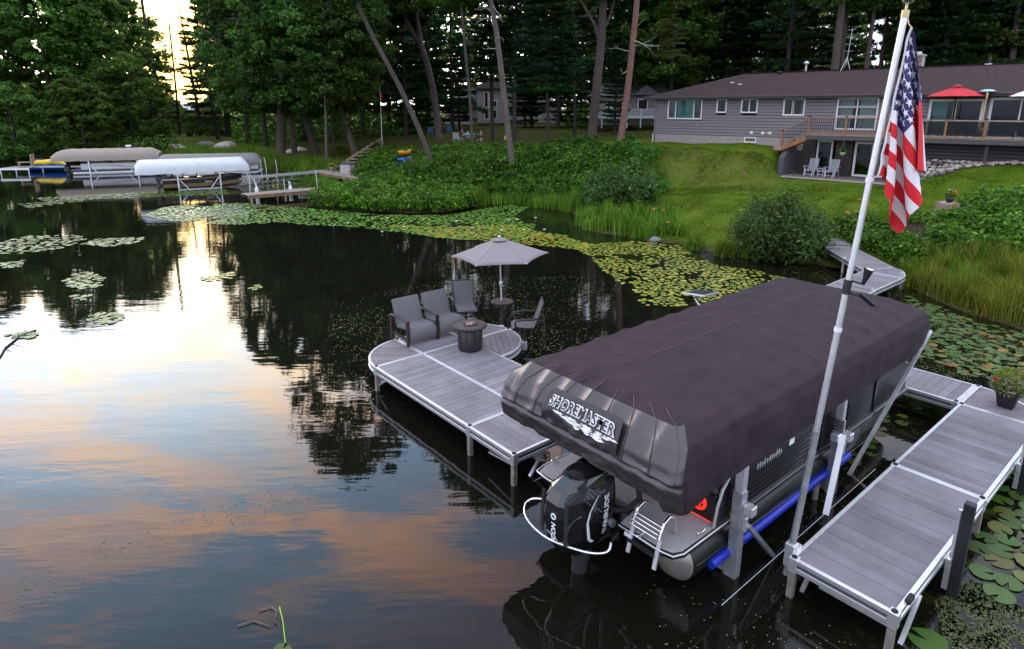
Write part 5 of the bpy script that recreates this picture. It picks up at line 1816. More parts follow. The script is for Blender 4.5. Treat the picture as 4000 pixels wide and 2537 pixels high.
for sg in (-1, 1):
    # raised side panel, white flash and lettering
    def sidep(a, b, lift, sg=sg):
        """a 0..1 from stern to boat, b 0..1 up"""
        x = lerp(-.40, .34, a); z = lerp(.56, 1.24, b)
        k = [i for i in range(len(RG) - 1) if RG[i][0].z <= z <= RG[i + 1][0].z][0]
        t = (z - RG[k][0].z) / (RG[k + 1][0].z - RG[k][0].z)
        rr = [RG[k][i].lerp(RG[k + 1][i], t) for i in range(6)]
        X = MX + x
        for i in range(5):
            if rr[i].x >= X >= rr[i + 1].x:
                f_ = (rr[i].x - X) / (rr[i].x - rr[i + 1].x + 1e-9)
                w_ = lerp(rr[i].y, rr[i + 1].y, f_) - MY
                return Vector((X, MY + sg * (w_ + lift), z))
        return Vector((X, MY + sg * (.2 + lift), z))
    me = text_mesh('EVINRUDE', .125, .005, spacing=1.0)
    # reads upwards on the near side
    warp(me, (lambda x, y, z: sidep(.77 - y / .74, .50 + x / .68 * .98, .012)) if sg < 0 else (lambda x, y, z: sidep(.77 + y / .74, .50 - x / .68 * .98, .012)))
    link('lettering', me, 'white_print', mo)
    mb = MB()
    pth = [(.55, .98), (.36, .72), (.30, .5), (.36, .12), (.46, -.06)]
    for i in range(len(pth) - 1):
        a0, b0 = pth[i]; a1, b1 = pth[i + 1]
        w0 = .02 + .045 * (i / 3.0); w1 = .02 + .045 * ((i + 1) / 3.0)
        mb.add([sidep(a0, max(0, b0), .012), sidep(a0 + w0, max(0, b0), .012), sidep(a1 + w1, max(0, b1), .012), sidep(a1, max(0, b1), .012)], [(0, 1, 2, 3)], False)
    mb.build('side_flash', 'white_print', mo)
mb = MB()
for s1 in (-1, 1):
    mb.bar((MX - .50, MY + s1 * .21, .72), (MX - .48, MY + s1 * .2, 1.30), .05, .02)
mb.bar((MX - .46, MY - .19, 1.33), (MX + .3, MY - .22, 1.44), .05, .02)
mb.build('cowl_rib', 'motor_satin', mo)
me = text_mesh('ICON', .10, .004)
warp(me, lambda x, y, z: Vector((MX - .556 + (y + .0) * .0, MY + y - .06, .86 - x * -1.0)))
link('lettering', me, 'white_print', mo)
mb = MB(); mb.tube([(MX - .562, MY - .06 + .035 * math.cos(a), 1.08 + .035 * math.sin(a)) for a in np.linspace(0, 2 * PI, 14, endpoint=False)], .009, 6, closed=True); mb.build('emblem', 'white_print', mo)

# ---- flagpole with its flag
fb = atz(3090, 2150, .55)
ft = aty(3534, 62, fb.y)
fdir = (ft - fb).normalized()
fp = thing('flagpole', 'tall leaning silver flagpole clamped to the front corner of the right dock', 'flagpole', fb)
flen = (ft - fb).length
mb = MB(); mb.tube([fdir * -.35, fdir * 1.65], .040, 16); mb.build('lower_tube', 'dull_aluminium', fp)
mb = MB(); mb.tube([fdir * 1.6, fdir * 3.6, fdir * flen], [.036, .034, .031], 16); mb.build('upper_tube', 'aluminium', fp)
M('brass', (0.55, 0.45, 0.22), 0.3, 0.8, var=.2)
M('gold_ball', (0.80, 0.74, 0.66), 0.16, 1.0, var=0)
mb = MB(); mb.tube([fdir * (flen - .02), fdir * (flen + .05)], .038, 14); tr_ = mb.build('truck', 'brass', fp)
mb = MB(); mb.tube([fdir * (flen + .04), fdir * (flen + .11)], .013, 8); mb.build('stem', 'brass', tr_)
mb = MB(); mb.sphere(fdir * (flen + .165), .062, 12); mb.build('ball', 'gold_ball', tr_)
mb = MB(); mb.box((0, 0, -.05), (.12, .12, .32), bev=.01); mb.box((.07, -.03, .03), (.12, .08, .05)); mb.build('mount', 'aluminium', fp, rot=(0, 0, DKA))
for d_ in (2.9, 4.6):
    mb = MB(); mb.tube([fdir * d_, fdir * (d_ + .05)], .041, 12); mb.build('flag_ring', 'white_print', fp)
# flag: every thread starts at the pole and falls in folds
flag = thing('flag', 'limp american flag hanging in folds from the tall flagpole', 'flag', fb)
M('flag_red', (0.68, 0.012, 0.022), 0.75, var=.08, bump=.2, bscale=220)
M('flag_white', (0.82, 0.79, 0.81), 0.75, var=.04, bump=.2, bscale=220)
M('flag_blue', (0.040, 0.035, 0.16), 0.75, var=.1, bump=.2, bscale=220)
HOIST, FLY = 1.48, .98
side = Vector((1, 0, 0))


def sim_flag(fdir, flen, HOIST, FLY, NT=26, NS=40, steps=420, seed=3):
    """hang a flag from the pole and let it settle; returns points [t][s] relative to the pole foot"""
    g = np.random.default_rng(seed)
    fd = np.array(fdir)
    top = fd * (flen - .12)
    T, S = np.meshgrid(np.arange(NT + 1) / NT, np.arange(NS + 1) / NS, indexing='ij')
    ez = fd
    ex = np.array([1., 0, 0]) ; ex -= ez * (ex @ ez); ex /= np.linalg.norm(ex)
    ey = np.cross(ez, ex)
    if ey[1] > 0: ey = -ey
    # start gathered in pleats, a little toward the lake
    amp = .11
    P = top + (-T[..., None] * HOIST) * ez + (S[..., None] * FLY * .34 + .045) * ex + (amp * np.sin(S * 2 * np.pi * 2.3 + .6)[..., None] + .05 * S[..., None]) * ey
    P += g.normal(size=P.shape) * .004
    P[..., 2] -= S * FLY * .55
    V = np.zeros_like(P)
    pin = (S < 1e-9)
    P0 = P.copy()
    h, f = HOIST / NT, FLY / NS
    dt = 1 / 60
    d = np.hypot(h, f)
    cons = []
    def pairs(di, dj, rest):
        I, J = np.meshgrid(np.arange(NT + 1), np.arange(NS + 1), indexing='ij')
        ok = (I + di <= NT) & (J + dj <= NS) & (J + dj >= 0)
        A = (I * (NS + 1) + J)[ok]; B = ((I + di) * (NS + 1) + J + dj)[ok]
        key = (I[ok] // max(1, abs(di)) if di else J[ok] // max(1, abs(dj))) % 2
        for k in (0, 1):
            cons.append((A[key == k], B[key == k], rest))
    pairs(0, 1, f); pairs(1, 0, h); pairs(1, 1, d); pairs(1, -1, d); pairs(0, 2, 2 * f); pairs(2, 0, 2 * h)
    stiff = [1] * 4 + [.6] * 4 + [.12] * 2 + [.12] * 2
    w = np.where(pin, 0.0, 1.0).ravel()
    X = P.reshape(-1, 3).copy(); Vv = V.reshape(-1, 3)
    IJ = np.stack([np.repeat(np.arange(NT + 1), NS + 1), np.tile(np.arange(NS + 1), NT + 1)], 1)
    for st in range(steps):
        acc = np.array([1.45, -0.7, -9.5])
        Vv = Vv * .965 + acc * dt
        Vv[:, 0] += .012 * np.sin(st * .05)
        Y = X + Vv * dt * w[:, None]
        for it in range(9):
            for (A, B, r), k in zip(cons, stiff):
                D = Y[B] - Y[A]
                L = np.linalg.norm(D, axis=1) + 1e-9
                ww = w[A] + w[B] + 1e-9
                if k < .5: c = np.where(L < r, (L - r) / L * k, 0)      # bending only resists folding flat
                else: c = (L - r) / L * k
                M_ = D * (c / ww)[:, None]
                Y[A] += M_ * w[A][:, None]; Y[B] -= M_ * w[B][:, None]
        # stay out of the pole
        al = Y @ fd
        q = Y - al[:, None] * fd
        L = np.linalg.norm(q, axis=1) + 1e-9
        Y += q / L[:, None] * (np.maximum(0, .05 - L) * w)[:, None]
        if st % 4 == 0:
            D2 = ((Y[:, None] - Y[None]) ** 2).sum(-1)
            m = .046
            I, J = np.where((D2 < m * m))
            ok = (I < J) & ((np.abs(IJ[I, 0] - IJ[J, 0]) > 1) | (np.abs(IJ[I, 1] - IJ[J, 1]) > 1))
            I, J = I[ok], J[ok]
            D = Y[J] - Y[I]; L = np.sqrt(D2[I, J]) + 1e-6
            c = (D / L[:, None]) * ((m - L) * .35)[:, None]
            np.add.at(Y, J, c * w[J][:, None]); np.add.at(Y, I, -c * w[I][:, None])
        Vn = (Y - X) / dt
        sp = np.linalg.norm(Vn, axis=1, keepdims=True)
        Vv = Vn * np.minimum(1, 6 / (sp + 1e-6))
        X = Y
    return X.reshape(NT + 1, NS + 1, 3)

FS = sim_flag(tuple(fdir), flen, HOIST, FLY, steps=230)


def flag_pt(s, t):
    """point of the cloth: s along the fly 0..1, t down the hoist 0..1"""
    a = min(max(t, 0), 1) * (FS.shape[0] - 1); b_ = min(max(s, 0), 1) * (FS.shape[1] - 1)
    i, j = min(int(a), FS.shape[0] - 2), min(int(b_), FS.shape[1] - 2)
    f_, h_ = a - i, b_ - j
    return Vector(FS[i, j] * (1 - f_) * (1 - h_) + FS[i + 1, j] * f_ * (1 - h_) + FS[i, j + 1] * (1 - f_) * h_ + FS[i + 1, j + 1] * f_ * h_)


ns, nt_ = 84, 52
P = [[flag_pt(i / ns, j / nt_) for i in range(ns + 1)] for j in range(nt_ + 1)]
mb = MB()
for j in range(nt_):
    for i in range(ns):
        stripe = j // 4
        sfrac = (i + .5) / ns
        if stripe < 7 and sfrac < .4: mb.mi = 2
        else: mb.mi = stripe % 2
        mb.add([P[j][i], P[j][i + 1], P[j + 1][i + 1], P[j + 1][i]], [(0, 1, 2, 3)], True)
fc = mb.build('cloth', ['flag_red', 'flag_white', 'flag_blue'], flag)
bmf = bmesh.new(); bmf.from_mesh(fc.data); bmesh.ops.remove_doubles(bmf, verts=bmf.verts, dist=1e-5); bmf.to_mesh(fc.data); bmf.free()
# stars on both faces
for r_ in range(9):
    for c_ in range(6 if r_ % 2 == 0 else 5):
        s0 = (.4 / 12) * (1 + 2 * c_ + (r_ % 2)); t0 = (7 / 13) * (r_ + 1) / 10
        rad = .035
        pts = []
        for k in range(10):
            rr = rad if k % 2 == 0 else rad * .4
            a = PI / 2 + k * PI / 5
            pts.append((s0 + rr * math.cos(a) / FLY * 1.05, t0 - rr * math.sin(a) / HOIST))
        c0 = flag_pt(s0, t0)
        mb = MB()

        def fn_(s, t):
            c = flag_pt(s, t)
            return (flag_pt(s + .012, t) - flag_pt(s - .012, t)).cross(flag_pt(s, t + .012) - flag_pt(s, t - .012)).normalized()
        for sg in (-1, 1):
            mid = [((q[0] + s0) / 2, (q[1] + t0) / 2) for q in pts]
            V_ = [c0 + fn_(s0, t0) * sg * .005] + [flag_pt(*q) + fn_(*q) * sg * .005 for q in mid + pts]
            mb.add(V_, [(0, 1 + k, 1 + (k + 1) % 10) for k in range(10)] + [(1 + k, 11 + k, 11 + (k + 1) % 10, 1 + (k + 1) % 10) for k in range(10)], False)
        mb.build('star', 'flag_white', fc)
mb = MB(); mb.tube([flag_pt(0, t) for t in np.linspace(0, 1, 14)], .012, 6); mb.build('heading', 'flag_white', flag)
mb = MB(); mb.tube([fdir * (flen - .03) + side * .04, fdir * (flen - .08) + side * .055, flag_pt(0, 0)], .008, 6); mb.build('snap_hook', 'brass', flag)
# solar spotlight clamped to the pole
sl_ = thing('solar_spotlight', 'black solar spotlight clamped half way up the flagpole', 'lamp', fb + fdir * 3.5)
mb = MB()
for d_ in (0, -.14): mb.tube([fdir * (d_ - .012), fdir * (d_ + .012)], .045, 14)
mb.tube([fdir * -.13, fdir * -.01], .043, 12)
mb.build('clamp', 'black_plastic', sl_)
mb = MB(); mb.tube([(.04, -.02, 0), (.12, -.06, -.02)], .012, 6); mb.tube([(.13, -.06, -.03), (.15, -.07, .05), (.165, -.075, .14), (.168, -.076, .15)], [.018, .03, .05, .052], 14); hd = mb.build('lamp_head', 'black_plastic', sl_)
mb = MB(); mb.tube([(.1676, -.0758, .147), (.1684, -.0762, .153)], .043, 14); mb.build('lens', 'white_print', hd)
mb = MB(); mb.tube([(.03, -.02, -.14), (.12, -.06, -.16)], .012, 6); mb.build('panel_arm', 'black_plastic', sl_)
mb = MB(); mb.box((0, 0, 0), (.2, .1, .03), bev=.01); mb.mi = 1; mb.box((0, 0, .017), (.17, .075, .004)); mb.build('solar_panel', ['black_plastic', 'solar_cell'], sl_, loc=(.19, -.08, -.2), rot=(R(-25), R(38), R(-25)))

# ---- mooring bumpers and the flower pot on the right dock
for (x, y), lab in (((1.62, -1.29), 'black mooring post fixed to the side of the front dock section'), ((4.95, -1.29), 'black mooring post fixed to the side of the second dock section')):
    b_ = thing('mooring_post', lab, 'post', dk(x, y, 0), DKA)
    mb = MB(); mb.box((0, -.05, .35), (.11, .11, 1.9), bev=.008); mb.build('sleeve', 'black_plastic', b_)
    mb = MB(); mb.tube([(-.02, .03, .05), (-.02, .03, 1.18)], .024, 10); mb.build('pipe', 'aluminium', b_)
    mb = MB(); mb.box((-.02, .05, .42), (.1, .06, .16), bev=.01); mb.box((-.02, .05, .2), (.05, .05, .3)); mb.build('clamp', 'aluminium', b_)
mb = MB(); mb.box((0, 0, 0), (.17, .06, .07), bev=.015); cb = mb.build('corner_bumper', 'rubber_black', None, loc=dk(.36, -1.2, .57), rot=(0, 0, DKA))
tag(cb, 'small black rubber bumper on the near edge of the front dock section', 'bumper')


def pot_plant(name, label, loc, r0, r1, h, square, fol, flowers, seed, potmat='black_plastic'):
    t = thing(name, label, 'flower pot', loc, DKA)
    g_ = np.random.default_rng(seed)
    mb = MB(); mb.lathe([(r0, 0), (r1, h), (r1 * .9, h), (r1 * .86, h - .03)], n=4 if square else 16, a0=PI / 4, smooth=not square); mb.build('pot', potmat, t)
    for nm, cnt, rad, hh, leaf, lm in fol:
        c = g_.normal(size=(cnt, 3)); c /= np.linalg.norm(c, axis=1, keepdims=True); c *= g_.uniform(.3, 1, (cnt, 1)) ** .5
        c = c * np.array([rad, rad, hh]) + np.array([0, 0, h + hh * .55])
        v_, f_ = cards(c, leaf[0], leaf[1], g_, up=.6)
        link(nm, np_mesh(nm, v_, f_), lm, t)
    for x, y, z, r_, mt in flowers:
        mb = MB()
        for k in range(7):
            a = k * 2 * PI / 7
            mb.add([(x, y, z), (x + r_ * .7 * math.cos(a - .4), y + r_ * .7 * math.sin(a - .4), z + r_ * .35), (x + r_ * math.cos(a), y + r_ * math.sin(a), z + r_ * .3), (x + r_ * .7 * math.cos(a + .4), y + r_ * .7 * math.sin(a + .4), z + r_ * .35)], [(0, 1, 2, 3)], False)
        mb.sphere((x, y, z + r_ * .3), r_ * .4, 5)
        mb.build('bloom', mt, t)
    return t


M('red_petal', (0.75, 0.015, 0.03), 0.5, var=.15)
M('pink_petal', (0.72, 0.10, 0.30), 0.5, var=.15)
M('cream_petal', (0.80, 0.75, 0.50), 0.5, var=.1)
M('white_petal', (0.82, 0.82, 0.78), 0.5, var=.05)
leafmat('silver_leaf', (0.18, 0.22, 0.13), (0.36, 0.40, 0.28), trans=.2)
pot_plant('flower_pot', 'square black flower pot on the rounded dock corner', dk(6.98, -.60, .56), .16, .24, .3, True,
          [('foliage', 700, .30, .3, (.07, .04), 'autumn_reed'), ('trailing_foliage', 700, .33, .22, (.045, .035), 'silver_leaf')],
          [(-.12, .22, .52, .055, 'red_petal'), (-.16, .18, .48, .05, 'red_petal'), (-.22, -.1, .34, .045, 'pink_petal'), (.1, -.22, .5, .045, 'red_petal'), (.2, .1, .55, .04, 'red_petal')], 4)
# ---- furniture on the patio dock
M('woven_fabric', (0.14, 0.135, 0.145), 0.85, var=0.35, scale=45, bump=.4, bscale=160, stretch=(3, 3, .5))
M('bronze_metal', (0.032, 0.026, 0.027), 0.42, 0.2, var=.15)
M('slat_brown', (0.075, 0.052, 0.055), 0.5, var=.2, scale=8, stretch=(1, 12, 1))
M('canvas_taupe', (0.235, 0.215, 0.22), 0.85, var=.06, bump=.2, bscale=180)
M('pole_silver', (0.66, 0.66, 0.68), 0.4, .5, var=.05)
TOP = .565


def sheet(mb, prof, y0, y1, th=.05, ny=6, round_=.03):
    """upholstered slab: side profile (x,z) swept across y with soft edges"""
    n = len(prof)
    nr = []
    for i in range(n):
        d = Vector(prof[min(i + 1, n - 1)]) - Vector(prof[max(i - 1, 0)])
        d.normalize()
        nr.append(Vector((-d.y, d.x)))
    ys = [y0, y0 + round_] + [lerp(y0 + round_, y1 - round_, k / ny) for k in range(1, ny)] + [y1 - round_, y1]
    tk = [.4] + [1] * (len(ys) - 2) + [.4]
    up = [[(prof[i][0] + nr[i].x * th / 2 * tk[j], y, prof[i][1] + nr[i].y * th / 2 * tk[j]) for j, y in enumerate(ys)] for i in range(n)]
    dn = [[(prof[i][0] - nr[i].x * th / 2 * tk[j], y, prof[i][1] - nr[i].y * th / 2 * tk[j]) for j, y in enumerate(ys)] for i in range(n)]
    mb.grid(up, True); mb.grid(dn, True, flip=True)
    m_ = len(ys)
    for a_, b_ in ((0, 1), (n - 1, -1)):
        mb.add(up[a_] + dn[a_], [(j, j + 1, m_ + j + 1, m_ + j) for j in range(m_ - 1)])
    for j in (0, m_ - 1):
        mb.add([r_[j] for r_ in up] + [r_[j] for r_ in dn], [(i, i + 1, n + i + 1, n + i) for i in range(n - 1)])


# loveseat of two armchairs joined side by side; local x = facing direction (towards -ly), y = along the seat
so_ = thing('loveseat', 'two joined dark woven armchairs on the far end of the patio dock', 'sofa', dk(.02, 9.46, TOP), DKA - PI / 2)
SW = .74
for k in range(2):
    y0 = .07 + k * (SW + .07)
    mb = MB()
    seatp = [(.36, .12), (.385, .2), (.375, .30), (.33, .36), (.22, .375), (0, .35), (-.2, .335)]
    sheet(mb, seatp, y0 + .01, y0 + SW - .01, .10)
    mb.build('seat', 'woven_fabric', so_)
    mb = MB()
    sheet(mb, [(-.18, .30), (-.24, .45), (-.31, .66), (-.40, .90), (-.425, .93)], y0 + .01, y0 + SW - .01, .075)
    mb.build('backrest', 'woven_fabric', so_)
for k in range(3):
    y = .035 + k * (SW + .07)
    mb = MB()
    mb.box((.37, y, .29 if k < 2 else .12), (.075, .06, .58 if k < 2 else .24)); fr = mb.build('leg', 'bronze_metal', so_)
    mb = MB(); mb.box((-.36, y, .29), (.075, .06, .58)); mb.build('leg', 'bronze_metal', so_)
    mb = MB()
    if k < 2:
        mb.box((0, y, .595), (.82, .075, .035), bev=.008); mb.build('armrest', 'bronze_metal', so_)
    mb = MB(); mb.box((0, y, .16), (.7, .035, .06)); mb.build('side_rail', 'bronze_metal', so_)
mb = MB(); mb.box((.33, .83, .1), (.04, 1.6, .05)); mb.build('front_rail', 'bronze_metal', so_)

# fire table
ft_ = thing('fire_table', 'round dark fire table with a burner bowl of lava glass', 'fire pit', dk(1.10, 8.10, TOP), DKA)
mb = MB(); mb.lathe([(.27, 0), (.275, .02), (.275, .50), (.25, .52)], n=28); mb.build('base', 'bronze_metal', ft_)
for k in range(10):
    a = k * 2 * PI / 10
    mb = MB(); mb.box((.272 * math.cos(a), .272 * math.sin(a), .26), (.016, .02, .48), rz=a); mb.build('rib', 'bronze_metal', ft_)
mb = MB(); mb.lathe([(.36, .525), (.385, .535), (.39, .56), (.375, .575), (.36, .578), (.355, .566)], n=36); tp = mb.build('rim', 'bronze_metal', ft_)
disc = [(.352 * math.cos(a), .352 * math.sin(a)) for a in np.linspace(0, 2 * PI, 32, endpoint=False)]
b4 = MB()
for k in range(9):
    q = clip(clip(disc, 0, 1, -.352 + (k + 1) * .0782 - .003), 0, -1, .352 - k * .0782 - .003)
    if len(q) > 2:
        mb = MB(); mb.prism(q, .55, .574); mb.build('slat', 'slat_brown', tp)
mb = MB(); mb.lathe([(.10, .575), (.145, .578), (.15, .592), (.14, .596), (.125, .585), (.02, .582)], n=24); bw = mb.build('bowl', 'bronze_metal', ft_)
M('lava_glass', (0.42, 0.26, 0.22), 0.25, var=.5, scale=60)
gl = random.Random(9)
mb = MB()
for k in range(70):
    a = gl.uniform(0, 6.28); r_ = .115 * math.sqrt(gl.random())
    mb.sphere((r_ * math.cos(a), r_ * math.sin(a), .592 + gl.uniform(0, .012)), gl.uniform(.008, .015), 4)
mb.build('lava_glass', 'lava_glass', bw, kind='stuff')


# swivel chairs standing on posts at the dock's edge
def swivel_chair(label, lx, ly, face, zseat=.42):
    t = thing('swivel_chair', label, 'chair', dk(lx, ly, TOP), DKA + face)
    mb = MB()
    sheet(mb, [(.30, zseat - .05), (.29, zseat), (.24, zseat + .03), (0, zseat), (-.18, zseat - .01), (-.24, zseat + .06), (-.30, zseat + .25), (-.40, zseat + .55), (-.42, zseat + .58)], -.25, .25, .025, 6, .02)
    mb.build('seat_sling', 'woven_fabric', t)
    for sg in (-1, 1):
        mb = MB()
        mb.tube([(.30, sg * .265, zseat - .03), (.24, sg * .265, zseat + .03), (0, sg * .265, zseat + .0), (-.2, sg * .265, zseat), (-.3, sg * .265, zseat + .25), (-.42, sg * .265, zseat + .6)], .016, 8)
        sf = mb.build('side_frame', 'bronze_metal', t)
        mb = MB()
        mb.tube([(.18, sg * .275, zseat), (.24, sg * .31, zseat + .1), (.22, sg * .32, zseat + .2), (.05, sg * .325, zseat + .23), (-.2, sg * .32, zseat + .23), (-.29, sg * .28, zseat + .24)], [.02, .022, .026, .03, .026, .016], 8)
        mb.build('armrest', 'bronze_metal', t)
    mb = MB(); mb.tube([(-.42, -.265, zseat + .6), (-.42, .265, zseat + .6)], .014, 8); mb.tube([(.30, -.265, zseat - .04), (.30, .265, zseat - .04)], .014, 8); mb.build('cross_frame', 'bronze_metal', t)
    mb = MB(); mb.box((0, 0, zseat - .06), (.3, .3, .03), bev=.01); mb.tube([(0, 0, -.25), (0, 0, zseat - .05)], .03, 12); mb.build('post', 'bronze_metal', t)
    mb = MB(); mb.box((0, 0, -.1), (.11, .11, .2), bev=.01); mb.build('mount', 'aluminium', t)
    return t


swivel_chair('woven swivel chair seen from the front behind the fire table', 2.07, 9.62, R(-118))
swivel_chair('swivel chair on a post at the right edge, seen from its side', 2.33, 7.62, R(142))

# umbrella standing in its small round table
um = thing('patio_umbrella', 'grey patio umbrella above the small round table', 'umbrella', dk(2.66, 8.86, TOP), 0, rot=(R(-.5), R(-1.6), DKA))
mb = MB(); mb.tube([(0, 0, .66), (0, 0, 2.18)], .021, 12); mb.build('pole', 'pole_silver', um)
mb = MB(); mb.lathe([(.024, 1.02), (.04, 1.04), (.042, 1.14), (.024, 1.17)], n=12); mb.tube([(0, 0, 1.05), (.06, -.05, 1.03)], .008, 6); mb.build('crank', 'pole_silver', um)
UR, UZ = 1.20, 1.84
apx = 2.235
a_off = R(3) - DKA
ribp = [Vector((UR * math.cos(a_off + k * PI / 3), UR * math.sin(a_off + k * PI / 3), UZ)) for k in range(6)]
for k in range(6):
    a, b = ribp[k], ribp[(k + 1) % 6]
    rows = []
    for i in range(9):
        f_ = i / 8
        row = []
        for j in range(9):
            g_ = j / 8
            e = a.lerp(b, g_)
            sag = 4 * g_ * (1 - g_)
            e = e * (1 - .075 * sag)
            p = Vector((0, 0, apx)).lerp(Vector((e.x, e.y, UZ)), f_)
            p.z += .015 * math.sin(PI * f_) - .035 * sag * f_ * (1 - .75 * f_)
            row.append(p)
        rows.append(row)
    mb = MB(); mb.grid(rows, True)
    o = mb.build('canopy_panel', 'canvas_taupe', um)
    o.modifiers.new('thickness', 'SOLIDIFY').thickness = .004
    mb = MB(); mb.tube([(0, 0, apx - .03), (ribp[k].x * .5, ribp[k].y * .5, (apx + UZ) / 2 + .0), ribp[k]], .008, 6); mb.tube([ribp[k] * .5 + Vector((0, 0, (apx - UZ) * 0 + UZ * .5 + .16)), (0, 0, 1.62)], .006, 5); mb.build('rib', 'pole_silver', um)
vent = [Vector((.2 * math.cos(a_off + k * PI / 3), .2 * math.sin(a_off + k * PI / 3), apx - .015)) for k in range(6)]
mb = MB(); mb.add([(0, 0, apx + .05)] + vent, [(0, 1 + k, 1 + (k + 1) % 6) for k in range(6)], False); mb.build('vent_cap', 'canvas_taupe', um)
mb = MB(); mb.sphere((0, 0, apx + .06), .038, 8); mb.build('finial', 'pole_silver', um)
tb_ = thing('umbrella_table', 'small round slatted table on a post under the grey umbrella', 'table', dk(2.66, 8.86, TOP), DKA)
mb = MB(); mb.lathe([(.27, .60), (.29, .61), (.29, .635), (.28, .64), (.27, .63)], n=30); rm = mb.build('rim', 'bronze_metal', tb_)
disc = [(.272 * math.cos(a), .272 * math.sin(a)) for a in np.linspace(0, 2 * PI, 30, endpoint=False)]
for k in range(7):
    q = clip(clip(disc, 0, 1, -.272 + (k + 1) * .0777 - .003), 0, -1, .272 - k * .0777 - .003)
    if len(q) > 2:
        mb = MB(); mb.prism(q, .61, .636); mb.build('slat', 'slat_brown', rm)
mb = MB(); mb.tube([(0, 0, -.25), (0, 0, .61)], .028, 12); mb.build('post', 'bronze_metal', tb_)
mb = MB(); mb.box((-.02, 0, -.08), (.1, .1, .16), bev=.01); mb.build('mount', 'aluminium', tb_)
# ------------------------------------------------------------------ the grey ranch house
M('grey_siding', (0.215, 0.193, 0.203), 0.7, var=.08, scale=3, bump=.12, bscale=40)
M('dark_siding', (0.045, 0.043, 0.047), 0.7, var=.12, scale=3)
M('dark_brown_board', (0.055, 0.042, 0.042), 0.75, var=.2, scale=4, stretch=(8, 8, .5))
M('foundation_block', (0.36, 0.31, 0.30), 0.9, var=.15, scale=4, bump=.4, bscale=30)
M('roof_shingle', (0.022, 0.014, 0.015), 0.95, var=.45, scale=7, bump=.7, bscale=22, col2=(0.070, 0.045, 0.046), detail=8, spec=.2)
M('fascia_brown', (0.065, 0.052, 0.054), 0.5, var=.1)
M('window_white', (0.78, 0.77, 0.76), 0.5, var=.04)
M('cedar', (0.30, 0.135, 0.055), 0.65, var=.35, scale=5, stretch=(3, 3, 1))
M('weathered_cedar', (0.34, 0.25, 0.19), 0.75, var=.3, scale=5)
M('black_metal', (0.012, 0.012, 0.013), 0.45, .2, var=.1)
M('curtain_teal', (0.13, 0.40, 0.40), 0.9, var=.12, scale=3, stretch=(14, 14, .3))
M('curtain_pale', (0.40, 0.44, 0.40), 0.9, var=.2, scale=3, stretch=(12, 12, .3))
M('curtain_grey', (0.13, 0.16, 0.20), 0.9, var=.1, scale=3, stretch=(12, 12, .3))
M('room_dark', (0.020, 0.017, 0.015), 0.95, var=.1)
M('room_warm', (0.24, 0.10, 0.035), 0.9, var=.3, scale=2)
M('stucco_grey', (0.085, 0.08, 0.088), 0.85, var=.12, scale=5, bump=.3, bscale=60)
M('paver', (0.22, 0.16, 0.155), 0.85, var=.25, scale=4, bump=.3, bscale=20)


def glass_mat(name, tint=(0.9, 0.95, 0.95), refl=.16):
    m = bpy.data.materials.new(name)
    m.use_nodes = True
    t = m.node_tree
    t.nodes.remove(t.nodes['Principled BSDF'])
    a = N(t, 'ShaderNodeBsdfTransparent', inp={'Color': (*tint, 1)})
    b = N(t, 'ShaderNodeBsdfGlossy', inp={'Roughness': .03, 'Color': (.9, .95, 1, 1)})
    lw = N(t, 'ShaderNodeFresnel', inp={'IOR': 1.5})
    ad = N(t, 'ShaderNodeMath', operation='MULTIPLY', inp={1: .35})
    LK(t, lw.outputs[0], ad.inputs[0])
    mx = N(t, 'ShaderNodeMixShader')
    LK(t, ad.outputs[0], mx.inputs[0]); LK(t, a.outputs[0], mx.inputs[1]); LK(t, b.outputs[0], mx.inputs[2])
    LK(t, mx.outputs[0], t.nodes['Material Output'].inputs[0])
    MATS[name] = m


glass_mat('window_glass', (.75, .8, .8), 0.0)
glass_mat('rail_glass', (.45, .46, .47), .0)
gh = thing('grey_house', 'long grey ranch house with brown hipped roof above the lawn', 'house', hs(0, 0, 0), HANG)
OPEN = []


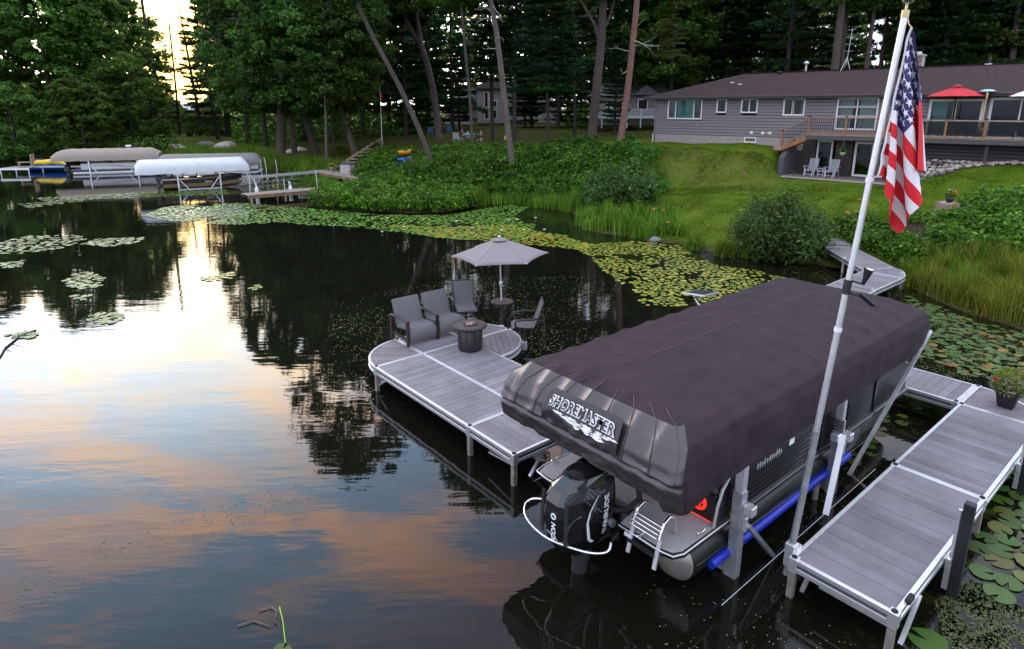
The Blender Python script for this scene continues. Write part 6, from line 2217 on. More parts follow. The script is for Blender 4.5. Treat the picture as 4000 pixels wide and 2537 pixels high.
def window(s0, s1, z0, z1, cells, fw=.06, root=None, y=-.05, depth=.1, room='room_dark', deep=1.4):
    """cells: (a0, a1, b0, b1, curtain material or None) as fractions; frame bars fill the rest"""
    root = root or gh
    OPEN.append((s0, s1, z0, z1))
    w_, h_ = s1 - s0, z1 - z0
    wn = thing('window', None, None, (s0, 0, z0)); wn.parent = root
    mb = MB()
    mb.box((w_ / 2, y + depth / 2, fw / 2), (w_, depth, fw)); mb.box((w_ / 2, y + depth / 2, h_ - fw / 2), (w_, depth, fw))
    mb.box((fw / 2, y + depth / 2, h_ / 2), (fw, depth, h_ - 2 * fw)); mb.box((w_ - fw / 2, y + depth / 2, h_ / 2), (fw, depth, h_ - 2 * fw))
    mb.build('frame', 'window_white', wn)
    for a0, a1, b0, b1, cur in cells:
        x0, x1 = lerp(fw, w_ - fw, a0), lerp(fw, w_ - fw, a1)
        q0, q1 = lerp(fw, h_ - fw, b0), lerp(fw, h_ - fw, b1)
        mb = MB()
        t_ = .035
        mb.box(((x0 + x1) / 2, y + .045, q0 + t_ / 2), (x1 - x0 - .004, .05, t_)); mb.box(((x0 + x1) / 2, y + .045, q1 - t_ / 2), (x1 - x0 - .004, .05, t_))
        mb.box((x0 + t_ / 2, y + .045, (q0 + q1) / 2), (t_, .05, q1 - q0 - 2 * t_)); mb.box((x1 - t_ / 2, y + .045, (q0 + q1) / 2), (t_, .05, q1 - q0 - 2 * t_))
        mb.build('sash', 'window_white', wn)
        mb = MB(); mb.box(((x0 + x1) / 2, y + .05, (q0 + q1) / 2), (x1 - x0 - .05, .006, q1 - q0 - .05)); mb.build('pane', 'window_glass', wn)
        if cur:
            nm, c0, c1 = cur
            xs = np.linspace(lerp(x0, x1, c0), lerp(x0, x1, c1), 26)
            mb = MB(); mb.grid([[(x, .16 + .025 * math.sin(i * 1.9), z_) for i, x in enumerate(xs)] for z_ in (q0, q1)], True)
            mb.build('curtain', nm, wn)
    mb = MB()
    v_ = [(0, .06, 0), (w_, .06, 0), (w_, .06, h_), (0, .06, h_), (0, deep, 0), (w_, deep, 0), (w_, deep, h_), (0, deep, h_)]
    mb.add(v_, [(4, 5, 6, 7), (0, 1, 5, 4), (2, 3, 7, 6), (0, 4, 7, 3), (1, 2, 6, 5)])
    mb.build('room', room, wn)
    return wn


window(-16.93, -14.16, 5.13, 6.59, [(0, .22, 0, 1, ('curtain_grey', .02, .98)), (.225, .775, 0, 1, ('curtain_teal', .02, .98)), (.78, 1, 0, 1, ('curtain_grey', .02, .98))])
window(-13.07, -12.32, 5.6, 6.57, [(0, 1, 0, 1, None)])
window(-11.29, -10.12, 5.6, 6.57, [(0, .5, 0, 1, None), (.5, 1, 0, 1, None)])
window(-8.41, -7.03, 5.45, 6.57, [(0, .42, 0, 1, ('room_warm', .1, .6)), (.47, 1, 0, 1, ('curtain_pale', .62, .8))], room='room_warm')
window(-5.11, -2.77, 4.62, 6.55, [(0, .5, .74, 1, ('curtain_pale', .05, .8)), (.5, 1, .74, 1, ('curtain_pale', .1, .95)), (0, .5, .42, .72, ('curtain_pale', .05, .75)), (.5, 1, .42, .72, ('curtain_pale', .1, .95)), (0, .5, 0, .4, ('curtain_pale', .05, .7)), (.5, 1, 0, .4, ('curtain_pale', .05, .95))])
window(-.18, 2.37, 4.34, 6.42, [(0, .47, 0, 1, ('curtain_teal', .05, .7)), (.5, 1, 0, 1, None)], .09)
window(2.62, 5.3, 4.34, 6.47, [(0, .5, 0, 1, None), (.5, 1, 0, 1, ('curtain_teal', .2, .6))], .09)
window(6.6, 9.0, 5.1, 6.5, [(0, .5, 0, 1, None), (.5, 1, 0, 1, None)])
S0, S1 = -17.93, 13.0


def boards(root, s0, s1, z0, z1, ex, mat, opens, y=0.0, name='siding_board'):
    n = int(round((z1 - z0) / ex))
    ex = (z1 - z0) / n
    for k in range(n):
        a, b = z0 + k * ex, z0 + (k + 1) * ex
        iv = [(s0, s1)]
        for o0, o1, q0, q1 in opens:
            if q1 > a + .03 and q0 < b - .03:
                nv = []
                for i0, i1 in iv:
                    if o1 <= i0 or o0 >= i1: nv.append((i0, i1)); continue
                    if o0 > i0: nv.append((i0, o0))
                    if o1 < i1: nv.append((o1, i1))
                iv = nv
        for i0, i1 in iv:
            if i1 - i0 < .02: continue
            mb = MB()
            # lapped board: the lower edge stands proud and leaves a gap below
            vs = []
            for x in (i0, i1):
                vs += [(x, y - .045, a + .03), (x, y - .010, b), (x, y + .05, b), (x, y + .05, a + .03)]
            mb.add(vs, [(0, 1, 5, 4), (1, 2, 6, 5), (3, 0, 4, 7), (2, 3, 7, 6), (0, 3, 2, 1), (4, 5, 6, 7)])
            mb.build(name, mat, root)


boards(gh, S0, S1, 4.03, 6.66, .205, 'grey_siding', OPEN)
for k in range(13):  # dark strips set in the board gaps paint the shadow lines under the laps
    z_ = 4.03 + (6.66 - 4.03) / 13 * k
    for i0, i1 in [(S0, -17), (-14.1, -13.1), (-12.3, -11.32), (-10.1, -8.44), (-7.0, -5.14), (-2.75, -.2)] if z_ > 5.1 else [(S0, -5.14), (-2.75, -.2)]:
        mb = MB(); mb.box(((i0 + i1) / 2, .02, z_ + .014), (i1 - i0, .03, .05)); mb.build('lap_shadow_strip', 'dark_siding', gh)
for k in range(3):
    mb = MB(); z_ = 3.22 + .27 * k
    mb.box(((S0 - 6.9) / 2, .10, z_ + .13), (-6.9 - S0 - .02, .2, .262)); mb.build('foundation_course', 'foundation_block', gh)
bw_ = window(-10.85, -10.0, 3.62, 3.99, [(0, 1, 0, 1, ('curtain_pale', .05, .95))], .045, y=-.06, deep=.4)
bw_.location.y = -.02
mb = MB(); mb.box((S0 - .03, -.03, 5.3), (.09, .09, 2.7)); mb.build('corner_board', 'grey_siding', gh)
# walls not facing the lake
mb = MB(); mb.box(((S0 + S1) / 2, 9.2, 5.0), (S1 - S0 - .1, .1, 3.3)); mb.box((S0 + .05, 4.65, 5.0), (.1, 9.0, 3.3)); mb.box((S1 - .05, 4.65, 5.0), (.1, 9.0, 3.3)); mb.build('rear_wall', 'grey_siding', gh)
# roof
EZ, RZ = 6.72, 8.45
e0, e1, r0, r1 = S0 - .75, S1 + .7, -13.2, 9.0
mb = MB()
vs = [(e0, -.62, EZ), (e1, -.62, EZ), (e1, 9.8, EZ), (e0, 9.8, EZ), (r0, 4.55, RZ), (r1, 4.55, RZ)]
vs2 = [(v[0], v[1], v[2] - .16) for v in vs[:4]]
mb.add(vs + vs2, [(0, 1, 5, 4), (1, 2, 5), (2, 3, 4, 5), (3, 0, 4), (6, 9, 8, 7), (0, 6, 7, 1), (1, 7, 8, 2), (2, 8, 9, 3), (3, 9, 6, 0)])
rf = mb.build('roof', 'roof_shingle', gh)
mb = MB(); mb.box(((e0 + e1) / 2, -.645, EZ - .085), (e1 - e0, .04, .17)); mb.build('fascia', 'fascia_brown', rf)
mb = MB(); mb.box(((e0 + e1) / 2, -.70, EZ - .03), (e1 - e0 + .1, .1, .1), bev=.02); mb.build('gutter', 'fascia_brown', rf)
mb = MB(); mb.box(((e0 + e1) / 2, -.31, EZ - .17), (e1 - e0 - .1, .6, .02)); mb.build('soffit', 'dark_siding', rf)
for k in range(34):
    x = r0 + (r1 - r0) * (k + .5) / 34
    mb = MB(); mb.box((x, 4.55, RZ + .02), ((r1 - r0) / 34 - .02, .3, .03)); mb.build('ridge_cap', 'roof_shingle', rf)


def hpx(px, py, off):
    r_ = ray(px, py)
    o_ = Vector((0, 0, CAM_H))
    t = ((HP - o_).dot(HN) + off) / r_.dot(HN)
    q = o_ + r_ * t
    return (q - Vector((HP.x, HP.y, 0))).dot(HR), q.z


def roofpt(px, py):
    """spot on the front roof slope"""
    for off in np.linspace(-.5, 4.5, 200):
        s_, z = hpx(px, py, off)
        zr = EZ + (RZ - EZ) * (off + .62) / 5.17
        if z >= zr - .005 and abs(z - zr) < .05:
            return s_, off, zr
    return s_, off, zr


M('galvanised', (0.55, 0.56, 0.58), .4, .7, var=.1)
for px, py, kind_ in ((2862, 324, 'flat'), (2891, 331, 'flat'), (3046, 287, 'box'), (3865, 240, 'pipe')):
    s_, off, z = roofpt(px, py)
    mb = MB()
    if kind_ == 'flat': mb.box((s_, off, z + .05), (.26, .2, .1), bev=.02)
    elif kind_ == 'box': mb.box((s_, off, z + .1), (.3, .3, .18), bev=.03)
    else: mb.tube([(s_, off, z - .1), (s_, off, z + .5)], .08, 10)
    mb.build('roof_vent', 'galvanised' if kind_ == 'flat' else 'black_metal', rf)
    if kind_ == 'pipe': mb = MB(); mb.box((s_, off, z + .03), (.35, .3, .05)); mb.build('roof_vent', 'galvanised', rf)
s_, off, z = roofpt(3150, 252)
mb = MB(); mb.tube([(s_, off, z - .1), (s_, off, z + .45)], .06, 10); mb.tube([(s_, off, z + .45), (s_, off, z + .5), (s_, off, z + .62), (s_, off, z + .72)], [.06, .17, .17, .02], 12); mb.build('flue', 'galvanised', rf)
# stone chimney behind the ridge
s_c, z_c = hpx(3578, 222, 5.2)
M('field_stone', (0.24, 0.16, 0.145), .85, var=.35, scale=3)
M('mortar', (0.42, 0.38, 0.36), .9, var=.1)
mb = MB(); mb.box((s_c, 5.3, 8.4), (.86, .8, 1.5)); ch = mb.build('chimney', 'mortar', gh)
gc = random.Random(12)
for r_ in range(5):
    x = -.42
    while x < .40:
        w_ = min(gc.uniform(.16, .3), .43 - x)
        if w_ < .06: break
        mb = MB(); mb.box((s_c + x + w_ / 2, 4.9, 7.98 + r_ * .24 + .12), (w_ - .025, .06, .215), bev=.02); mb.build('stone', 'field_stone', ch)
        x += w_
mb = MB(); mb.box((s_c, 5.3, 9.2), (1.0, .95, .1), bev=.02); mb.build('chimney_cap', 'mortar', ch)
mb = MB(); mb.box((s_c + .15, 5.2, 9.34), (.3, .3, .16), bev=.02); mb.build('chimney_flue', 'galvanised', ch)
# antenna on a tripod at the ridge
sa_, za_ = hpx(3304, 240, 4.5)
at_ = thing('roof_antenna', 'silver television antenna on a tripod at the roof ridge', 'antenna', hs(sa_, 4.5, RZ), HANG)
hA = hpx(3318, 112, 4.5)[1] - RZ
for a in (0, 2.1, 4.2):
    mb = MB(); mb.tube([(.35 * math.cos(a), .35 * math.sin(a), -.1), (0.05, 0, .8)], .02, 6); mb.build('leg', 'galvanised', at_)
mb = MB(); mb.tube([(.05, 0, .3), (.17, 0, hA)], .018, 6); mb.build('mast', 'galvanised', at_)
mb = MB()
for k in range(4): mb.bar((-.25 + .12, .0, hA - .1 - k * .45), (.25 + .12, 0, hA - .1 - k * .45), .014, .014)
mb.build('element', 'galvanised', at_, kind='stuff')
# things on the wall
for px, py, nm in ((2936, 519, 'outlet_box'), (2980, 521, 'gas_meter'), (3008, 521, 'outlet_box')):
    s_, z = hpx(px, py, -.05)
    mb = MB(); mb.box((s_, -.07, z), (.2, .1, .2), bev=.02); mb.build(nm, 'window_white', gh)
s_, z = hpx(2992, 522, -.05)
mb = MB(); mb.tube([(s_ - .25, -.08, z), (s_ + .2, -.08, z)], .04, 8); mb.build('meter_pipe', 'galvanised', gh)
for px in (3233, 3250):
    s_, z = hpx(px, 377, -.1)
    mb = MB(); mb.sphere((s_, -.12, z), .06, 6); mb.build('flood_light', 'window_white', gh)
mb = MB(); mb.bar((S0 - .1, -.1, 3.3), (S0 - .1, -.1, 4.05), .07, .05); mb.build('downspout', 'window_white', gh)
# walk-out storey under the deck
LOW = []
OPEN_KEEP = OPEN
OPEN = LOW
lw = window(-3.78, -1.7, 1.80, 3.92, [(0, .48, 0, 1, None), (.5, 1, 0, 1, ('curtain_pale', .0, .4))], .09)
window(-6.0, -5.05, 1.95, 3.95, [(0, 1, 0, 1, None)], .07)
OPEN = OPEN_KEEP
for k in range(31):
    x = -7.2 + k * .2
    cov = [o for o in LOW if o[0] < x + .1 and o[1] > x - .1]
    z0_ = 1.7
    if cov:
        continue
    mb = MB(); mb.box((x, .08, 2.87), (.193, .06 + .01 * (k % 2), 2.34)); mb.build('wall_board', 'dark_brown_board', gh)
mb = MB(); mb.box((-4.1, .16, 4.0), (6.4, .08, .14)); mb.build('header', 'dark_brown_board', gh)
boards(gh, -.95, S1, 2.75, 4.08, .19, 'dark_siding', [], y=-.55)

# ---- deck across the front
DO = -1.72
dkk = thing('wooden_deck', 'raised wooden deck with cedar rails along the grey house', 'deck', hs(0, 0, 0), HANG)
for k in range(11):
    mb = MB(); mb.box((3.3, DO + .06 + k * .155, 4.305), (19.0, .148, .035)); mb.build('deck_board', 'weathered_cedar', dkk)
mb = MB(); mb.box((3.3, DO - .03, 4.17), (19.0, .05, .24)); mb.build('fascia', 'stucco_grey', dkk)
mb = MB(); mb.box((3.3, DO - .02, 4.315), (19.05, .1, .03)); mb.build('nosing', 'weathered_cedar', dkk)
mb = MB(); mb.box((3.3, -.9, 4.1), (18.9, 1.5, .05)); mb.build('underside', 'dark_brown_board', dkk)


def rpost(x, y, z0, z1, mat='cedar', cap=True, w_=.1):
    mb = MB(); mb.box((x, y, (z0 + z1) / 2), (w_, w_, z1 - z0)); p_ = mb.build('post', mat, dkk)
    if cap:
        mb = MB(); mb.box((x, y, z1 + .03), (w_ + .05, w_ + .05, .06), bev=.012); mb.build('cap', 'black_metal', p_)


bal = MB(); bal.box((0, 0, 0), (.022, .022, .80)); balm = bal.mesh('baluster'); balm.materials.append(MATS['black_metal'])
for a, b in ((-6.1, -4.0), (-4.0, -1.9), (-1.9, -.5)):
    mb = MB(); mb.box(((a + b) / 2, DO + .05, 5.33), (b - a - .1, .13, .04)); mb.build('top_rail', 'cedar', dkk)
    mb = MB(); mb.box(((a + b) / 2, DO + .05, 4.47), (b - a - .1, .045, .09)); mb.build('bottom_rail', 'cedar', dkk)
    n = int((b - a) / .115)
    for k in range(1, n):
        link('baluster', balm, None, dkk, loc=(lerp(a, b, k / n), DO + .05, 4.91))
for x in (-6.1, -4.0, -1.9, -.5): rpost(x, DO + .05, 4.32, 5.42)
rpost(-.15, DO + .5, 4.32, 5.45)
for a, b in ((-.5, 1.05), (1.05, 2.8), (2.8, 4.6), (4.6, 6.4), (6.4, 8.2)):
    mb = MB(); mb.box(((a + b) / 2, DO + .05, 5.27), (b - a - .1, .12, .075)); mb.build('top_rail', 'weathered_cedar', dkk)
    mb = MB(); mb.box(((a + b) / 2, DO + .05, 4.40), (b - a - .1, .05, .075)); mb.build('bottom_rail', 'weathered_cedar', dkk)
    mb = MB(); mb.box(((a + b) / 2, DO + .05, 4.84), (b - a - .14, .012, .76)); mb.build('glass_panel', 'rail_glass', dkk)
for x in (1.05, 2.8, 4.6, 6.4): rpost(x, DO + .05, 4.28, 5.33, 'cedar', x == 2.8, .11)
# stairs down the left end
for k in range(5):
    x = -6.35 - k * .29
    mb = MB(); mb.box((x, DO + .55, 4.17 - k * .165), (.3, 1.0, .045)); mb.build('tread', 'weathered_cedar', dkk)
for y in (DO + .03, DO + 1.08):
    mb = MB(); mb.bar((-6.15, y, 4.12), (-7.75, y, 3.36), .05, .26, up=(0, 0, 1)); mb.build('stringer', 'cedar', dkk)
mb = MB(); mb.box((-7.85, DO + .55, 3.42), (.5, 1.2, .24)); mb.build('landing', 'weathered_cedar', dkk)
rpost(-7.68, DO + .05, 3.5, 4.52)
mb = MB(); mb.bar((-7.68, DO + .05, 4.40), (-6.1, DO + .05, 5.33), .1, .05); mb.build('top_rail', 'cedar', dkk)
mb = MB(); mb.bar((-7.68, DO + .05, 3.62), (-6.1, DO + .05, 4.5), .045, .08); mb.build('bottom_rail', 'cedar', dkk)
for k in range(1, 13):
    link('baluster', balm, None, dkk, loc=(lerp(-7.68, -6.1, k / 13), DO + .05, lerp(4.40, 5.33, k / 13) - .42))
for x in (3.0, 7.0): mb = MB(); mb.box((x, DO + .25, 3.6), (.14, .14, 1.0)); mb.build('support_post', 'dark_siding', dkk)

# ---- retaining walls, patio, rock bank
rw = MB()
pr = [(.1, 1.4), (-2.15, 1.4), (-2.15, 2.86), (-.55, 3.86), (.1, 3.98)]
n = len(pr)
rw.add([(-.16, p[0], p[1]) for p in pr] + [(.16, p[0], p[1]) for p in pr], [tuple(range(n)), tuple(range(2 * n - 1, n - 1, -1))] + [(i, n + i, n + (i + 1) % n, (i + 1) % n) for i in range(n)])
o = rw.build('retaining_wall', 'stucco_grey', None, loc=hs(-7.42, 0, 0), rot=(0, 0, HANG))
tag(o, 'dark grey sloping retaining wall left of the patio chairs', 'wall')
rw = MB()
pr = [(.1, 1.4), (-2.35, 1.4), (-2.35, 2.0), (-1.75, 3.0), (-1.72, 4.02), (.1, 4.02)]
n = len(pr)
rw.add([(-.16, p[0], p[1]) for p in pr] + [(.16, p[0], p[1]) for p in pr], [tuple(range(n)), tuple(range(2 * n - 1, n - 1, -1))] + [(i, n + i, n + (i + 1) % n, (i + 1) % n) for i in range(n)])
o = rw.build('retaining_wall', 'stucco_grey', None, loc=hs(-1.1, 0, 0), rot=(0, 0, HANG))
tag(o, 'dark grey wall between the patio and the heap of stones', 'wall')
mb = MB(); mb.box((-4.25, -1.15, 1.70), (6.0, 2.5, .08)); pa = mb.build('patio', 'mortar', None, loc=hs(0, 0, 0), rot=(0, 0, HANG))
tag(pa, kind='structure')
for i in range(14):
    for j in range(6):
        mb = MB(); mb.box((-7.02 + .21 + i * .425, -2.4 + .21 + j * .415, 1.745), (.41, .40, .03)); mb.build('paver', 'paver', pa)


def stone_mesh(seed, r_=1.0):
    bmx = bmesh.new()
    bmesh.ops.create_icosphere(bmx, subdivisions=2, radius=r_)
    for v in bmx.verts:
        v.co *= 1 + .28 * noise.noise(v.co * 1.1 + Vector((seed * 3.1, 0, 0)))
        v.co.z *= .62
    me = bpy.data.meshes.new('stone')
    bmx.to_mesh(me); bmx.free()
    me.polygons.foreach_set('use_smooth', [True] * len(me.polygons))
    return me


M('river_stone', (0.30, 0.23, 0.215), .8, var=.4, scale=1.2, bump=.2, bscale=8, col2=(0.52, 0.42, 0.39))
M('pale_stone', (0.50, 0.43, 0.39), .8, var=.3, scale=1.2, bump=.2, bscale=8)
M('dark_stone', (0.13, 0.115, 0.12), .8, var=.4, scale=1.2, bump=.2, bscale=8)
STONES = []
for i in range(6):
    me = stone_mesh(i); me.materials.append(MATS[['river_stone', 'pale_stone', 'dark_stone', 'river_stone', 'pale_stone', 'river_stone'][i]]); STONES.append(me)
rb = thing('stone_bank', 'bank of rounded field stones under the right end of the deck', 'stones', hs(0, 0, 0), HANG)
gk = random.Random(31)
cnt = 0
for row in range(9):
    f_ = row / 8
    x = -.88
    while x < lerp(1.6, 4.9, f_):
        r_ = gk.uniform(.10, .17)
        off = lerp(-2.35, -.75, f_) + gk.uniform(-.05, .05)
        zz = max(lerp(1.72, 3.02, f_ ** .85), gz(*hs(x, off, 0).xy) + .02) + gk.uniform(-.03, .03) + .06 * max(0, x) * (1 - f_)
        link('stone', STONES[gk.randrange(6)], None, rb, loc=(x + r_, off, zz), rot=(gk.uniform(-.3, .3), gk.uniform(-.3, .3), gk.uniform(0, 6.28)), scale=(r_ * gk.uniform(1, 1.4), r_ * gk.uniform(.85, 1.1), r_))
        x += r_ * 2.0
        cnt += 1


# ---- patio recliners, their table, hanging basket
M('painted_grey', (0.40, 0.42, 0.46), .6, var=.08)


def recliner(label, s_, off):
    t = thing('slatted_recliner', label, 'chair', hs(s_, off, 1.76), HANG - PI / 2, 'pair of slatted patio chairs')
    # local x = towards the lake
    for k in range(12):
        f_ = k / 11
        mb = MB(); mb.box((-.30 - .22 * f_, 0, .42 + .62 * f_), (.022, .56, .043)); mb.build('back_slat', 'painted_grey', t)
    for k in range(8):
        f_ = k / 7
        mb = MB(); mb.box((-.24 + .58 * f_, 0, .37 + .03 * f_ - (.05 if k == 7 else 0)), (.068, .56, .022)); mb.build('seat_slat', 'painted_grey', t)
    for sg in (-1, 1):
        mb = MB(); mb.bar((-.27, sg * .24, .34), (-.55, sg * .24, 1.06), .03, .05); mb.build('back_stile', 'painted_grey', t)
        mb = MB(); mb.bar((.36, sg * .29, 0), (.30, sg * .29, .58), .05, .05); mb.build('leg', 'painted_grey', t)
        mb = MB(); mb.bar((-.5, sg * .29, 0), (-.2, sg * .29, .56), .05, .05); mb.build('leg', 'painted_grey', t)
        mb = MB(); mb.box((.02, sg * .34, .60), (.78, .11, .03), bev=.01); mb.build('armrest', 'painted_grey', t)
        mb = MB(); mb.bar((-.25, sg * .25, .34), (.42, sg * .25, .36), .03, .06); mb.build('seat_rail', 'painted_grey', t)
        mb = MB(); mb.bar((.35, sg * .22, .33), (.55, sg * .22, .02), .05, .05); mb.build('footrest_leg', 'painted_grey', t)
    mb = MB(); mb.box((.5, 0, .12), (.06, .44, .03)); mb.build('footrest', 'painted_grey', t)
    return t


recliner('grey slatted patio chair beside the retaining wall', -5.85, -1.15)
recliner('grey slatted patio chair nearer the glass patio door', -4.62, -1.15)
tt = thing('side_table', 'small slatted table between the two grey patio chairs', 'table', hs(-5.24, -1.15, 1.76), HANG)
for k in range(4):
    mb = MB(); mb.box((0, -.15 + .1 * k, .50), (.38, .08, .025)); mb.build('slat', 'painted_grey', tt)
for x in (-.15, .15):
    for y in (-.16, .16):
        mb = MB(); mb.box((x, y, .24), (.045, .045, .49)); mb.build('leg', 'painted_grey', tt)
mb = MB(); mb.box((0, -.16, .12), (.3, .03, .04)); mb.build('stretcher', 'painted_grey', tt)
s_, z = hpx(3290, 600, -1.3)
hb = thing('hanging_basket', 'white hanging basket of green leaves under the deck', 'flower basket', hs(s_, -1.3, z), HANG)
mb = MB(); mb.lathe([(.08, -.12), (.17, -.02), (.19, .06), (.15, .05)], n=14); mb.build('bowl', 'window_white', hb)
c = np.random.default_rng(3).normal(size=(260, 3)) * np.array([.16, .16, .12]) + np.array([0, 0, .14])
v, f = cards(c, .1, .05, np.random.default_rng(4)); link('foliage', np_mesh('foliage', v, f), 'shrub_leaf', hb)
for a in (0, 2.1, 4.2): mb = MB(); mb.tube([(.17 * math.cos(a), .17 * math.sin(a), .05), (0, 0, .85)], .006, 4); mb.build('chain', 'galvanised', hb)
mb = MB(); mb.sphere((-.35, 0, .42), .05, 6); mb.build('bloom', 'red_petal', hb)

# ---- on the deck: parasols, heater, table
M('red_canvas', (0.55, 0.022, 0.035), .8, var=.06)
M('heater_steel', (0.42, 0.62, 0.78), .25, .6, var=.05)


def parasol(label, px, py, pxl, off, mats, n=8):
    s_, za = hpx(px, py, off)
    sl, _ = hpx(pxl, py + 45, off)
    r_ = abs(s_ - sl)
    t = thing('deck_umbrella', label, 'umbrella', hs(s_, off, 4.33), HANG)
    ap = za - 4.33
    rim = ap - r_ * .36
    mb = MB(); mb.tube([(0, 0, 0), (0, 0, ap)], .022, 8); mb.build('pole', 'black_metal', t)
    for k in range(n):
        a0, a1 = 2 * PI * k / n, 2 * PI * (k + 1) / n
        mb = MB()
        rows = []
        for i in range(6):
            f_ = i / 5
            mid = r_ * f_ * .97
            rows.append([(r_ * f_ * math.cos(a0), r_ * f_ * math.sin(a0), lerp(ap, rim, f_) + .05 * math.sin(PI * f_)), (mid * math.cos((a0 + a1) / 2) * .985, mid * math.sin((a0 + a1) / 2) * .985, lerp(ap, rim, f_) - .01), (r_ * f_ * math.cos(a1), r_ * f_ * math.sin(a1), lerp(ap, rim, f_) + .05 * math.sin(PI * f_))])
        mb.grid(rows, False)
        mb.build('canopy_panel', mats[k % len(mats)], t)
    mb = MB(); mb.lathe([(.24, ap + .03), (.10, ap + .10), (.02, ap + .12)], n=n, smooth=False); mb.build('vent_cap', mats[0], t)
    mb = MB(); mb.lathe([(.22, 0), (.22, .05), (.05, .1)], n=12); mb.build('base', 'black_metal', t)
    return t


parasol('red canvas parasol open over the deck table', 3741, 340, 3618, -1.0, ['red_canvas'])
parasol('striped red and white parasol at the right edge of the deck', 4040, 348, 3935, -.9, ['red_canvas', 'window_white', 'window_white'], 12)
s_, z = hpx(3858, 358, -.9)
ht = thing('patio_heater', 'patio heater with a pale blue dome beside the red parasol', 'heater', hs(s_, -.9, 4.33), HANG)
mb = MB(); mb.lathe([(.04, z - 4.33 + .12), (.2, z - 4.33 + .10), (.42, z - 4.33), (.40, z - 4.33 - .01), (.05, z - 4.33 + .05)], n=24); mb.build('dome', 'heater_steel', ht)
mb = MB(); mb.tube([(0, 0, .4), (0, 0, z - 4.33)], .035, 10); mb.tube([(0, 0, z - 4.33 - .35), (0, 0, z - 4.33 - .05)], .08, 10); mb.build('column', 'brass', ht)
mb = MB(); mb.lathe([(.22, 0), (.22, .5), (.2, .55), (.04, .6)], n=16); mb.build('tank_cover', 'brass', ht)
dt = thing('deck_table', 'dark dining table under the red parasol', 'table', hs(1.4, -.85, 4.33), HANG)
mb = MB(); mb.box((0, 0, .72), (1.3, .8, .04), bev=.01); mb.build('tabletop', 'black_metal', dt)
for x in (-.55, .55):
    for y in (-.3, .3): mb = MB(); mb.box((x, y, .35), (.05, .05, .7)); mb.build('leg', 'black_metal', dt)
M('red_cushion', (.5, .03, .07), .8)


def deck_chair(label, s_, off, rz, cushion=None, grp='dark deck chairs'):
    t = thing('deck_chair', label, 'chair', hs(s_, off, 4.33), HANG + rz, grp)
    mb = MB(); mb.box((0, 0, .43), (.5, .5, .04), bev=.01); mb.build('seat', 'black_metal', t)
    mb = MB(); mb.box((0, .25, .72), (.5, .03, .55), bev=.01); mb.build('backrest', 'black_metal', t)
    for x in (-.22, .22):
        for y in (-.22, .22): mb = MB(); mb.box((x, y, .21), (.04, .04, .42)); mb.build('leg', 'black_metal', t)
    if cushion: mb = MB(); mb.box((0, 0, .48), (.46, .46, .07), bev=.02); mb.build('cushion', cushion, t)


deck_chair('dark deck chair with red cushion left of the deck table', .35, -.8, R(90), 'red_cushion')
deck_chair('dark deck chair in front of the deck table', 1.3, -1.35, R(180), 'red_cushion')
deck_chair('dark deck chair right of the deck table', 2.45, -.8, R(-90))
deck_chair('brown deck chair behind the right glass rail', 4.2, -1.2, R(180))
pot_plant('flower_pot', 'white pot of pink flowers on the deck table', hs(1.2, -.8, 5.07), .07, .1, .16, False, [('foliage', 120, .12, .1, (.07, .04), 'shrub_leaf')],
          [(-.08, 0, .3, .07, 'pink_petal'), (.06, -.04, .33, .07, 'pink_petal'), (0, .08, .36, .07, 'pink_petal')], 9, 'window_white')

# ---- tree stump with a flower pot, mulch chips
p = onground(3660, 872, 1.25)
st_ = thing('tree_stump', 'weathered tree stump on the right bank carrying a flower pot', 'stump', (p.x + .3, p.y, p.z - .05), .4)
mb = MB()
M('stump_bark', (0.26, 0.165, 0.12), .85, var=.35, scale=6, bump=.8, bscale=16, stretch=(1, 1, .2))
prof = [(.52, 0), (.46, .2), (.43, .5), (.41, .85), (.40, .92)]
n = 26
vs = []
for r_, z in prof:
    for j in range(n):
        a = 2 * PI * j / n
        q = r_ * (1 + .07 * math.sin(a * 5 + 1) + .04 * math.sin(a * 11))
        vs.append((q * math.cos(a), q * math.sin(a), z + .03 * math.sin(a * 3) * (z > .6)))
mb.add(vs, [(i * n + j, i * n + (j + 1) % n, (i + 1) * n + (j + 1) % n, (i + 1) * n + j) for i in range(4) for j in range(n)], True)
mb.build('bark', 'stump_bark', st_)
M('end_grain', (0.34, 0.27, 0.22), .9, var=.3, scale=9)
mb = MB(); mb.add([vs[4 * n + j] for j in range(n)] + [(0, 0, .9)], [(j, (j + 1) % n, n) for j in range(n)]); mb.build('cut_face', 'end_grain', st_)
pot_plant('flower_pot', 'round black pot of red and cream flowers on the stump', (p.x + .36, p.y - .02, p.z + .89), .12, .17, .22, False, [('foliage', 260, .2, .17, (.09, .045), 'shrub_leaf')],
          [(-.16, -.1, .42, .06, 'red_petal'), (-.08, -.14, .46, .06, 'red_petal'), (-.22, .02, .38, .06, 'red_petal'), (-.02, -.18, .34, .06, 'red_petal'), (.1, -.2, .3, .055, 'red_petal'), (.12, -.12, .42, .055, 'cream_petal'), (.2, -.06, .38, .055, 'cream_petal'), (.22, .06, .44, .055, 'cream_petal'), (.08, .1, .48, .055, 'cream_petal')], 10)
M('grey_boulder', (0.20, 0.185, 0.18), .9, var=.3, scale=3, bump=.5, bscale=12)
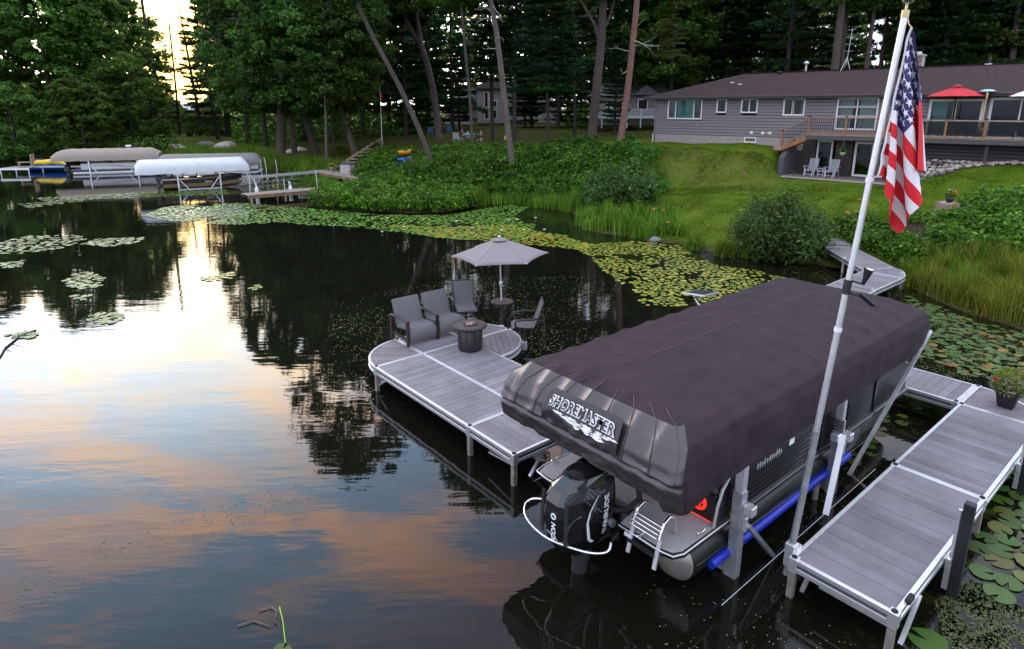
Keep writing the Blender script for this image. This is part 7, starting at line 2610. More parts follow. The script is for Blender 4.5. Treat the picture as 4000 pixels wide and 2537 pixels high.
for px, py, z, r_, lab in ((2180, 690, 1.2, .75, 'pitted grey boulder on the bank above the bright shrubs'), (2560, 945, .0, .28, 'flat stone at the water edge among the sword leaves')):
    q = onground(px, py, z)
    me = stone_mesh(40 + px, 1.0); me.materials.append(MATS['grey_boulder'])
    o = link('boulder', me, None, None, loc=(q.x, q.y, q.z + r_ * .3), scale=(r_, r_ * .8, r_ * .9))
    tag(o, lab, 'boulder')
# ------------------------------------------------------------------ neighbours' docks and boats
M('tan_canvas', (0.34, 0.29, 0.245), .8, var=.08, scale=2, bump=.2, bscale=6)
M('grey_canvas', (0.235, 0.22, 0.225), .8, var=.08, scale=2, bump=.2, bscale=6)
M('white_canvas', (0.62, 0.66, 0.70), .7, var=.06, scale=2, bump=.2, bscale=6)
M('boat_white', (0.62, 0.61, 0.60), .4, var=.05)
M('boat_blue_grey', (0.16, 0.20, 0.27), .4, var=.1)
M('hull_black', (0.02, 0.022, 0.026), .25, var=.1)
M('hull_tan', (0.32, 0.22, 0.13), .35, var=.1)
M('motor_brown', (0.10, 0.085, 0.08), .35, var=.1)
M('old_wood', (0.30, 0.245, 0.21), .85, var=.25, scale=4)
M('old_wood_dark', (0.20, 0.12, 0.06), .85, var=.3, scale=4)
M('jet_yellow', (0.85, 0.58, 0.01), .3, var=.03)
M('jet_blue', (0.02, 0.13, 0.60), .3, var=.05)
M('white_plastic', (0.75, 0.76, 0.78), .5, var=.04)


def frame_of(p, q):
    """place and heading of something that runs from p to q"""
    d = q - p
    return p, math.atan2(d.y, d.x), d.length


def far_canopy(root, x0, x1, w_, z0, z1, mat, slope=.7, peak=.0, n=24, flap=.12, name='canopy'):
    mb = MB()
    rows = []
    for i in range(n + 1):
        f_ = i / n
        x = lerp(x0, x1, f_)
        e_ = min(1, min(f_, 1 - f_) * (x1 - x0) / slope)
        k = .30 + .70 * math.sin(e_ * PI / 2) if slope > .01 else 1
        ww = w_ / 2 * (.9 + .1 * k)
        zt = lerp(z0 + (z1 - z0) * .25, z1, k)
        sag = .02 * math.sin(x * 7)
        rows.append([(x, -ww, z0 - flap + .02 * math.sin(x * 5)), (x, -ww, z0 + (zt - z0) * .35), (x, -ww * .9, z0 + (zt - z0) * .75), (x, -ww * .6, zt - peak * .5 + sag), (x, 0, zt + peak * .3), (x, ww * .6, zt - peak * .5 + sag), (x, ww * .9, z0 + (zt - z0) * .75), (x, ww, z0 + (zt - z0) * .35), (x, ww, z0 - flap)])
    mb.grid(rows, True, flip=True)
    mb.add(rows[0], [tuple(range(9))]); mb.add(rows[-1], [tuple(range(8, -1, -1))])
    return mb.build(name, mat, root)


def lift(name, label, pa, pb_, Yv, canopy, cmat, topy, boty, wdt=2.9, xl=0, xr=0, slope=.7, peak=.1):
    """covered lift: pa, pb_ the near posts' feet in the picture"""
    A, B = atz(*pa, 0), atz(*pb_, 0)
    p, rz, L = frame_of(A, B)
    t = thing(name, label, 'boat lift', p, rz)
    mid = (A + B) / 2
    zt, zb = aty((pa[0] + pb_[0]) / 2, topy, mid.y).z, aty((pa[0] + pb_[0]) / 2, boty, mid.y).z
    x0 = -(pa[0] - xl) / FPX * mid.y * 1.02
    x1 = L + (xr - pb_[0]) / FPX * mid.y * 1.02
    for x in (0, L):
        for y in (0, wdt - .2):
            mb = MB(); mb.box((x, y, zb / 2 - .4), (.09, .09, zb + .9)); mb.build('post', 'aluminium', t)
    for y in (0, wdt - .2):
        mb = MB(); mb.bar((x0 + .5, y, zb + .02), (x1 - .5, y, zb + .02), .05, .06); mb.build('canopy_rail', 'aluminium', t)
        mb = MB(); mb.bar((0, y, .1), (L, y, .1), .1, .12); mb.build('base_rail', 'dull_aluminium', t)
    mb = MB(); mb.bar((.15, 0, .75), (.75, 0, .02), .06, .06); mb.build('brace', 'aluminium', t)
    mb = MB(); mb.bar((L - .1, 0, .9), (L - .75, 0, .02), .06, .06); mb.build('brace', 'aluminium', t)
    cn = far_canopy(t, x0, x1, wdt + .2, zb, zt, cmat, slope, peak)
    cn.location = (0, wdt / 2 - .1, 0)
    return t, p, rz, L, zb, zt, x0, x1


# tan canopy with a white pontoon boat
t, p, rz, L, zb, zt, x0, x1 = lift('boat_lift', 'boat lift with a rounded tan canopy on the far left', (354, 684), (541, 678), 0, None, 'tan_canvas', 584, 622, 2.9, 237, 618, 1.0, .02)
bt = thing('pontoon_boat', 'white and grey pontoon boat under the tan canopy', 'boat', p, rz)
bt.location.z = -.12; bt.scale = (1, 1, .85)
for y in (.55, 2.1):
    mb = MB(); mb.tube([(-1.4, y, .3), (L + 1.6, y, .3), (L + 2.2, y, .36), (L + 2.6, y, .5)], [.3, .3, .24, .05], 16); mb.build('pontoon', 'galvanised', bt)
mb = MB(); mb.box((L / 2 + .4, 1.33, .66), (L + 3.8, 2.4, .1)); mb.build('deck', 'boat_blue_grey', bt)
for y in (.16, 2.5):
    mb = MB(); mb.box((L / 2 + .6, y, 1.02), (L + 2.6, .05, .62), bev=.02); fp_ = mb.build('fence_panel', 'boat_white', bt)
    mb = MB(); mb.tube([(x, y - .035, 1.0 + .1 * math.sin(x * 1.1 + .5)) for x in np.linspace(.2, L + 1.4, 24)], [.012 + .02 * math.sin(PI * i / 23) for i in range(24)], 5); mb.build('swoosh', 'boat_blue_grey', fp_)
    me = text_mesh('( Bentley )', .22, .002)
    warp(me, lambda x_, y_, z_, y=y: Vector((L / 2 + .3 + x_, y - .03, 1.08 + y_)))
    link('lettering', me, 'boat_blue_grey', fp_)
mb = MB(); mb.box((-2.0, 1.3, .75), (.5, .4, .7), bev=.1); mb.box((-2.0, 1.3, .1), (.2, .15, .8)); mb.build('outboard_motor', 'hull_black', bt)
for k in range(3): mb = MB(); mb.tube([(-1.55, .3 + .2 * (k % 2), .1 + k * .2), (-1.55, .7, .1 + k * .2)], .02, 5); mb.build('ladder_step', 'galvanised', bt)
for x in (1, 3): mb = MB(); mb.box((x, 1.9, 1.1), (.6, .6, .6), bev=.08); mb.build('seat', 'boat_white', bt)
mb = MB(); mb.box((0, 0, 0), (.45, .3, .05)); mb.build('solar_panel', 'galvanised', t, loc=(L * .8, 1.6, zt + .2), rot=(.4, 0, 0))
# grey canopy behind
t, p, rz, L, zb, zt, x0, x1 = lift('boat_lift', 'boat lift with a long grey canopy behind the white one', (705, 690), (975, 682), 0, None, 'grey_canvas', 605, 638, 2.9, 628, 1016, .5, .1)
bt = thing('pontoon_boat', 'pale pontoon boat mostly hidden under the grey canopy', 'boat', p, rz)
bt.location.z = -.12; bt.scale = (1, 1, .85)
for y in (.55, 2.1):
    mb = MB(); mb.tube([(-.6, y, .3), (L + .6, y, .3), (L + 1.1, y, .45)], [.3, .3, .06], 14); mb.build('pontoon', 'galvanised', bt)
mb = MB(); mb.box((L / 2, 1.33, .68), (L + 1.6, 2.4, .1)); mb.build('deck', 'boat_blue_grey', bt)
for y in (.16, 2.5): mb = MB(); mb.box((L / 2 + .2, y, 1.02), (L + 1.2, .05, .6), bev=.02); mb.build('fence_panel', 'boat_white', bt)
# white canopy with a fishing boat
t, p, rz, L, zb, zt, x0, x1 = lift('boat_lift', 'boat lift with a bright white ribbed canopy over a fishing boat', (701, 748), (865, 739), 0, None, 'white_canvas', 626, 668, 2.7, 565, 972, .35, .22)
fbq = thing('fishing_boat', 'black and tan fishing boat hanging under the white canopy', 'boat', p, rz)
fbq.location.z = -.02; fbq.scale = (1, 1, .95)
hull = MB()
NX, st = 18, []
BL = L + 2.6
for i in range(NX + 1):
    f_ = i / NX
    x = -1.0 + BL * f_
    wv = 1.0 * (1 - max(0, f_ - .45) ** 2 * 3.0)
    wv = max(wv, .03)
    kz = .0 + .55 * max(0, f_ - .6) ** 1.7 * 2.2
    gz_ = .86 + .22 * f_ ** 2
    st.append([(x, -wv, gz_), (x, -wv * .97, .55 + kz * .5), (x, -wv * .80, .26 + kz * .8), (x, 0, kz), (x, wv * .80, .26 + kz * .8), (x, wv * .97, .55 + kz * .5), (x, wv, gz_)])
for j in range(6):
    hull.mi = 1 if j in (1, 2, 3, 4) else 0
    hull.grid([[r_[j], r_[j + 1]] for r_ in st], True, flip=True)
hull.mi = 0
hull.add(st[0], [tuple(range(7))])
h_ = hull.build('hull', ['hull_black', 'hull_tan'], fbq); h_.location.y = 1.25
mb = MB(); mb.grid([[(r_[0][0], r_[0][1] * .93, .78), (r_[0][0], -r_[0][1] * .93, .78)] for r_ in st], False); o = mb.build('deck', 'motor_brown', fbq); o.location.y = 1.25
for sg in (0, 6):
    mb = MB(); mb.tube([r_[sg] for r_ in st], .035, 6); o = mb.build('gunwale', 'hull_tan' if sg == 0 else 'hull_black', fbq); o.location.y = 1.25
mb = MB(); mb.box((-1.25, 1.25, 1.0), (.42, .42, .5), bev=.08); mb.box((-1.28, 1.25, .5), (.24, .26, .6), bev=.05); mb.box((-1.3, 1.25, -.05), (.14, .08, .6)); mb.box((-1.32, 1.25, -.3), (.5, .05, .12)); mb.build('outboard_motor', 'motor_brown', fbq)
for x in (.6, 1.5, 2.8): mb = MB(); mb.box((x, 1.2, .95), (.4, .45, .08), bev=.02); mb.box((x - .2, 1.2, 1.12), (.06, .42, .36), bev=.02); mb.build('seat', 'hull_tan', fbq)
mb = MB(); mb.tube([(4.6, 1.2, 1.05), (3.2, 1.2, 1.2)], .025, 6); mb.build('trolling_motor', 'hull_black', fbq)
me = text_mesh('Sylvan', .2, .002)
warp(me, lambda x_, y_, z_: Vector((L * .72 + x_, 1.25 - .99, .64 + y_)))
link('lettering', me, 'boat_white', fbq)
for x in (.35, L - .4):
    mb = MB(); mb.bar((x, -.02, .25), (x + .15, .3, -.2), .07, .07); mb.build('bunk_arm', 'jet_blue', t, loc=(0, 0, .3))

# small aluminium dock with a bench, watercraft
q = atz(30, 652, .55)
q2 = atz(128, 668, .55)
A = atz(40, 672, .5)
jd = thing('small_dock', 'small aluminium dock with a bench at the far left', 'dock', (atz(85, 655, .55).x, atz(85, 655, .55).y, .55), R(6))
for k in range(9): mb = MB(); mb.box((-1.2 + .27 * k, 0, 0), (.26, 2.2, .04)); mb.build('plank', 'dull_aluminium', jd)
for y in (-1.1, 1.1): mb = MB(); mb.box((0, y, -.06), (2.6, .05, .16)); mb.build('side_rail', 'aluminium', jd)
for x in (-1.2, 1.2):
    for y in (-1.05, 1.05): mb = MB(); mb.box((x, y, -.6), (.07, .07, 1.2)); mb.build('leg', 'aluminium', jd)
mb = MB(); mb.box((3.9, .7, -.02), (5.4, 1.0, .06)); mb.build('gangway', 'dull_aluminium', jd)
M('bench_tan', (0.42, 0.30, 0.22), .7, var=.1)
bn = thing('dock_bench', 'tan bench standing on the small far dock', 'bench', jd.location + Vector((.3, .2, .02)), R(20))
mb = MB(); mb.box((0, 0, .45), (1.2, .5, .06)); mb.build('seat', 'bench_tan', bn)
mb = MB(); mb.box((.55, .1, .82), (.08, 1.0, .7), bev=.02); mb.build('backrest', 'bench_tan', bn)
for x in (-.5, .5): mb = MB(); mb.box((x, 0, .22), (.08, .45, .44)); mb.build('leg', 'bench_tan', bn)
js = thing('watercraft', 'yellow and blue personal watercraft beside the small far dock', 'jet ski', atz(195, 668, 0), R(4))
mb = MB()
st = []
for i in range(15):
    f_ = i / 14
    x = -1.7 + 3.4 * f_
    wv = .55 * (1 - max(0, f_ - .6) ** 2 * 5.2); wv = max(wv, .04)
    st.append([(x, -wv, .45 + .15 * f_), (x, -wv * .9, .2 + .25 * max(0, f_ - .7)), (x, 0, .02 + .5 * max(0, f_ - .75)), (x, wv * .9, .2 + .25 * max(0, f_ - .7)), (x, wv, .45 + .15 * f_), (x, 0, .56 + .1 * f_)])
mb.grid([r_ + [r_[0]] for r_ in st], True, flip=True); mb.add(st[0], [tuple(range(6))]); mb.build('hull', 'jet_blue', js)
mb = MB(); mb.tube([(-1.6, 0, .66), (-1.0, 0, .84), (-.2, 0, .80), (.4, 0, .9), (.9, 0, .86), (1.6, 0, .62)], [.12, .26, .3, .26, .32, .08], 12); mb.build('body', 'jet_yellow', js)
mb = MB(); mb.tube([(-1.1, 0, 1.02), (-.3, 0, .98)], [.16, .18], 10); mb.build('saddle', 'hull_black', js)
mb = MB(); mb.tube([(.5, -.36, 1.28), (.5, .36, 1.28)], .03, 6); mb.tube([(.75, 0, 1.0), (.5, 0, 1.28)], .06, 8); mb.build('handlebar', 'hull_black', js)

# metal gangway to shore and the old wooden dock
ga, gb = atz(922, 697, .62), atz(1245, 664, .75)
p, rz, L = frame_of(ga, gb)
gw = thing('metal_gangway', 'narrow shiny metal gangway leading to the wooden platform', 'gangway', p, rz)
for k in range(int(L / .6)): mb = MB(); mb.box((.3 + k * .6, 0, 0), (.58, 1.0, .05)); mb.build('deck_plate', 'aluminium', gw)
for y in (-.5, .5):
    mb = MB(); mb.bar((0, y, -.05), (L, y, -.05), .05, .1); mb.bar((0, y, -.45), (L, y, -.45), .04, .04)
    for k in range(int(L / .7)): mb.bar((k * .7, y, -.45), (k * .7 + .35, y, -.08), .025, .025)
    mb.build('truss', 'aluminium', gw)
wa, wb = atz(965, 764, .5), atz(1480, 722, .5)
p, rz, L = frame_of(wa, wb)
wd_ = thing('wooden_dock', 'low weathered wooden dock with posts among the lily pads', 'dock', p, rz)
for k in range(int(L / .3)): mb = MB(); mb.box((.15 + k * .3, .5, .0), (.285, 1.25, .05)); mb.build('plank', 'old_wood', wd_)
for y in (-.08, 1.08): mb = MB(); mb.box((L / 2, y, -.12), (L, .05, .2)); mb.build('side_beam', 'old_wood_dark', wd_)
for k in range(int(L / 1.6)): mb = MB(); mb.box((.3 + k * 1.6, -.02, -.5), (.08, .08, .9)); mb.build('leg', 'old_wood_dark', wd_)
pa2, pb2 = atz(1215, 668, .55), atz(1520, 722, .45)
p, rz, L = frame_of(pa2, pb2)
pf = thing('wooden_platform', 'broad weathered boardwalk slanting along the shore below the deck box', 'dock', p, rz)
for k in range(int(L / .3)): mb = MB(); mb.box((.15 + k * .3, .7, .0), (.285, 1.9, .05)); mb.build('plank', 'old_wood', pf)
for y in (-.25, 1.65): mb = MB(); mb.box((L / 2, y, -.12), (L, .05, .2)); mb.build('side_beam', 'old_wood_dark', pf)
# posts driven beside the docks
gp = random.Random(17)
POSTS = [(978, 685, 748, 'aluminium', 'slim metal pole at the end of the wooden dock, left one'), (1000, 695, 752, 'aluminium', 'slim metal pole at the end of the wooden dock, right one'), (1112, 700, 742, 'aluminium', 'slim metal pole half way along the wooden dock'), (1134, 708, 745, 'aluminium', 'slim metal pole behind the white float on the wooden dock'),
         (1242, 665, 732, 'aluminium', 'tall metal pole where gangway and wooden dock come closest'), (1346, 684, 725, 'old_wood', 'thin post near the landward end of the wooden dock'), (1303, 660, 690, 'old_wood_dark', 'old leaning mooring post on the platform edge, left one'), (1371, 665, 702, 'old_wood_dark', 'old leaning mooring post on the platform edge, middle one'), (1408, 665, 692, 'old_wood', 'thin post behind the boardwalk'),
         (1024, 622, 680, 'aluminium', 'pale pole on the shore right of the grey canopy, first'), (1040, 616, 676, 'aluminium', 'pale pole on the shore right of the grey canopy, second'), (1082, 624, 678, 'aluminium', 'pale pole on the shore right of the grey canopy, third'), (966, 660, 700, 'aluminium', 'pale pole at the lakeward end of the gangway'), (1440, 690, 715, 'old_wood_dark', 'short dark stake beside the boardwalk end')]
for px, y0, y1, mt, lab in POSTS:
    q = atz(px, y1, .25)
    h_ = aty(px, y0, q.y).z
    mb = MB(); r_ = .035 if mt == 'aluminium' else .07
    mb.tube([(0, 0, -.6), (gp.uniform(-.05, .05), 0, h_ * .5), (gp.uniform(-.1, .02), 0, h_)], r_, 7)
    o = mb.build('pole' if r_ < .05 else 'mooring_post', mt, None, loc=(q.x, q.y, 0)); tag(o, lab, 'post')
for px, py, lab in ((1006, 772, 'white upright float at the outer end of the wooden dock'), (1137, 766, 'white upright float half way along the wooden dock')):
    q = atz(px, py, 0)
    fl_ = thing('dock_float', lab, 'float', q)
    mb = MB(); mb.lathe([(.12, -.1), (.13, .1), (.13, .55), (.09, .68), (.045, .74)], n=14); mb.build('body', 'white_plastic', fl_)
    mb = MB(); mb.tube([(0, 0, .72), (0, 0, 1.0)], .03, 6); mb.build('stem', 'white_plastic', fl_)
for px, py, L_, lab in ((1196, 758, 1.0, 'pale flat float lying under the wooden dock'), (1238, 754, 1.2, 'long white float beside the marsh plants')):
    q = atz(px, py, .1)
    mb = MB(); mb.box((0, 0, .06), (L_, .5, .2), bev=.05); o = mb.build('flat_float', 'white_plastic', None, loc=(q.x, q.y, .02), rot=(0, 0, .1)); tag(o, lab, 'float')
# deck box, stool, flower tub
q = atz(1350, 682, .5)
db = thing('deck_box', 'grey dock box with a dark lid beside the boardwalk', 'box', (q.x, q.y, .5), R(-12))
M('box_grey', (0.42, 0.40, 0.39), .7, var=.1)
mb = MB(); mb.box((0, .4, .42), (.9, .9, .85), bev=.02); mb.build('body', 'box_grey', db)
mb = MB(); mb.box((0, .4, .88), (1.05, 1.0, .08), bev=.02); mb.build('lid', 'dark_siding', db)
q = atz(1322, 668, .55)
so2 = thing('garden_stool', 'small wooden stool left of the grey dock box', 'stool', q, .3)
mb = MB(); mb.box((0, 0, .42), (.6, .4, .05)); mb.build('seat', 'old_wood_dark', so2)
for x in (-.25, .25): mb = MB(); mb.bar((x, 0, .42), (x * 1.3, 0, 0), .05, .3); mb.build('leg', 'old_wood_dark', so2)
pot_plant('flower_pot', 'tub of yellow and orange flowers on the boardwalk', atz(1297, 667, .55), .18, .26, .34, True, [('foliage', 160, .25, .15, (.12, .06), 'shrub_leaf')],
          [(-.15, 0, .5, .11, 'yellow_petal'), (.02, -.1, .55, .11, 'yellow_petal'), (.17, 0, .5, .11, 'orange_petal'), (0, .1, .6, .1, 'yellow_petal'), (.25, -.1, .45, .09, 'orange_petal')], 14, 'box_grey')
# stairs with a hand rail up the bank
sa2, sb2 = onground(1352, 668, .6), onground(1490, 575, 1.7)
p, rz, L = frame_of(sa2, sb2)
sw = thing('bank_stairs', 'wooden stairs with a long sloping hand rail climbing the bank', 'stairs', p, rz)
dz = sb2.z - sa2.z + .35
n = 8
for k in range(n):
    mb = MB(); mb.box((L * (k + .5) / n, .3, dz * (k + 1) / n + .1), (L / n * .55, 1.3, .12)); mb.build('tread', 'old_wood', sw)
R0, R1 = aty(1352, 628, sa2.y) - p, aty(1489, 541, sb2.y) - p
rot = Matrix.Rotation(-rz, 3, 'Z')
M('rail_wood', (0.42, 0.30, 0.13), .7, var=.15)
mb = MB(); mb.bar(rot @ R0, rot @ R1, .1, .1); mb.build('hand_rail', 'rail_wood', sw)
for f_ in (.05, .5, .95):
    q = (rot @ R0).lerp(rot @ R1, f_)
    mb = MB(); mb.box((q.x, q.y, q.z / 2), (.09, .09, q.z)); mb.build('rail_post', 'old_wood', sw)
# far flagpole
q = onground(1493, 572, 1.7)
ff = thing('far_flagpole', 'thin white flagpole with a small limp flag among the trees', 'flagpole', q)
top = aty(1483, 325, q.y) - q
mb = MB(); mb.tube([(0, 0, -.1), tuple(top)], [.05, .03], 8); mb.build('pole', 'white_plastic', ff)
mb = MB()
fz = aty(1484, 388, q.y).z - q.z; ft2 = aty(1484, 362, q.y).z - q.z
mb.mi = 0; mb.grid([[(top.x * .82 + .02, -.02, lerp(fz, ft2, k / 4)), (top.x * .82 + .14 + .05 * math.sin(k), -.1, lerp(fz, ft2, k / 4) - .06), (top.x * .82 + .22, .02, lerp(fz, ft2, k / 4) - .1)] for k in range(5)], True)
mb.build('flag', 'flag_red', ff)
# kayaks lying on the bank
M('kayak_orange', (0.85, 0.33, 0.01), .35, var=.05)
for px, py, mt, lab in ((1563, 652, 'kayak_orange', 'orange yellow kayak lying nose out of the bank plants'), (1562, 674, 'jet_blue', 'blue kayak lying nose out of the bank plants')):
    q = onground(px, py, 1.0)
    ky = thing('kayak', lab, 'kayak', q + Vector((0, -.6, 1.15 if mt != 'jet_blue' else .95)), R(75))
    mb = MB()
    st = []
    for i in range(13):
        f_ = i / 12
        wv = .36 * math.sin(PI * max(.03, min(.97, f_))) ** .6
        st.append([(-.2 + 3 * f_, wv * math.cos(a), .22 * math.sin(a) * (wv / .36) ** .5 + .1 * (2 * f_ - 1) ** 2) for a in np.linspace(0, 2 * PI, 13)])
    mb.grid(st, True); mb.build('hull', mt, ky)
    mb = MB(); mb.tube([(1.2 + .4 * math.cos(a), .24 * math.sin(a), .21) for a in np.linspace(0, 2 * PI, 16, endpoint=False)], .03, 6, closed=True); mb.build('cockpit_rim', 'hull_black', ky)
# boulders on the left bank
for px, py, z, r_, mt, lab in ((1140, 598, 1.1, .75, 'pale_stone', 'pale boulder between the oak trunks, left one'), (1172, 590, 1.15, .8, 'pale_stone', 'pale boulder between the oak trunks, right one'), (685, 590, .7, 1.6, 'river_stone', 'pinkish rock mound behind the tan canopy end'), (885, 585, .8, 2.0, 'river_stone', 'pinkish rock mound behind the grey canopy'), (805, 570, .9, 1.2, 'grey_boulder', 'flat grey slab between the two rock mounds')):
    q = onground(px, py, z)
    me = stone_mesh(px, 1.0); me.materials.append(MATS[mt])
    o = link('boulder', me, None, None, loc=(q.x, q.y, q.z + r_ * .1), scale=(r_, r_ * .8, r_ * .75), rot=(0, 0, px)); tag(o, lab, 'boulder')

# ------------------------------------------------------------------ neighbours' houses in the wood
M('white_siding', (0.30, 0.29, 0.28), .7, var=.05)
M('beige_siding', (0.22, 0.19, 0.165), .7, var=.05)
M('roof_grey', (0.11, 0.10, 0.11), .9, var=.3, scale=3, bump=.3, bscale=12)


def clap(root, x0, x1, z0, z1, y, mat, ex=.24):
    n = int((z1 - z0) / ex)
    for k in range(n):
        mb = MB()
        a, b = z0 + k * ex, z0 + (k + 1) * ex
        mb.add([(x0, y - .05, a), (x1, y - .05, a), (x1, y - .005, b), (x0, y - .005, b), (x0, y + .1, a), (x1, y + .1, a), (x1, y + .1, b), (x0, y + .1, b)], [(0, 1, 2, 3), (0, 4, 5, 1), (3, 2, 6, 7), (0, 3, 7, 4), (1, 5, 6, 2)])
        mb.build('siding_board', mat, root)


def pane(root, x0, x1, z0, z1, y=-.1):
    mb = MB(); f_ = .1
    mb.box(((x0 + x1) / 2, y, z0), (x1 - x0 + f_, .1, f_)); mb.box(((x0 + x1) / 2, y, z1), (x1 - x0 + f_, .1, f_)); mb.box((x0, y, (z0 + z1) / 2), (f_, .1, z1 - z0 - f_)); mb.box((x1, y, (z0 + z1) / 2), (f_, .1, z1 - z0 - f_))
    w_ = mb.build('window', 'window_white', root)
    mb = MB(); mb.box(((x0 + x1) / 2, y - .0, (z0 + z1) / 2), (x1 - x0 - f_, .03, z1 - z0 - f_)); mb.build('pane', 'room_dark', w_)


YH = 112.0
o0 = aty(1740, 478, YH)
wh = thing('white_house', 'white clapboard house with a glazed gable deep in the wood', 'house', (o0.x, YH, 0))


def hx(px): return (px - 1740) / FPX * YH * .985


def hz(py): return aty(1900, py, YH).z


zb_ = hz(480)
clap(wh, hx(1745), hx(2168), zb_, hz(405), 0, 'white_siding')
clap(wh, hx(1865), hx(1995), hz(405), hz(345), -1.5, 'white_siding')
mb = MB(); mb.box(((hx(1865) + hx(1995)) / 2, -.75, (zb_ + hz(405)) / 2), (hx(1995) - hx(1865), 1.48, hz(405) - zb_)); mb.build('gable_wall', 'white_siding', wh)
for a, b, c_, d_, yy in ((1893, 1907, 362, 420, -1.6), (1912, 1918, 362, 420, -1.6), (1893, 1910, 430, 465, -1.6), (1925, 1940, 395, 418, -1.6), (1925, 1940, 430, 463, -1.6), (1760, 1778, 430, 470, -.1), (1806, 1830, 438, 478, -.1), (2083, 2100, 437, 461, -.1), (2074, 2080, 452, 461, -.1), (2104, 2110, 452, 461, -.1), (2128, 2136, 433, 455, -.1)):
    pane(wh, hx(a), hx(b), hz(d_), hz(c_), yy)
mb = MB()
xL, xR = hx(1735), hx(2172)
mb.add([(xL, -.6, hz(405)), (xR, -.6, hz(405)), (xR, 8, hz(405)), (xL, 8, hz(405)), (xL + 3, 3.7, hz(345)), (xR - 3, 3.7, hz(345))], [(0, 1, 5, 4), (1, 2, 5), (2, 3, 4, 5), (3, 0, 4), (0, 3, 2, 1)])
rf2 = mb.build('roof', 'roof_grey', wh)
mb = MB()
g0, g1, gm_ = hx(1855), hx(2005), hx(1930)
mb.add([(g0, -2.1, hz(348)), (gm_, -2.1, hz(300)), (g1, -2.1, hz(348)), (g0, 5, hz(348)), (gm_, 5, hz(300)), (g1, 5, hz(348))], [(0, 3, 4, 1), (1, 4, 5, 2), (0, 1, 2), (3, 5, 4), (0, 2, 5, 3)])
mb.build('gable_roof', 'roof_grey', rf2)
mb = MB()
g0, g1, gm_ = hx(1738), hx(1812), hx(1810)
mb.add([(g0, -1.0, hz(418)), (gm_, -1.0, hz(385)), (g1 + 1.5, -1.0, hz(405)), (g0, .5, hz(418)), (gm_, .5, hz(385)), (g1 + 1.5, .5, hz(405))], [(0, 3, 4, 1), (1, 4, 5, 2), (0, 1, 2)])
mb.build('porch_roof', 'roof_grey', rf2)
mb = MB(); mb.box((hx(1790), -2.2, zb_ - .15), (hx(1840) - hx(1720), 3.4, .18)); mb.build('porch', 'old_wood', wh)
M('flower_bed', (0.10, 0.06, 0.045), .9, var=.3)
mb = MB(); mb.box((hx(2120), -2.4, zb_ - .7), (hx(2190) - hx(2050), .5, .9)); mb.build('planter_wall', 'flower_bed', wh)
# beige house with a white railed deck
YB = 78.0
o0 = aty(2330, 460, YB)
bh = thing('beige_house', 'beige house with a white railed deck left of the grey house', 'house', (o0.x, YB, 0))


def bx(px): return (px - 2330) / FPX * YB * .985


def bz(py): return aty(2450, py, YB).z


clap(bh, bx(2340), bx(2640), bz(492), bz(372), 2.5, 'beige_siding')
mb = MB(); mb.add([(bx(2320), 1.8, bz(374)), (bx(2660), 1.8, bz(374)), (bx(2660), 9, bz(374)), (bx(2320), 9, bz(374)), (bx(2380), 5.5, bz(320)), (bx(2600), 5.5, bz(320))], [(0, 1, 5, 4), (1, 2, 5), (2, 3, 4, 5), (3, 0, 4), (0, 3, 2, 1)]); mb.build('roof', 'roof_grey', bh)
mb = MB(); mb.add([(bx(2478), .6, bz(372)), (bx(2522), .6, bz(332)), (bx(2580), .6, bz(372)), (bx(2478), 5, bz(372)), (bx(2522), 5, bz(332)), (bx(2580), 5, bz(372))], [(0, 3, 4, 1), (1, 4, 5, 2), (0, 1, 2)]); mb.build('gable_roof', 'roof_grey', bh)
for a, b, c_, d_ in ((2503, 2540, 388, 428), (2380, 2392, 400, 440), (2400, 2440, 395, 440)): pane(bh, bx(a), bx(b), bz(d_), bz(c_), 2.35)
M('deck_white', (0.45, 0.50, 0.54), .7, var=.05)
mb = MB(); mb.box((bx(2460), .2, bz(458)), (bx(2620) - bx(2300), 3.4, .25)); mb.build('deck', 'deck_white', bh)
mb = MB(); mb.box((bx(2460), -1.45, bz(427)), (bx(2620) - bx(2300), .12, .06)); mb.build('top_rail', 'deck_white', bh)
bl2 = MB(); bl2.box((0, 0, 0), (.06, .04, bz(427) - bz(455))); blm = bl2.mesh('baluster'); blm.materials.append(MATS['deck_white'])
k = bx(2300)
while k < bx(2620):
    link('baluster', blm, None, bh, loc=(k, -1.45, (bz(427) + bz(455)) / 2)); k += .17
for px in (2345, 2397, 2440, 2492, 2560):
    mb = MB(); mb.box((bx(px), -1.4, (bz(425) + bz(500)) / 2), (.13, .13, bz(425) - bz(500))); mb.build('post', 'deck_white', bh)
# far building and play slide on the left
q = aty(720, 470, 150)
fh = thing('far_house', 'far grey house with pale roof seen through the left trees', 'house', (q.x, 150, gz(q.x, 150)))
mb = MB(); mb.box((0, 0, 1.4), (9, 6, 2.9)); mb.build('wall', 'grey_canvas', fh)
mb = MB(); mb.add([(-4.9, -3.5, 2.8), (4.9, -3.5, 2.8), (4.9, 3.5, 2.8), (-4.9, 3.5, 2.8), (-4.9, 0, 5.2), (4.9, 0, 5.2)], [(0, 1, 5, 4), (1, 2, 5), (2, 3, 4, 5), (3, 0, 4), (0, 3, 2, 1)]); mb.build('roof', 'galvanised', fh)
q = onground(190, 490, 1.4)
ps = thing('play_slide', 'orange spiral play slide glimpsed through the left trees', 'slide', (q.x, q.y, gz(q.x, q.y)))
mb = MB(); mb.tube([(1.6 * math.cos(a) + (a * .35), .9 * math.sin(a), 3.0 - a * .48) for a in np.linspace(0, 5.6, 30)], .38, 10); mb.build('tube', 'kayak_orange', ps)
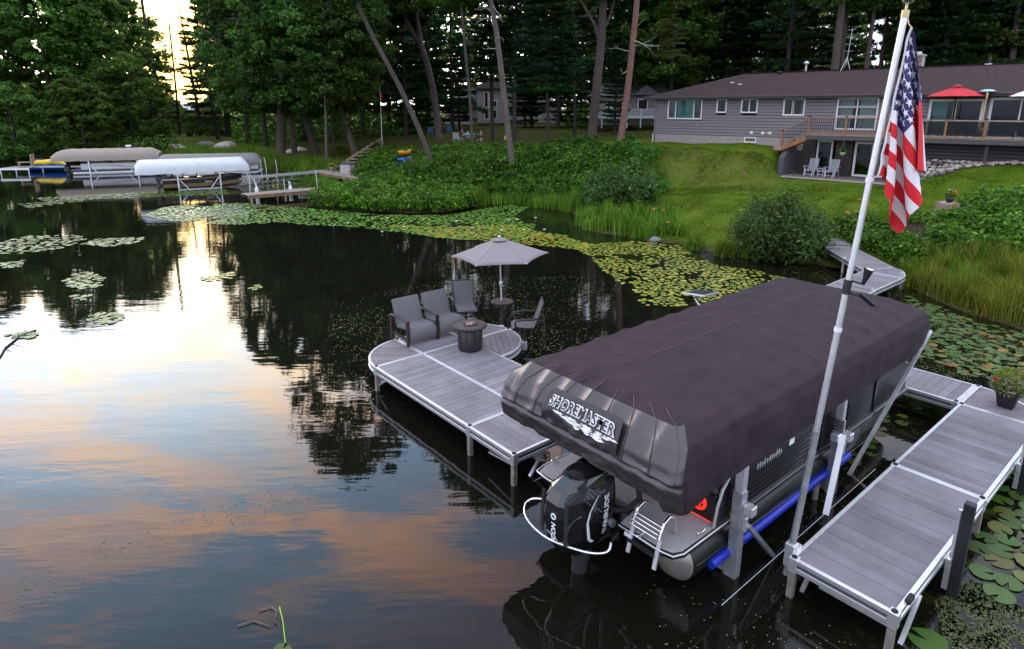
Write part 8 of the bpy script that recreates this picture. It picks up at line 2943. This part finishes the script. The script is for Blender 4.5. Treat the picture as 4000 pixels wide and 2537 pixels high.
for x in (-.3, 1.8): mb = MB(); mb.box((x, .5, 1.5), (.14, .14, 3)); mb.build('post', 'old_wood', ps)
q = onground(130, 470, 1.5)
vh = thing('parked_car', 'pale car parked beyond the left trees', 'car', (q.x - 2, q.y + 4, gz(q.x - 2, q.y + 4)), R(8))
M('car_paint', (0.45, 0.55, 0.66), .3, var=.02, coat=.5)
pr = [(-2.2, .35), (-2.25, .85), (-1.5, .95), (-.9, 1.45), (.7, 1.48), (1.4, 1.0), (2.15, .88), (2.25, .4)]
mb = MB(); n = len(pr); mb.add([(x, -.85, z) for x, z in pr] + [(x, .85, z) for x, z in pr], [tuple(range(n - 1, -1, -1)), tuple(range(n, 2 * n))] + [(i, (i + 1) % n, n + (i + 1) % n, n + i) for i in range(n)]); mb.build('body', 'car_paint', vh)
for x in (-1.4, 1.4):
    for y in (-.86, .86): mb = MB(); mb.tube([(x, y - .1, .33), (x, y + .1, .33)], .33, 14); mb.build('wheel', 'rubber_black', vh)
for y in (-.86, .86): mb = MB(); mb.box((-.1, y, 1.2), (1.6, .02, .32)); mb.build('window', 'room_dark', vh)

# ------------------------------------------------------------------ picnic place under the trees
q = onground(1828, 550, 2.15)
pt_ = thing('picnic_table', 'low table with a pale cover where two people sit', 'table', q, 0)
mb = MB(); mb.box((0, 0, .74), (1.5, .9, .05), bev=.01); mb.build('tabletop', 'window_white', pt_)
for x in (-.6, .6):
    for y in (-.35, .35): mb = MB(); mb.box((x, y, .36), (.07, .07, .72)); mb.build('leg', 'old_wood', pt_)
mb = MB(); mb.box((0, -.46, .5), (1.5, .02, .45)); mb.build('cover', 'boat_blue_grey', pt_)
mb = MB(); mb.lathe([(.05, .77), (.06, .95), (.03, 1.05)], n=10); o = mb.build('jug', 'white_plastic', None, loc=q); tag(o, 'white jug standing on the picnic table', 'jug')


def lawn_chair(label, px, py, z, mat, rz, slats=7):
    q = onground(px, py, z)
    t = thing('lawn_chair', label, 'chair', q, rz)
    for k in range(slats):
        mb = MB(); mb.box((-.3 + .6 * k / (slats - 1), .28, .72), (.07, .03, .7)); mb.build('back_slat', mat, t)
    mb = MB(); mb.box((0, 0, .38), (.62, .55, .04)); mb.build('seat', mat, t)
    for x in (-.3, .3):
        for y in (-.25, .25): mb = MB(); mb.box((x, y, .19 if y > 0 else .3), (.06, .06, .38 if y > 0 else .6)); mb.build('leg', mat, t)
        mb = MB(); mb.box((x, 0, .61), (.1, .6, .03)); mb.build('armrest', mat, t)


M('chair_blue', (0.04, 0.16, 0.34), .6, var=.08)
lawn_chair('pale slatted lawn chair left of the seated person', 1783, 556, 2.1, 'painted_grey', R(170))
lawn_chair('blue lawn chair behind the pale slatted chair', 1757, 522, 2.3, 'chair_blue', R(20))
lawn_chair('blue lawn chair half hidden by the forked trunk', 1681, 530, 2.25, 'chair_blue', R(0))

M('skin', (0.52, 0.27, 0.18), .6, var=.05)
M('shirt_black', (0.015, 0.015, 0.017), .85, var=.1)
M('shirt_pink', (0.55, 0.28, 0.30), .85, var=.1)
M('trousers_dark', (0.03, 0.035, 0.05), .85, var=.1)
M('hair_brown', (0.10, 0.05, 0.025), .8, var=.2)


def skinned(name, verts, edges, radii, mat, parent, root=0, sub=1):
    me = bpy.data.meshes.new(name)
    me.from_pydata(verts, edges, [])
    o = link(name, me, mat, parent)
    md = o.modifiers.new('skin', 'SKIN')
    sv = me.skin_vertices[0].data
    for i, r_ in enumerate(radii): sv[i].radius = (r_, r_) if not hasattr(r_, '__len__') else r_
    sv[root].use_root = True
    o.modifiers.new('sub', 'SUBSURF').levels = sub
    o.modifiers['sub'].render_levels = sub
    return o


def seated_person(label, q, rz, shirt, hair):
    """seated on a bench: x right, -y forward, seat height .45"""
    t = thing('person', label, 'person', q, rz)
    v = [(0, 0, .50), (0, .02, .72), (0, 0, .95), (0, -.01, 1.04), (0, -.03, 1.14), (0, -.03, 1.25)]
    r_ = [(.16, .12), (.15, .11), (.17, .11), (.055, .055), (.08, .095), (.06, .075)]
    e_ = [(0, 1), (1, 2), (2, 3), (3, 4), (4, 5)]
    for sg in (-1, 1):
        b = len(v)
        v += [(sg * .19, 0, .93), (sg * .25, -.08, .68), (sg * .18, -.30, .72), (sg * .16, -.38, .74)]
        r_ += [.06, .045, .035, .03]
        e_ += [(2, b), (b, b + 1), (b + 1, b + 2), (b + 2, b + 3)]
        for k in range(5):
            v.append((sg * (.12 + .02 * k), -.44 - (.03 if k in (1, 2, 3) else 0) + (.05 if k == 0 else 0), .735)); r_.append(.009); e_.append((b + 3, len(v) - 1))
        b = len(v)
        v += [(sg * .10, -.05, .48), (sg * .13, -.42, .48), (sg * .13, -.42, .08), (sg * .14, -.56, .04)]
        r_ += [.085, .06, .045, .035]
        e_ += [(0, b), (b, b + 1), (b + 1, b + 2), (b + 2, b + 3)]
    skinned('body', v, e_, r_, 'skin', t)
    skinned('shirt', [(0, 0, .50), (0, .02, .72), (0, 0, .94), (-.2, 0, .92), (-.25, -.07, .72), (.2, 0, .92), (.25, -.07, .72)], [(0, 1), (1, 2), (2, 3), (3, 4), (2, 5), (5, 6)], [(.175, .135), (.165, .125), (.165, .125), .075, .06, .075, .06], shirt, t)
    skinned('trousers', [(0, 0, .47), (-.10, -.05, .48), (-.13, -.42, .48), (-.13, -.42, .2), (.10, -.05, .48), (.13, -.42, .48), (.13, -.42, .2)], [(0, 1), (1, 2), (2, 3), (0, 4), (4, 5), (5, 6)], [(.16, .13), .1, .075, .06, .1, .075, .06], 'trousers_dark', t)
    mb = MB(); mb.sphere((0, .0, 1.24), .105, 8, (1, 1.05, .8)); mb.build('hair', hair, t)
    mb = MB(); mb.sphere((0, -.125, 1.17), .018, 5); mb.build('nose', 'skin', t)
    return t


def bench(label, q, rz):
    b_ = thing('picnic_bench', label, 'bench', q, rz)
    mb = MB(); mb.box((0, 0, .40), (1.0, .35, .05)); mb.build('seat', 'old_wood', b_)
    for x in (-.4, .4): mb = MB(); mb.box((x, 0, .19), (.06, .3, .38)); mb.build('leg', 'old_wood', b_)


q1 = onground(1806, 552, 2.15); q2 = onground(1880, 552, 2.15)
bench('bench under the person in the black shirt', q1, R(90)); bench('bench under the person in the pink top', q2, R(-90))
seated_person('person in a black shirt seated at the left end of the picnic table', q1, R(80), 'shirt_black', 'skin')
seated_person('person in a pink top seated right of the slender trunk', q2, R(-70), 'shirt_pink', 'hair_brown')
# yellow bird feeder on the tall grey trunk, posts by the white house
M('feeder_yellow', (0.75, 0.45, 0.01), .5, var=.05)
q = aty(1976, 540, 44.2)
bf = thing('bird_feeder', 'small yellow bird feeder hanging on the tall grey trunk', 'bird feeder', q)
mb = MB(); mb.lathe([(.06, -.14), (.1, -.1), (.1, .1), (.02, .2)], n=8); mb.build('body', 'feeder_yellow', bf)
mb = MB(); mb.tube([(0, 0, .18), (0, 0, .3), (.25, .1, .33)], .012, 5); mb.build('hook', 'black_metal', bf)
# ------------------------------------------------------------------ lily pads and floating bits
def pad_mat(name, c1, c2, c3):
    leafmat(name, c1, c2, c3, trans=0.0, rough=0.38, spec=0.35)


pad_mat('pad_green', (0.05, 0.15, 0.012), (0.12, 0.25, 0.02), (0.22, 0.31, 0.03))
pad_mat('pad_yellow', (0.11, 0.16, 0.012), (0.25, 0.25, 0.02), (0.42, 0.32, 0.03))
pad_mat('pad_old', (0.40, 0.20, 0.01), (0.55, 0.28, 0.02), (0.45, 0.10, 0.02))


def pad_mesh(seed, n=18):
    g_ = random.Random(seed)
    mb = MB()
    ring_, mid = [], []
    for i in range(n + 1):
        a = R(14) + (2 * PI - R(28)) * i / n
        r_ = 1 + .035 * math.sin(a * 3 + seed) + .02 * g_.uniform(-1, 1)
        ring_.append((r_ * math.cos(a), r_ * math.sin(a), .035 + .03 * math.sin(a * 2 + seed) + .02 * g_.random()))
        mid.append((.55 * math.cos(a), .55 * math.sin(a), .012))
    vs = [(0, 0, .0)] + mid + ring_
    k = n + 1
    mb.add(vs, [(0, 1 + i, 2 + i) for i in range(n)] + [(1 + i, 1 + k + i, 2 + k + i, 2 + i) for i in range(n)], True)
    return mb.mesh('lily_pad')


PADS = {}
for mt in ('pad_green', 'pad_yellow', 'pad_old'):
    PADS[mt] = []
    for k in range(3):
        me = pad_mesh(k); me.materials.append(MATS[mt]); PADS[mt].append(me)


def pad_spots(pxpoly, n, rmin, rmax, seed, sep=.8, cl=None):
    g_ = np.random.default_rng(seed)
    pts = [atz(px, py, 0) for px, py in pxpoly]
    poly = [(p.x, p.y) for p in pts]
    xs, ys = zip(*poly)
    out_ = []
    cell = {}
    X_ = g_.uniform(min(xs), max(xs), n * 40); Y_ = g_.uniform(min(ys), max(ys), n * 40)
    k_ = inpoly(X_, Y_, poly)
    R_ = g_.uniform(rmin, rmax, len(X_))
    for x, y, r_ in zip(X_[k_].tolist(), Y_[k_].tolist(), R_[k_].tolist()):
        if len(out_) >= n: break
        kx, ky = int(x / .4), int(y / .4)
        if any((x - a) ** 2 + (y - b) ** 2 < (sep * (r_ + c)) ** 2 for i in (-1, 0, 1) for j in (-1, 0, 1) for a, b, c in cell.get((kx + i, ky + j), ())): continue
        if cl is not None and noise.noise(Vector((x * cl, y * cl * .6, seed))) + .5 * noise.noise(Vector((x * cl * 4, y * cl * 3, seed))) < -.22: continue
        cell.setdefault((kx, ky), []).append((x, y, r_))
        out_.append((x, y, r_))
    return out_


gl_ = random.Random(8)
near = [(p, 'right cove') for p in pad_spots([(3548, 1160), (3680, 1205), (3800, 1255), (4020, 1300), (4040, 1490), (3800, 1478), (3700, 1440), (3570, 1395), (3610, 1290), (3540, 1210)], 235, .07, .145, 1, .74)]
near += [(p, 'near right') for p in pad_spots([(3880, 1790), (4040, 1700), (4060, 2330), (3860, 2330), (3790, 2180), (3900, 2010)], 42, .13, .19, 2, .80)]
near += [(p, 'lift') for p in pad_spots([(3290, 1750), (3480, 1600), (3560, 1640), (3400, 1800), (3320, 1880)], 14, .08, .12, 3, .95)]
near += [((atz(3625, 2505, 0).x, atz(3625, 2505, 0).y, .20), 'near right')]
LAB = {'right cove': ('round lily pad floating in the cove right of the canopy', 'lily pads in the right cove'), 'near right': ('big lily pad beside the front sections of the right dock', 'lily pads beside the right dock'), 'lift': ('lily pad floating between the lift and the right dock', 'lily pads between lift and dock')}
for i, ((x, y, r_), zone) in enumerate(near):
    u = gl_.random()
    mt = 'pad_old' if (u < .05 and zone == 'right cove') else ('pad_yellow' if u < .2 else 'pad_green')
    o = link('lily_pad', PADS[mt][i % 3], None, None, loc=(x, y, .006 + .003 * (i % 4)), rot=(gl_.uniform(-.05, .05), gl_.uniform(-.05, .05), gl_.uniform(0, 6.28)), scale=(r_, r_, r_ * .6))
    l_, gname = LAB[zone]
    if mt == 'pad_old': l_ = 'yellow orange dying lily pad in the cove right of the canopy'; gname = 'dying lily pads in the right cove'
    tag(o, l_, 'lily pad', gname)


def pad_mass(name, label, spots, mat, k=11):
    n = len(spots)
    A_ = np.array(spots)
    g_ = np.random.default_rng(n)
    a0 = g_.uniform(0, 2 * PI, n)
    V_ = []
    for i in range(k):
        if i == 0: V_.append(np.stack([A_[:, 0], A_[:, 1], np.full(n, .008)], 1)); continue
        a = a0 + R(12) + (2 * PI - R(24)) * (i - 1) / (k - 2)
        V_.append(np.stack([A_[:, 0] + A_[:, 2] * np.cos(a), A_[:, 1] + A_[:, 2] * np.sin(a), .012 + .012 * g_.uniform(0, 1, n) + .001 * (np.arange(n) % 9)], 1))
    V_ = np.stack(V_, 1).reshape(-1, 3)
    F_ = np.arange(n * k).reshape(n, k)
    return tag(link(name, np_mesh(name, V_, F_), mat), label, 'lily pads', kind='stuff')


bandA = pad_spots([(560, 845), (640, 812), (760, 800), (950, 795), (1230, 818), (1500, 842), (1750, 842), (1860, 822), (1990, 802), (2060, 812), (2000, 850), (2090, 880), (2080, 905), (2230, 925), (2320, 960), (2230, 975), (2080, 950), (1950, 945), (1750, 935), (1560, 908), (1380, 888), (1200, 880), (1080, 868), (980, 880), (820, 876), (680, 866)], 2900, .09, .155, 4, .92, .45)
pad_mass('lily_pad_band', 'dense band of green lily pads across the middle of the water', bandA, 'pad_green')
bandY = pad_spots([(1500, 880), (1750, 890), (1990, 880), (2200, 930), (2330, 960), (2250, 975), (2000, 950), (1700, 930)], 420, .09, .15, 5, .9)
pad_mass('orange_lily_pads', 'few orange lily pads scattered through the middle band', bandY[::9], 'pad_old')
bandY = [p for i, p in enumerate(bandY) if i % 9]
pad_mass('yellow_lily_pads', 'yellowing lily pads scattered through the middle band', bandY, 'pad_yellow')
bandB = pad_spots([(2200, 955), (2340, 955), (2480, 945), (2640, 960), (2720, 1000), (2800, 1040), (2960, 1060), (3080, 1090), (2960, 1140), (2790, 1175), (2640, 1200), (2520, 1195), (2470, 1140), (2410, 1100), (2350, 1050), (2300, 1000)], 950, .06, .12, 6, .9, 1.1)
pad_mass('olive_lily_pads', 'olive yellow lily pads behind the canopy', bandB, 'pad_yellow')
bandL = []
for poly, n, sd in (([(-20, 955), (100, 925), (300, 920), (330, 940), (230, 975), (60, 995), (-20, 995)], 120, 11), ([(310, 955), (380, 935), (560, 930), (540, 950), (420, 965)], 60, 12), ([(255, 1090), (330, 1062), (410, 1090), (400, 1120), (330, 1130), (270, 1120)], 45, 13), ([(345, 1240), (420, 1220), (490, 1240), (450, 1270), (370, 1265)], 26, 14), ([(150, 775), (400, 760), (880, 738), (900, 760), (500, 775), (170, 788)], 420, 15), ([(60, 800), (330, 775), (340, 785), (120, 815)], 60, 16), ([(900, 720), (1150, 700), (1330, 730), (1200, 745), (980, 750)], 260, 17), ([(790, 1085), (900, 1068), (920, 1085), (820, 1102)], 16, 18), ([(950, 1130), (1010, 1115), (1010, 1135)], 7, 19), ([(0, 1030), (90, 1020), (80, 1045), (10, 1050)], 20, 20), ([(280, 1160), (360, 1150), (350, 1170), (290, 1175)], 12, 21), ([(20, 1310), (180, 1300), (100, 1330)], 10, 22)):
    bandL += pad_spots(poly, n, .09, .17, sd, .85)
pad_mass('left_lily_pads', 'pale clusters of lily pads on the open water at left', bandL, 'pad_green')
# white lily blooms
g_ = random.Random(4)
for i in range(14):
    px, py = g_.uniform(1300, 2200), g_.uniform(850, 915)
    p = atz(px, py, .03)
    mb = MB()
    for k in range(8):
        a = k * PI / 4
        mb.add([(0, 0, 0), (.05 * math.cos(a - .35), .05 * math.sin(a - .35), .06), (.10 * math.cos(a), .10 * math.sin(a), .10), (.05 * math.cos(a + .35), .05 * math.sin(a + .35), .06)], [(0, 1, 2, 3)], False)
    o = mb.build('water_lily', 'white_petal', None, loc=p); tag(o, 'white water lily bloom among the pads of the middle band', 'flower', 'white lily blooms')
# duckweed flecks
gd = np.random.default_rng(9)


def flecks(name, label, pxpoly, n, size, mat, seed, cl=.5):
    g_ = np.random.default_rng(seed)
    pts = [atz(px, py, 0) for px, py in pxpoly]
    poly = [(p.x, p.y) for p in pts]
    xs, ys = zip(*poly)
    x = g_.uniform(min(xs), max(xs), n * 6); y = g_.uniform(min(ys), max(ys), n * 6)
    k = inpoly(x, y, poly)
    x, y = x[k], y[k]
    den = np.array([noise.noise(Vector((a * cl, b * cl, seed))) + .5 * noise.noise(Vector((a * cl * 4, b * cl * 4, seed))) for a, b in zip(x, y)])
    k = den > g_.uniform(-.5, .7, len(x))
    x, y = x[k][:n], y[k][:n]
    m_ = len(x)
    a = g_.uniform(0, 6.28, m_); r_ = g_.uniform(.4, 1.3, m_) * size
    V_ = np.stack([np.stack([x + r_ * np.cos(a + j * PI / 2) * (1 if j % 2 else 1.6), y + r_ * np.sin(a + j * PI / 2) * (1 if j % 2 else 1.6), np.full(m_, .005)], 1) for j in range(4)], 1).reshape(-1, 3)
    tag(link(name, np_mesh(name, V_, np.arange(4 * m_).reshape(-1, 4)), mat), label, 'duckweed', kind='stuff')


M('fleck_green', (0.24, 0.26, 0.10), .8, var=.3)
M('weed_tip', (0.10, 0.13, 0.04), .8, var=.3)
flecks('duckweed', 'pale flecks floating round the patio dock', [(1300, 1180), (1800, 1080), (2450, 1080), (2350, 1320), (2050, 1450), (1450, 1440), (1500, 1560), (1380, 1600), (1250, 1450)], 3000, .011, 'fleck_green', 31)
flecks('duckweed_right', 'pale flecks floating round the lift and right dock', [(2500, 2250), (2800, 2200), (3050, 2050), (3400, 1700), (3650, 1500), (3400, 1900), (3050, 2330), (3400, 2537), (2600, 2537)], 1100, .006, 'fleck_green', 32, .8)
flecks('duckweed_cove', 'pale flecks between the pads of the right cove', [(3400, 1420), (3560, 1200), (4000, 1350), (4000, 1500), (3600, 1480)], 2200, .014, 'weed_tip', 33, .9)
flecks('weed_line', 'faint line of weed tips in the open water', [(0, 2250), (300, 2150), (800, 1990), (1150, 1880), (1250, 1930), (900, 2080), (400, 2270), (0, 2420)], 420, .009, 'weed_tip', 34, .35)
flecks('weed_mat_right', 'mat of yellow green weed at the lower right', [(3650, 2350), (3800, 2260), (4000, 2380), (4000, 2537), (3700, 2537)], 2600, .014, 'weed_tip', 35, .9)
# broken lily stalk and drifting twigs
q = atz(1115, 2515, .02)
ls = thing('lily_stalk', 'bright green lily stalk with one leaf at the bottom edge', 'plant', q)
M('stalk_green', (0.22, 0.42, 0.02), .5, var=.1)
tp_ = atz(1092, 2372, .05) - q
mb = MB(); mb.tube([(0, 0, .01), tuple(tp_ * .5 + Vector((.01, 0, .03))), tuple(tp_)], [.008, .007, .009], 6); mb.build('stem', 'stalk_green', ls)
o = link('leaf', PADS['pad_green'][0], None, ls, loc=(0, -.08, .01), scale=(.085, .10, .1), rot=(.1, .2, 1.4))
M('twig_brown', (0.16, 0.12, 0.08), .9, var=.2)
for pts, lab, r_ in (([(930, 2445), (990, 2425), (1050, 2445), (1075, 2430), (1080, 2390), (1062, 2370), (1010, 2385)], 'tangle of thin twigs drifting at the bottom edge', .006), ([(0, 1395), (20, 1360), (45, 1340), (75, 1315), (110, 1300), (140, 1290)], 'dark knotty branch floating at the left edge', .021)):
    P_ = [atz(a, b, .02) for a, b in pts]
    b_ = thing('floating_branch', lab, 'branch', P_[0])
    mb = MB(); mb.tube([p - P_[0] for p in P_], r_, 6); mb.build('limb', 'twig_brown' if r_ < .02 else 'dark_bark', b_)
    for i in range(1, len(P_) - 1):
        mb = MB(); d_ = Vector((gl_.uniform(-1, 1), gl_.uniform(-1, 1), .5)) * r_ * 9
        mb.tube([P_[i] - P_[0], P_[i] - P_[0] + d_], [r_ * .7, r_ * .2], 5); mb.build('twig', 'twig_brown' if r_ < .02 else 'dark_bark', b_)
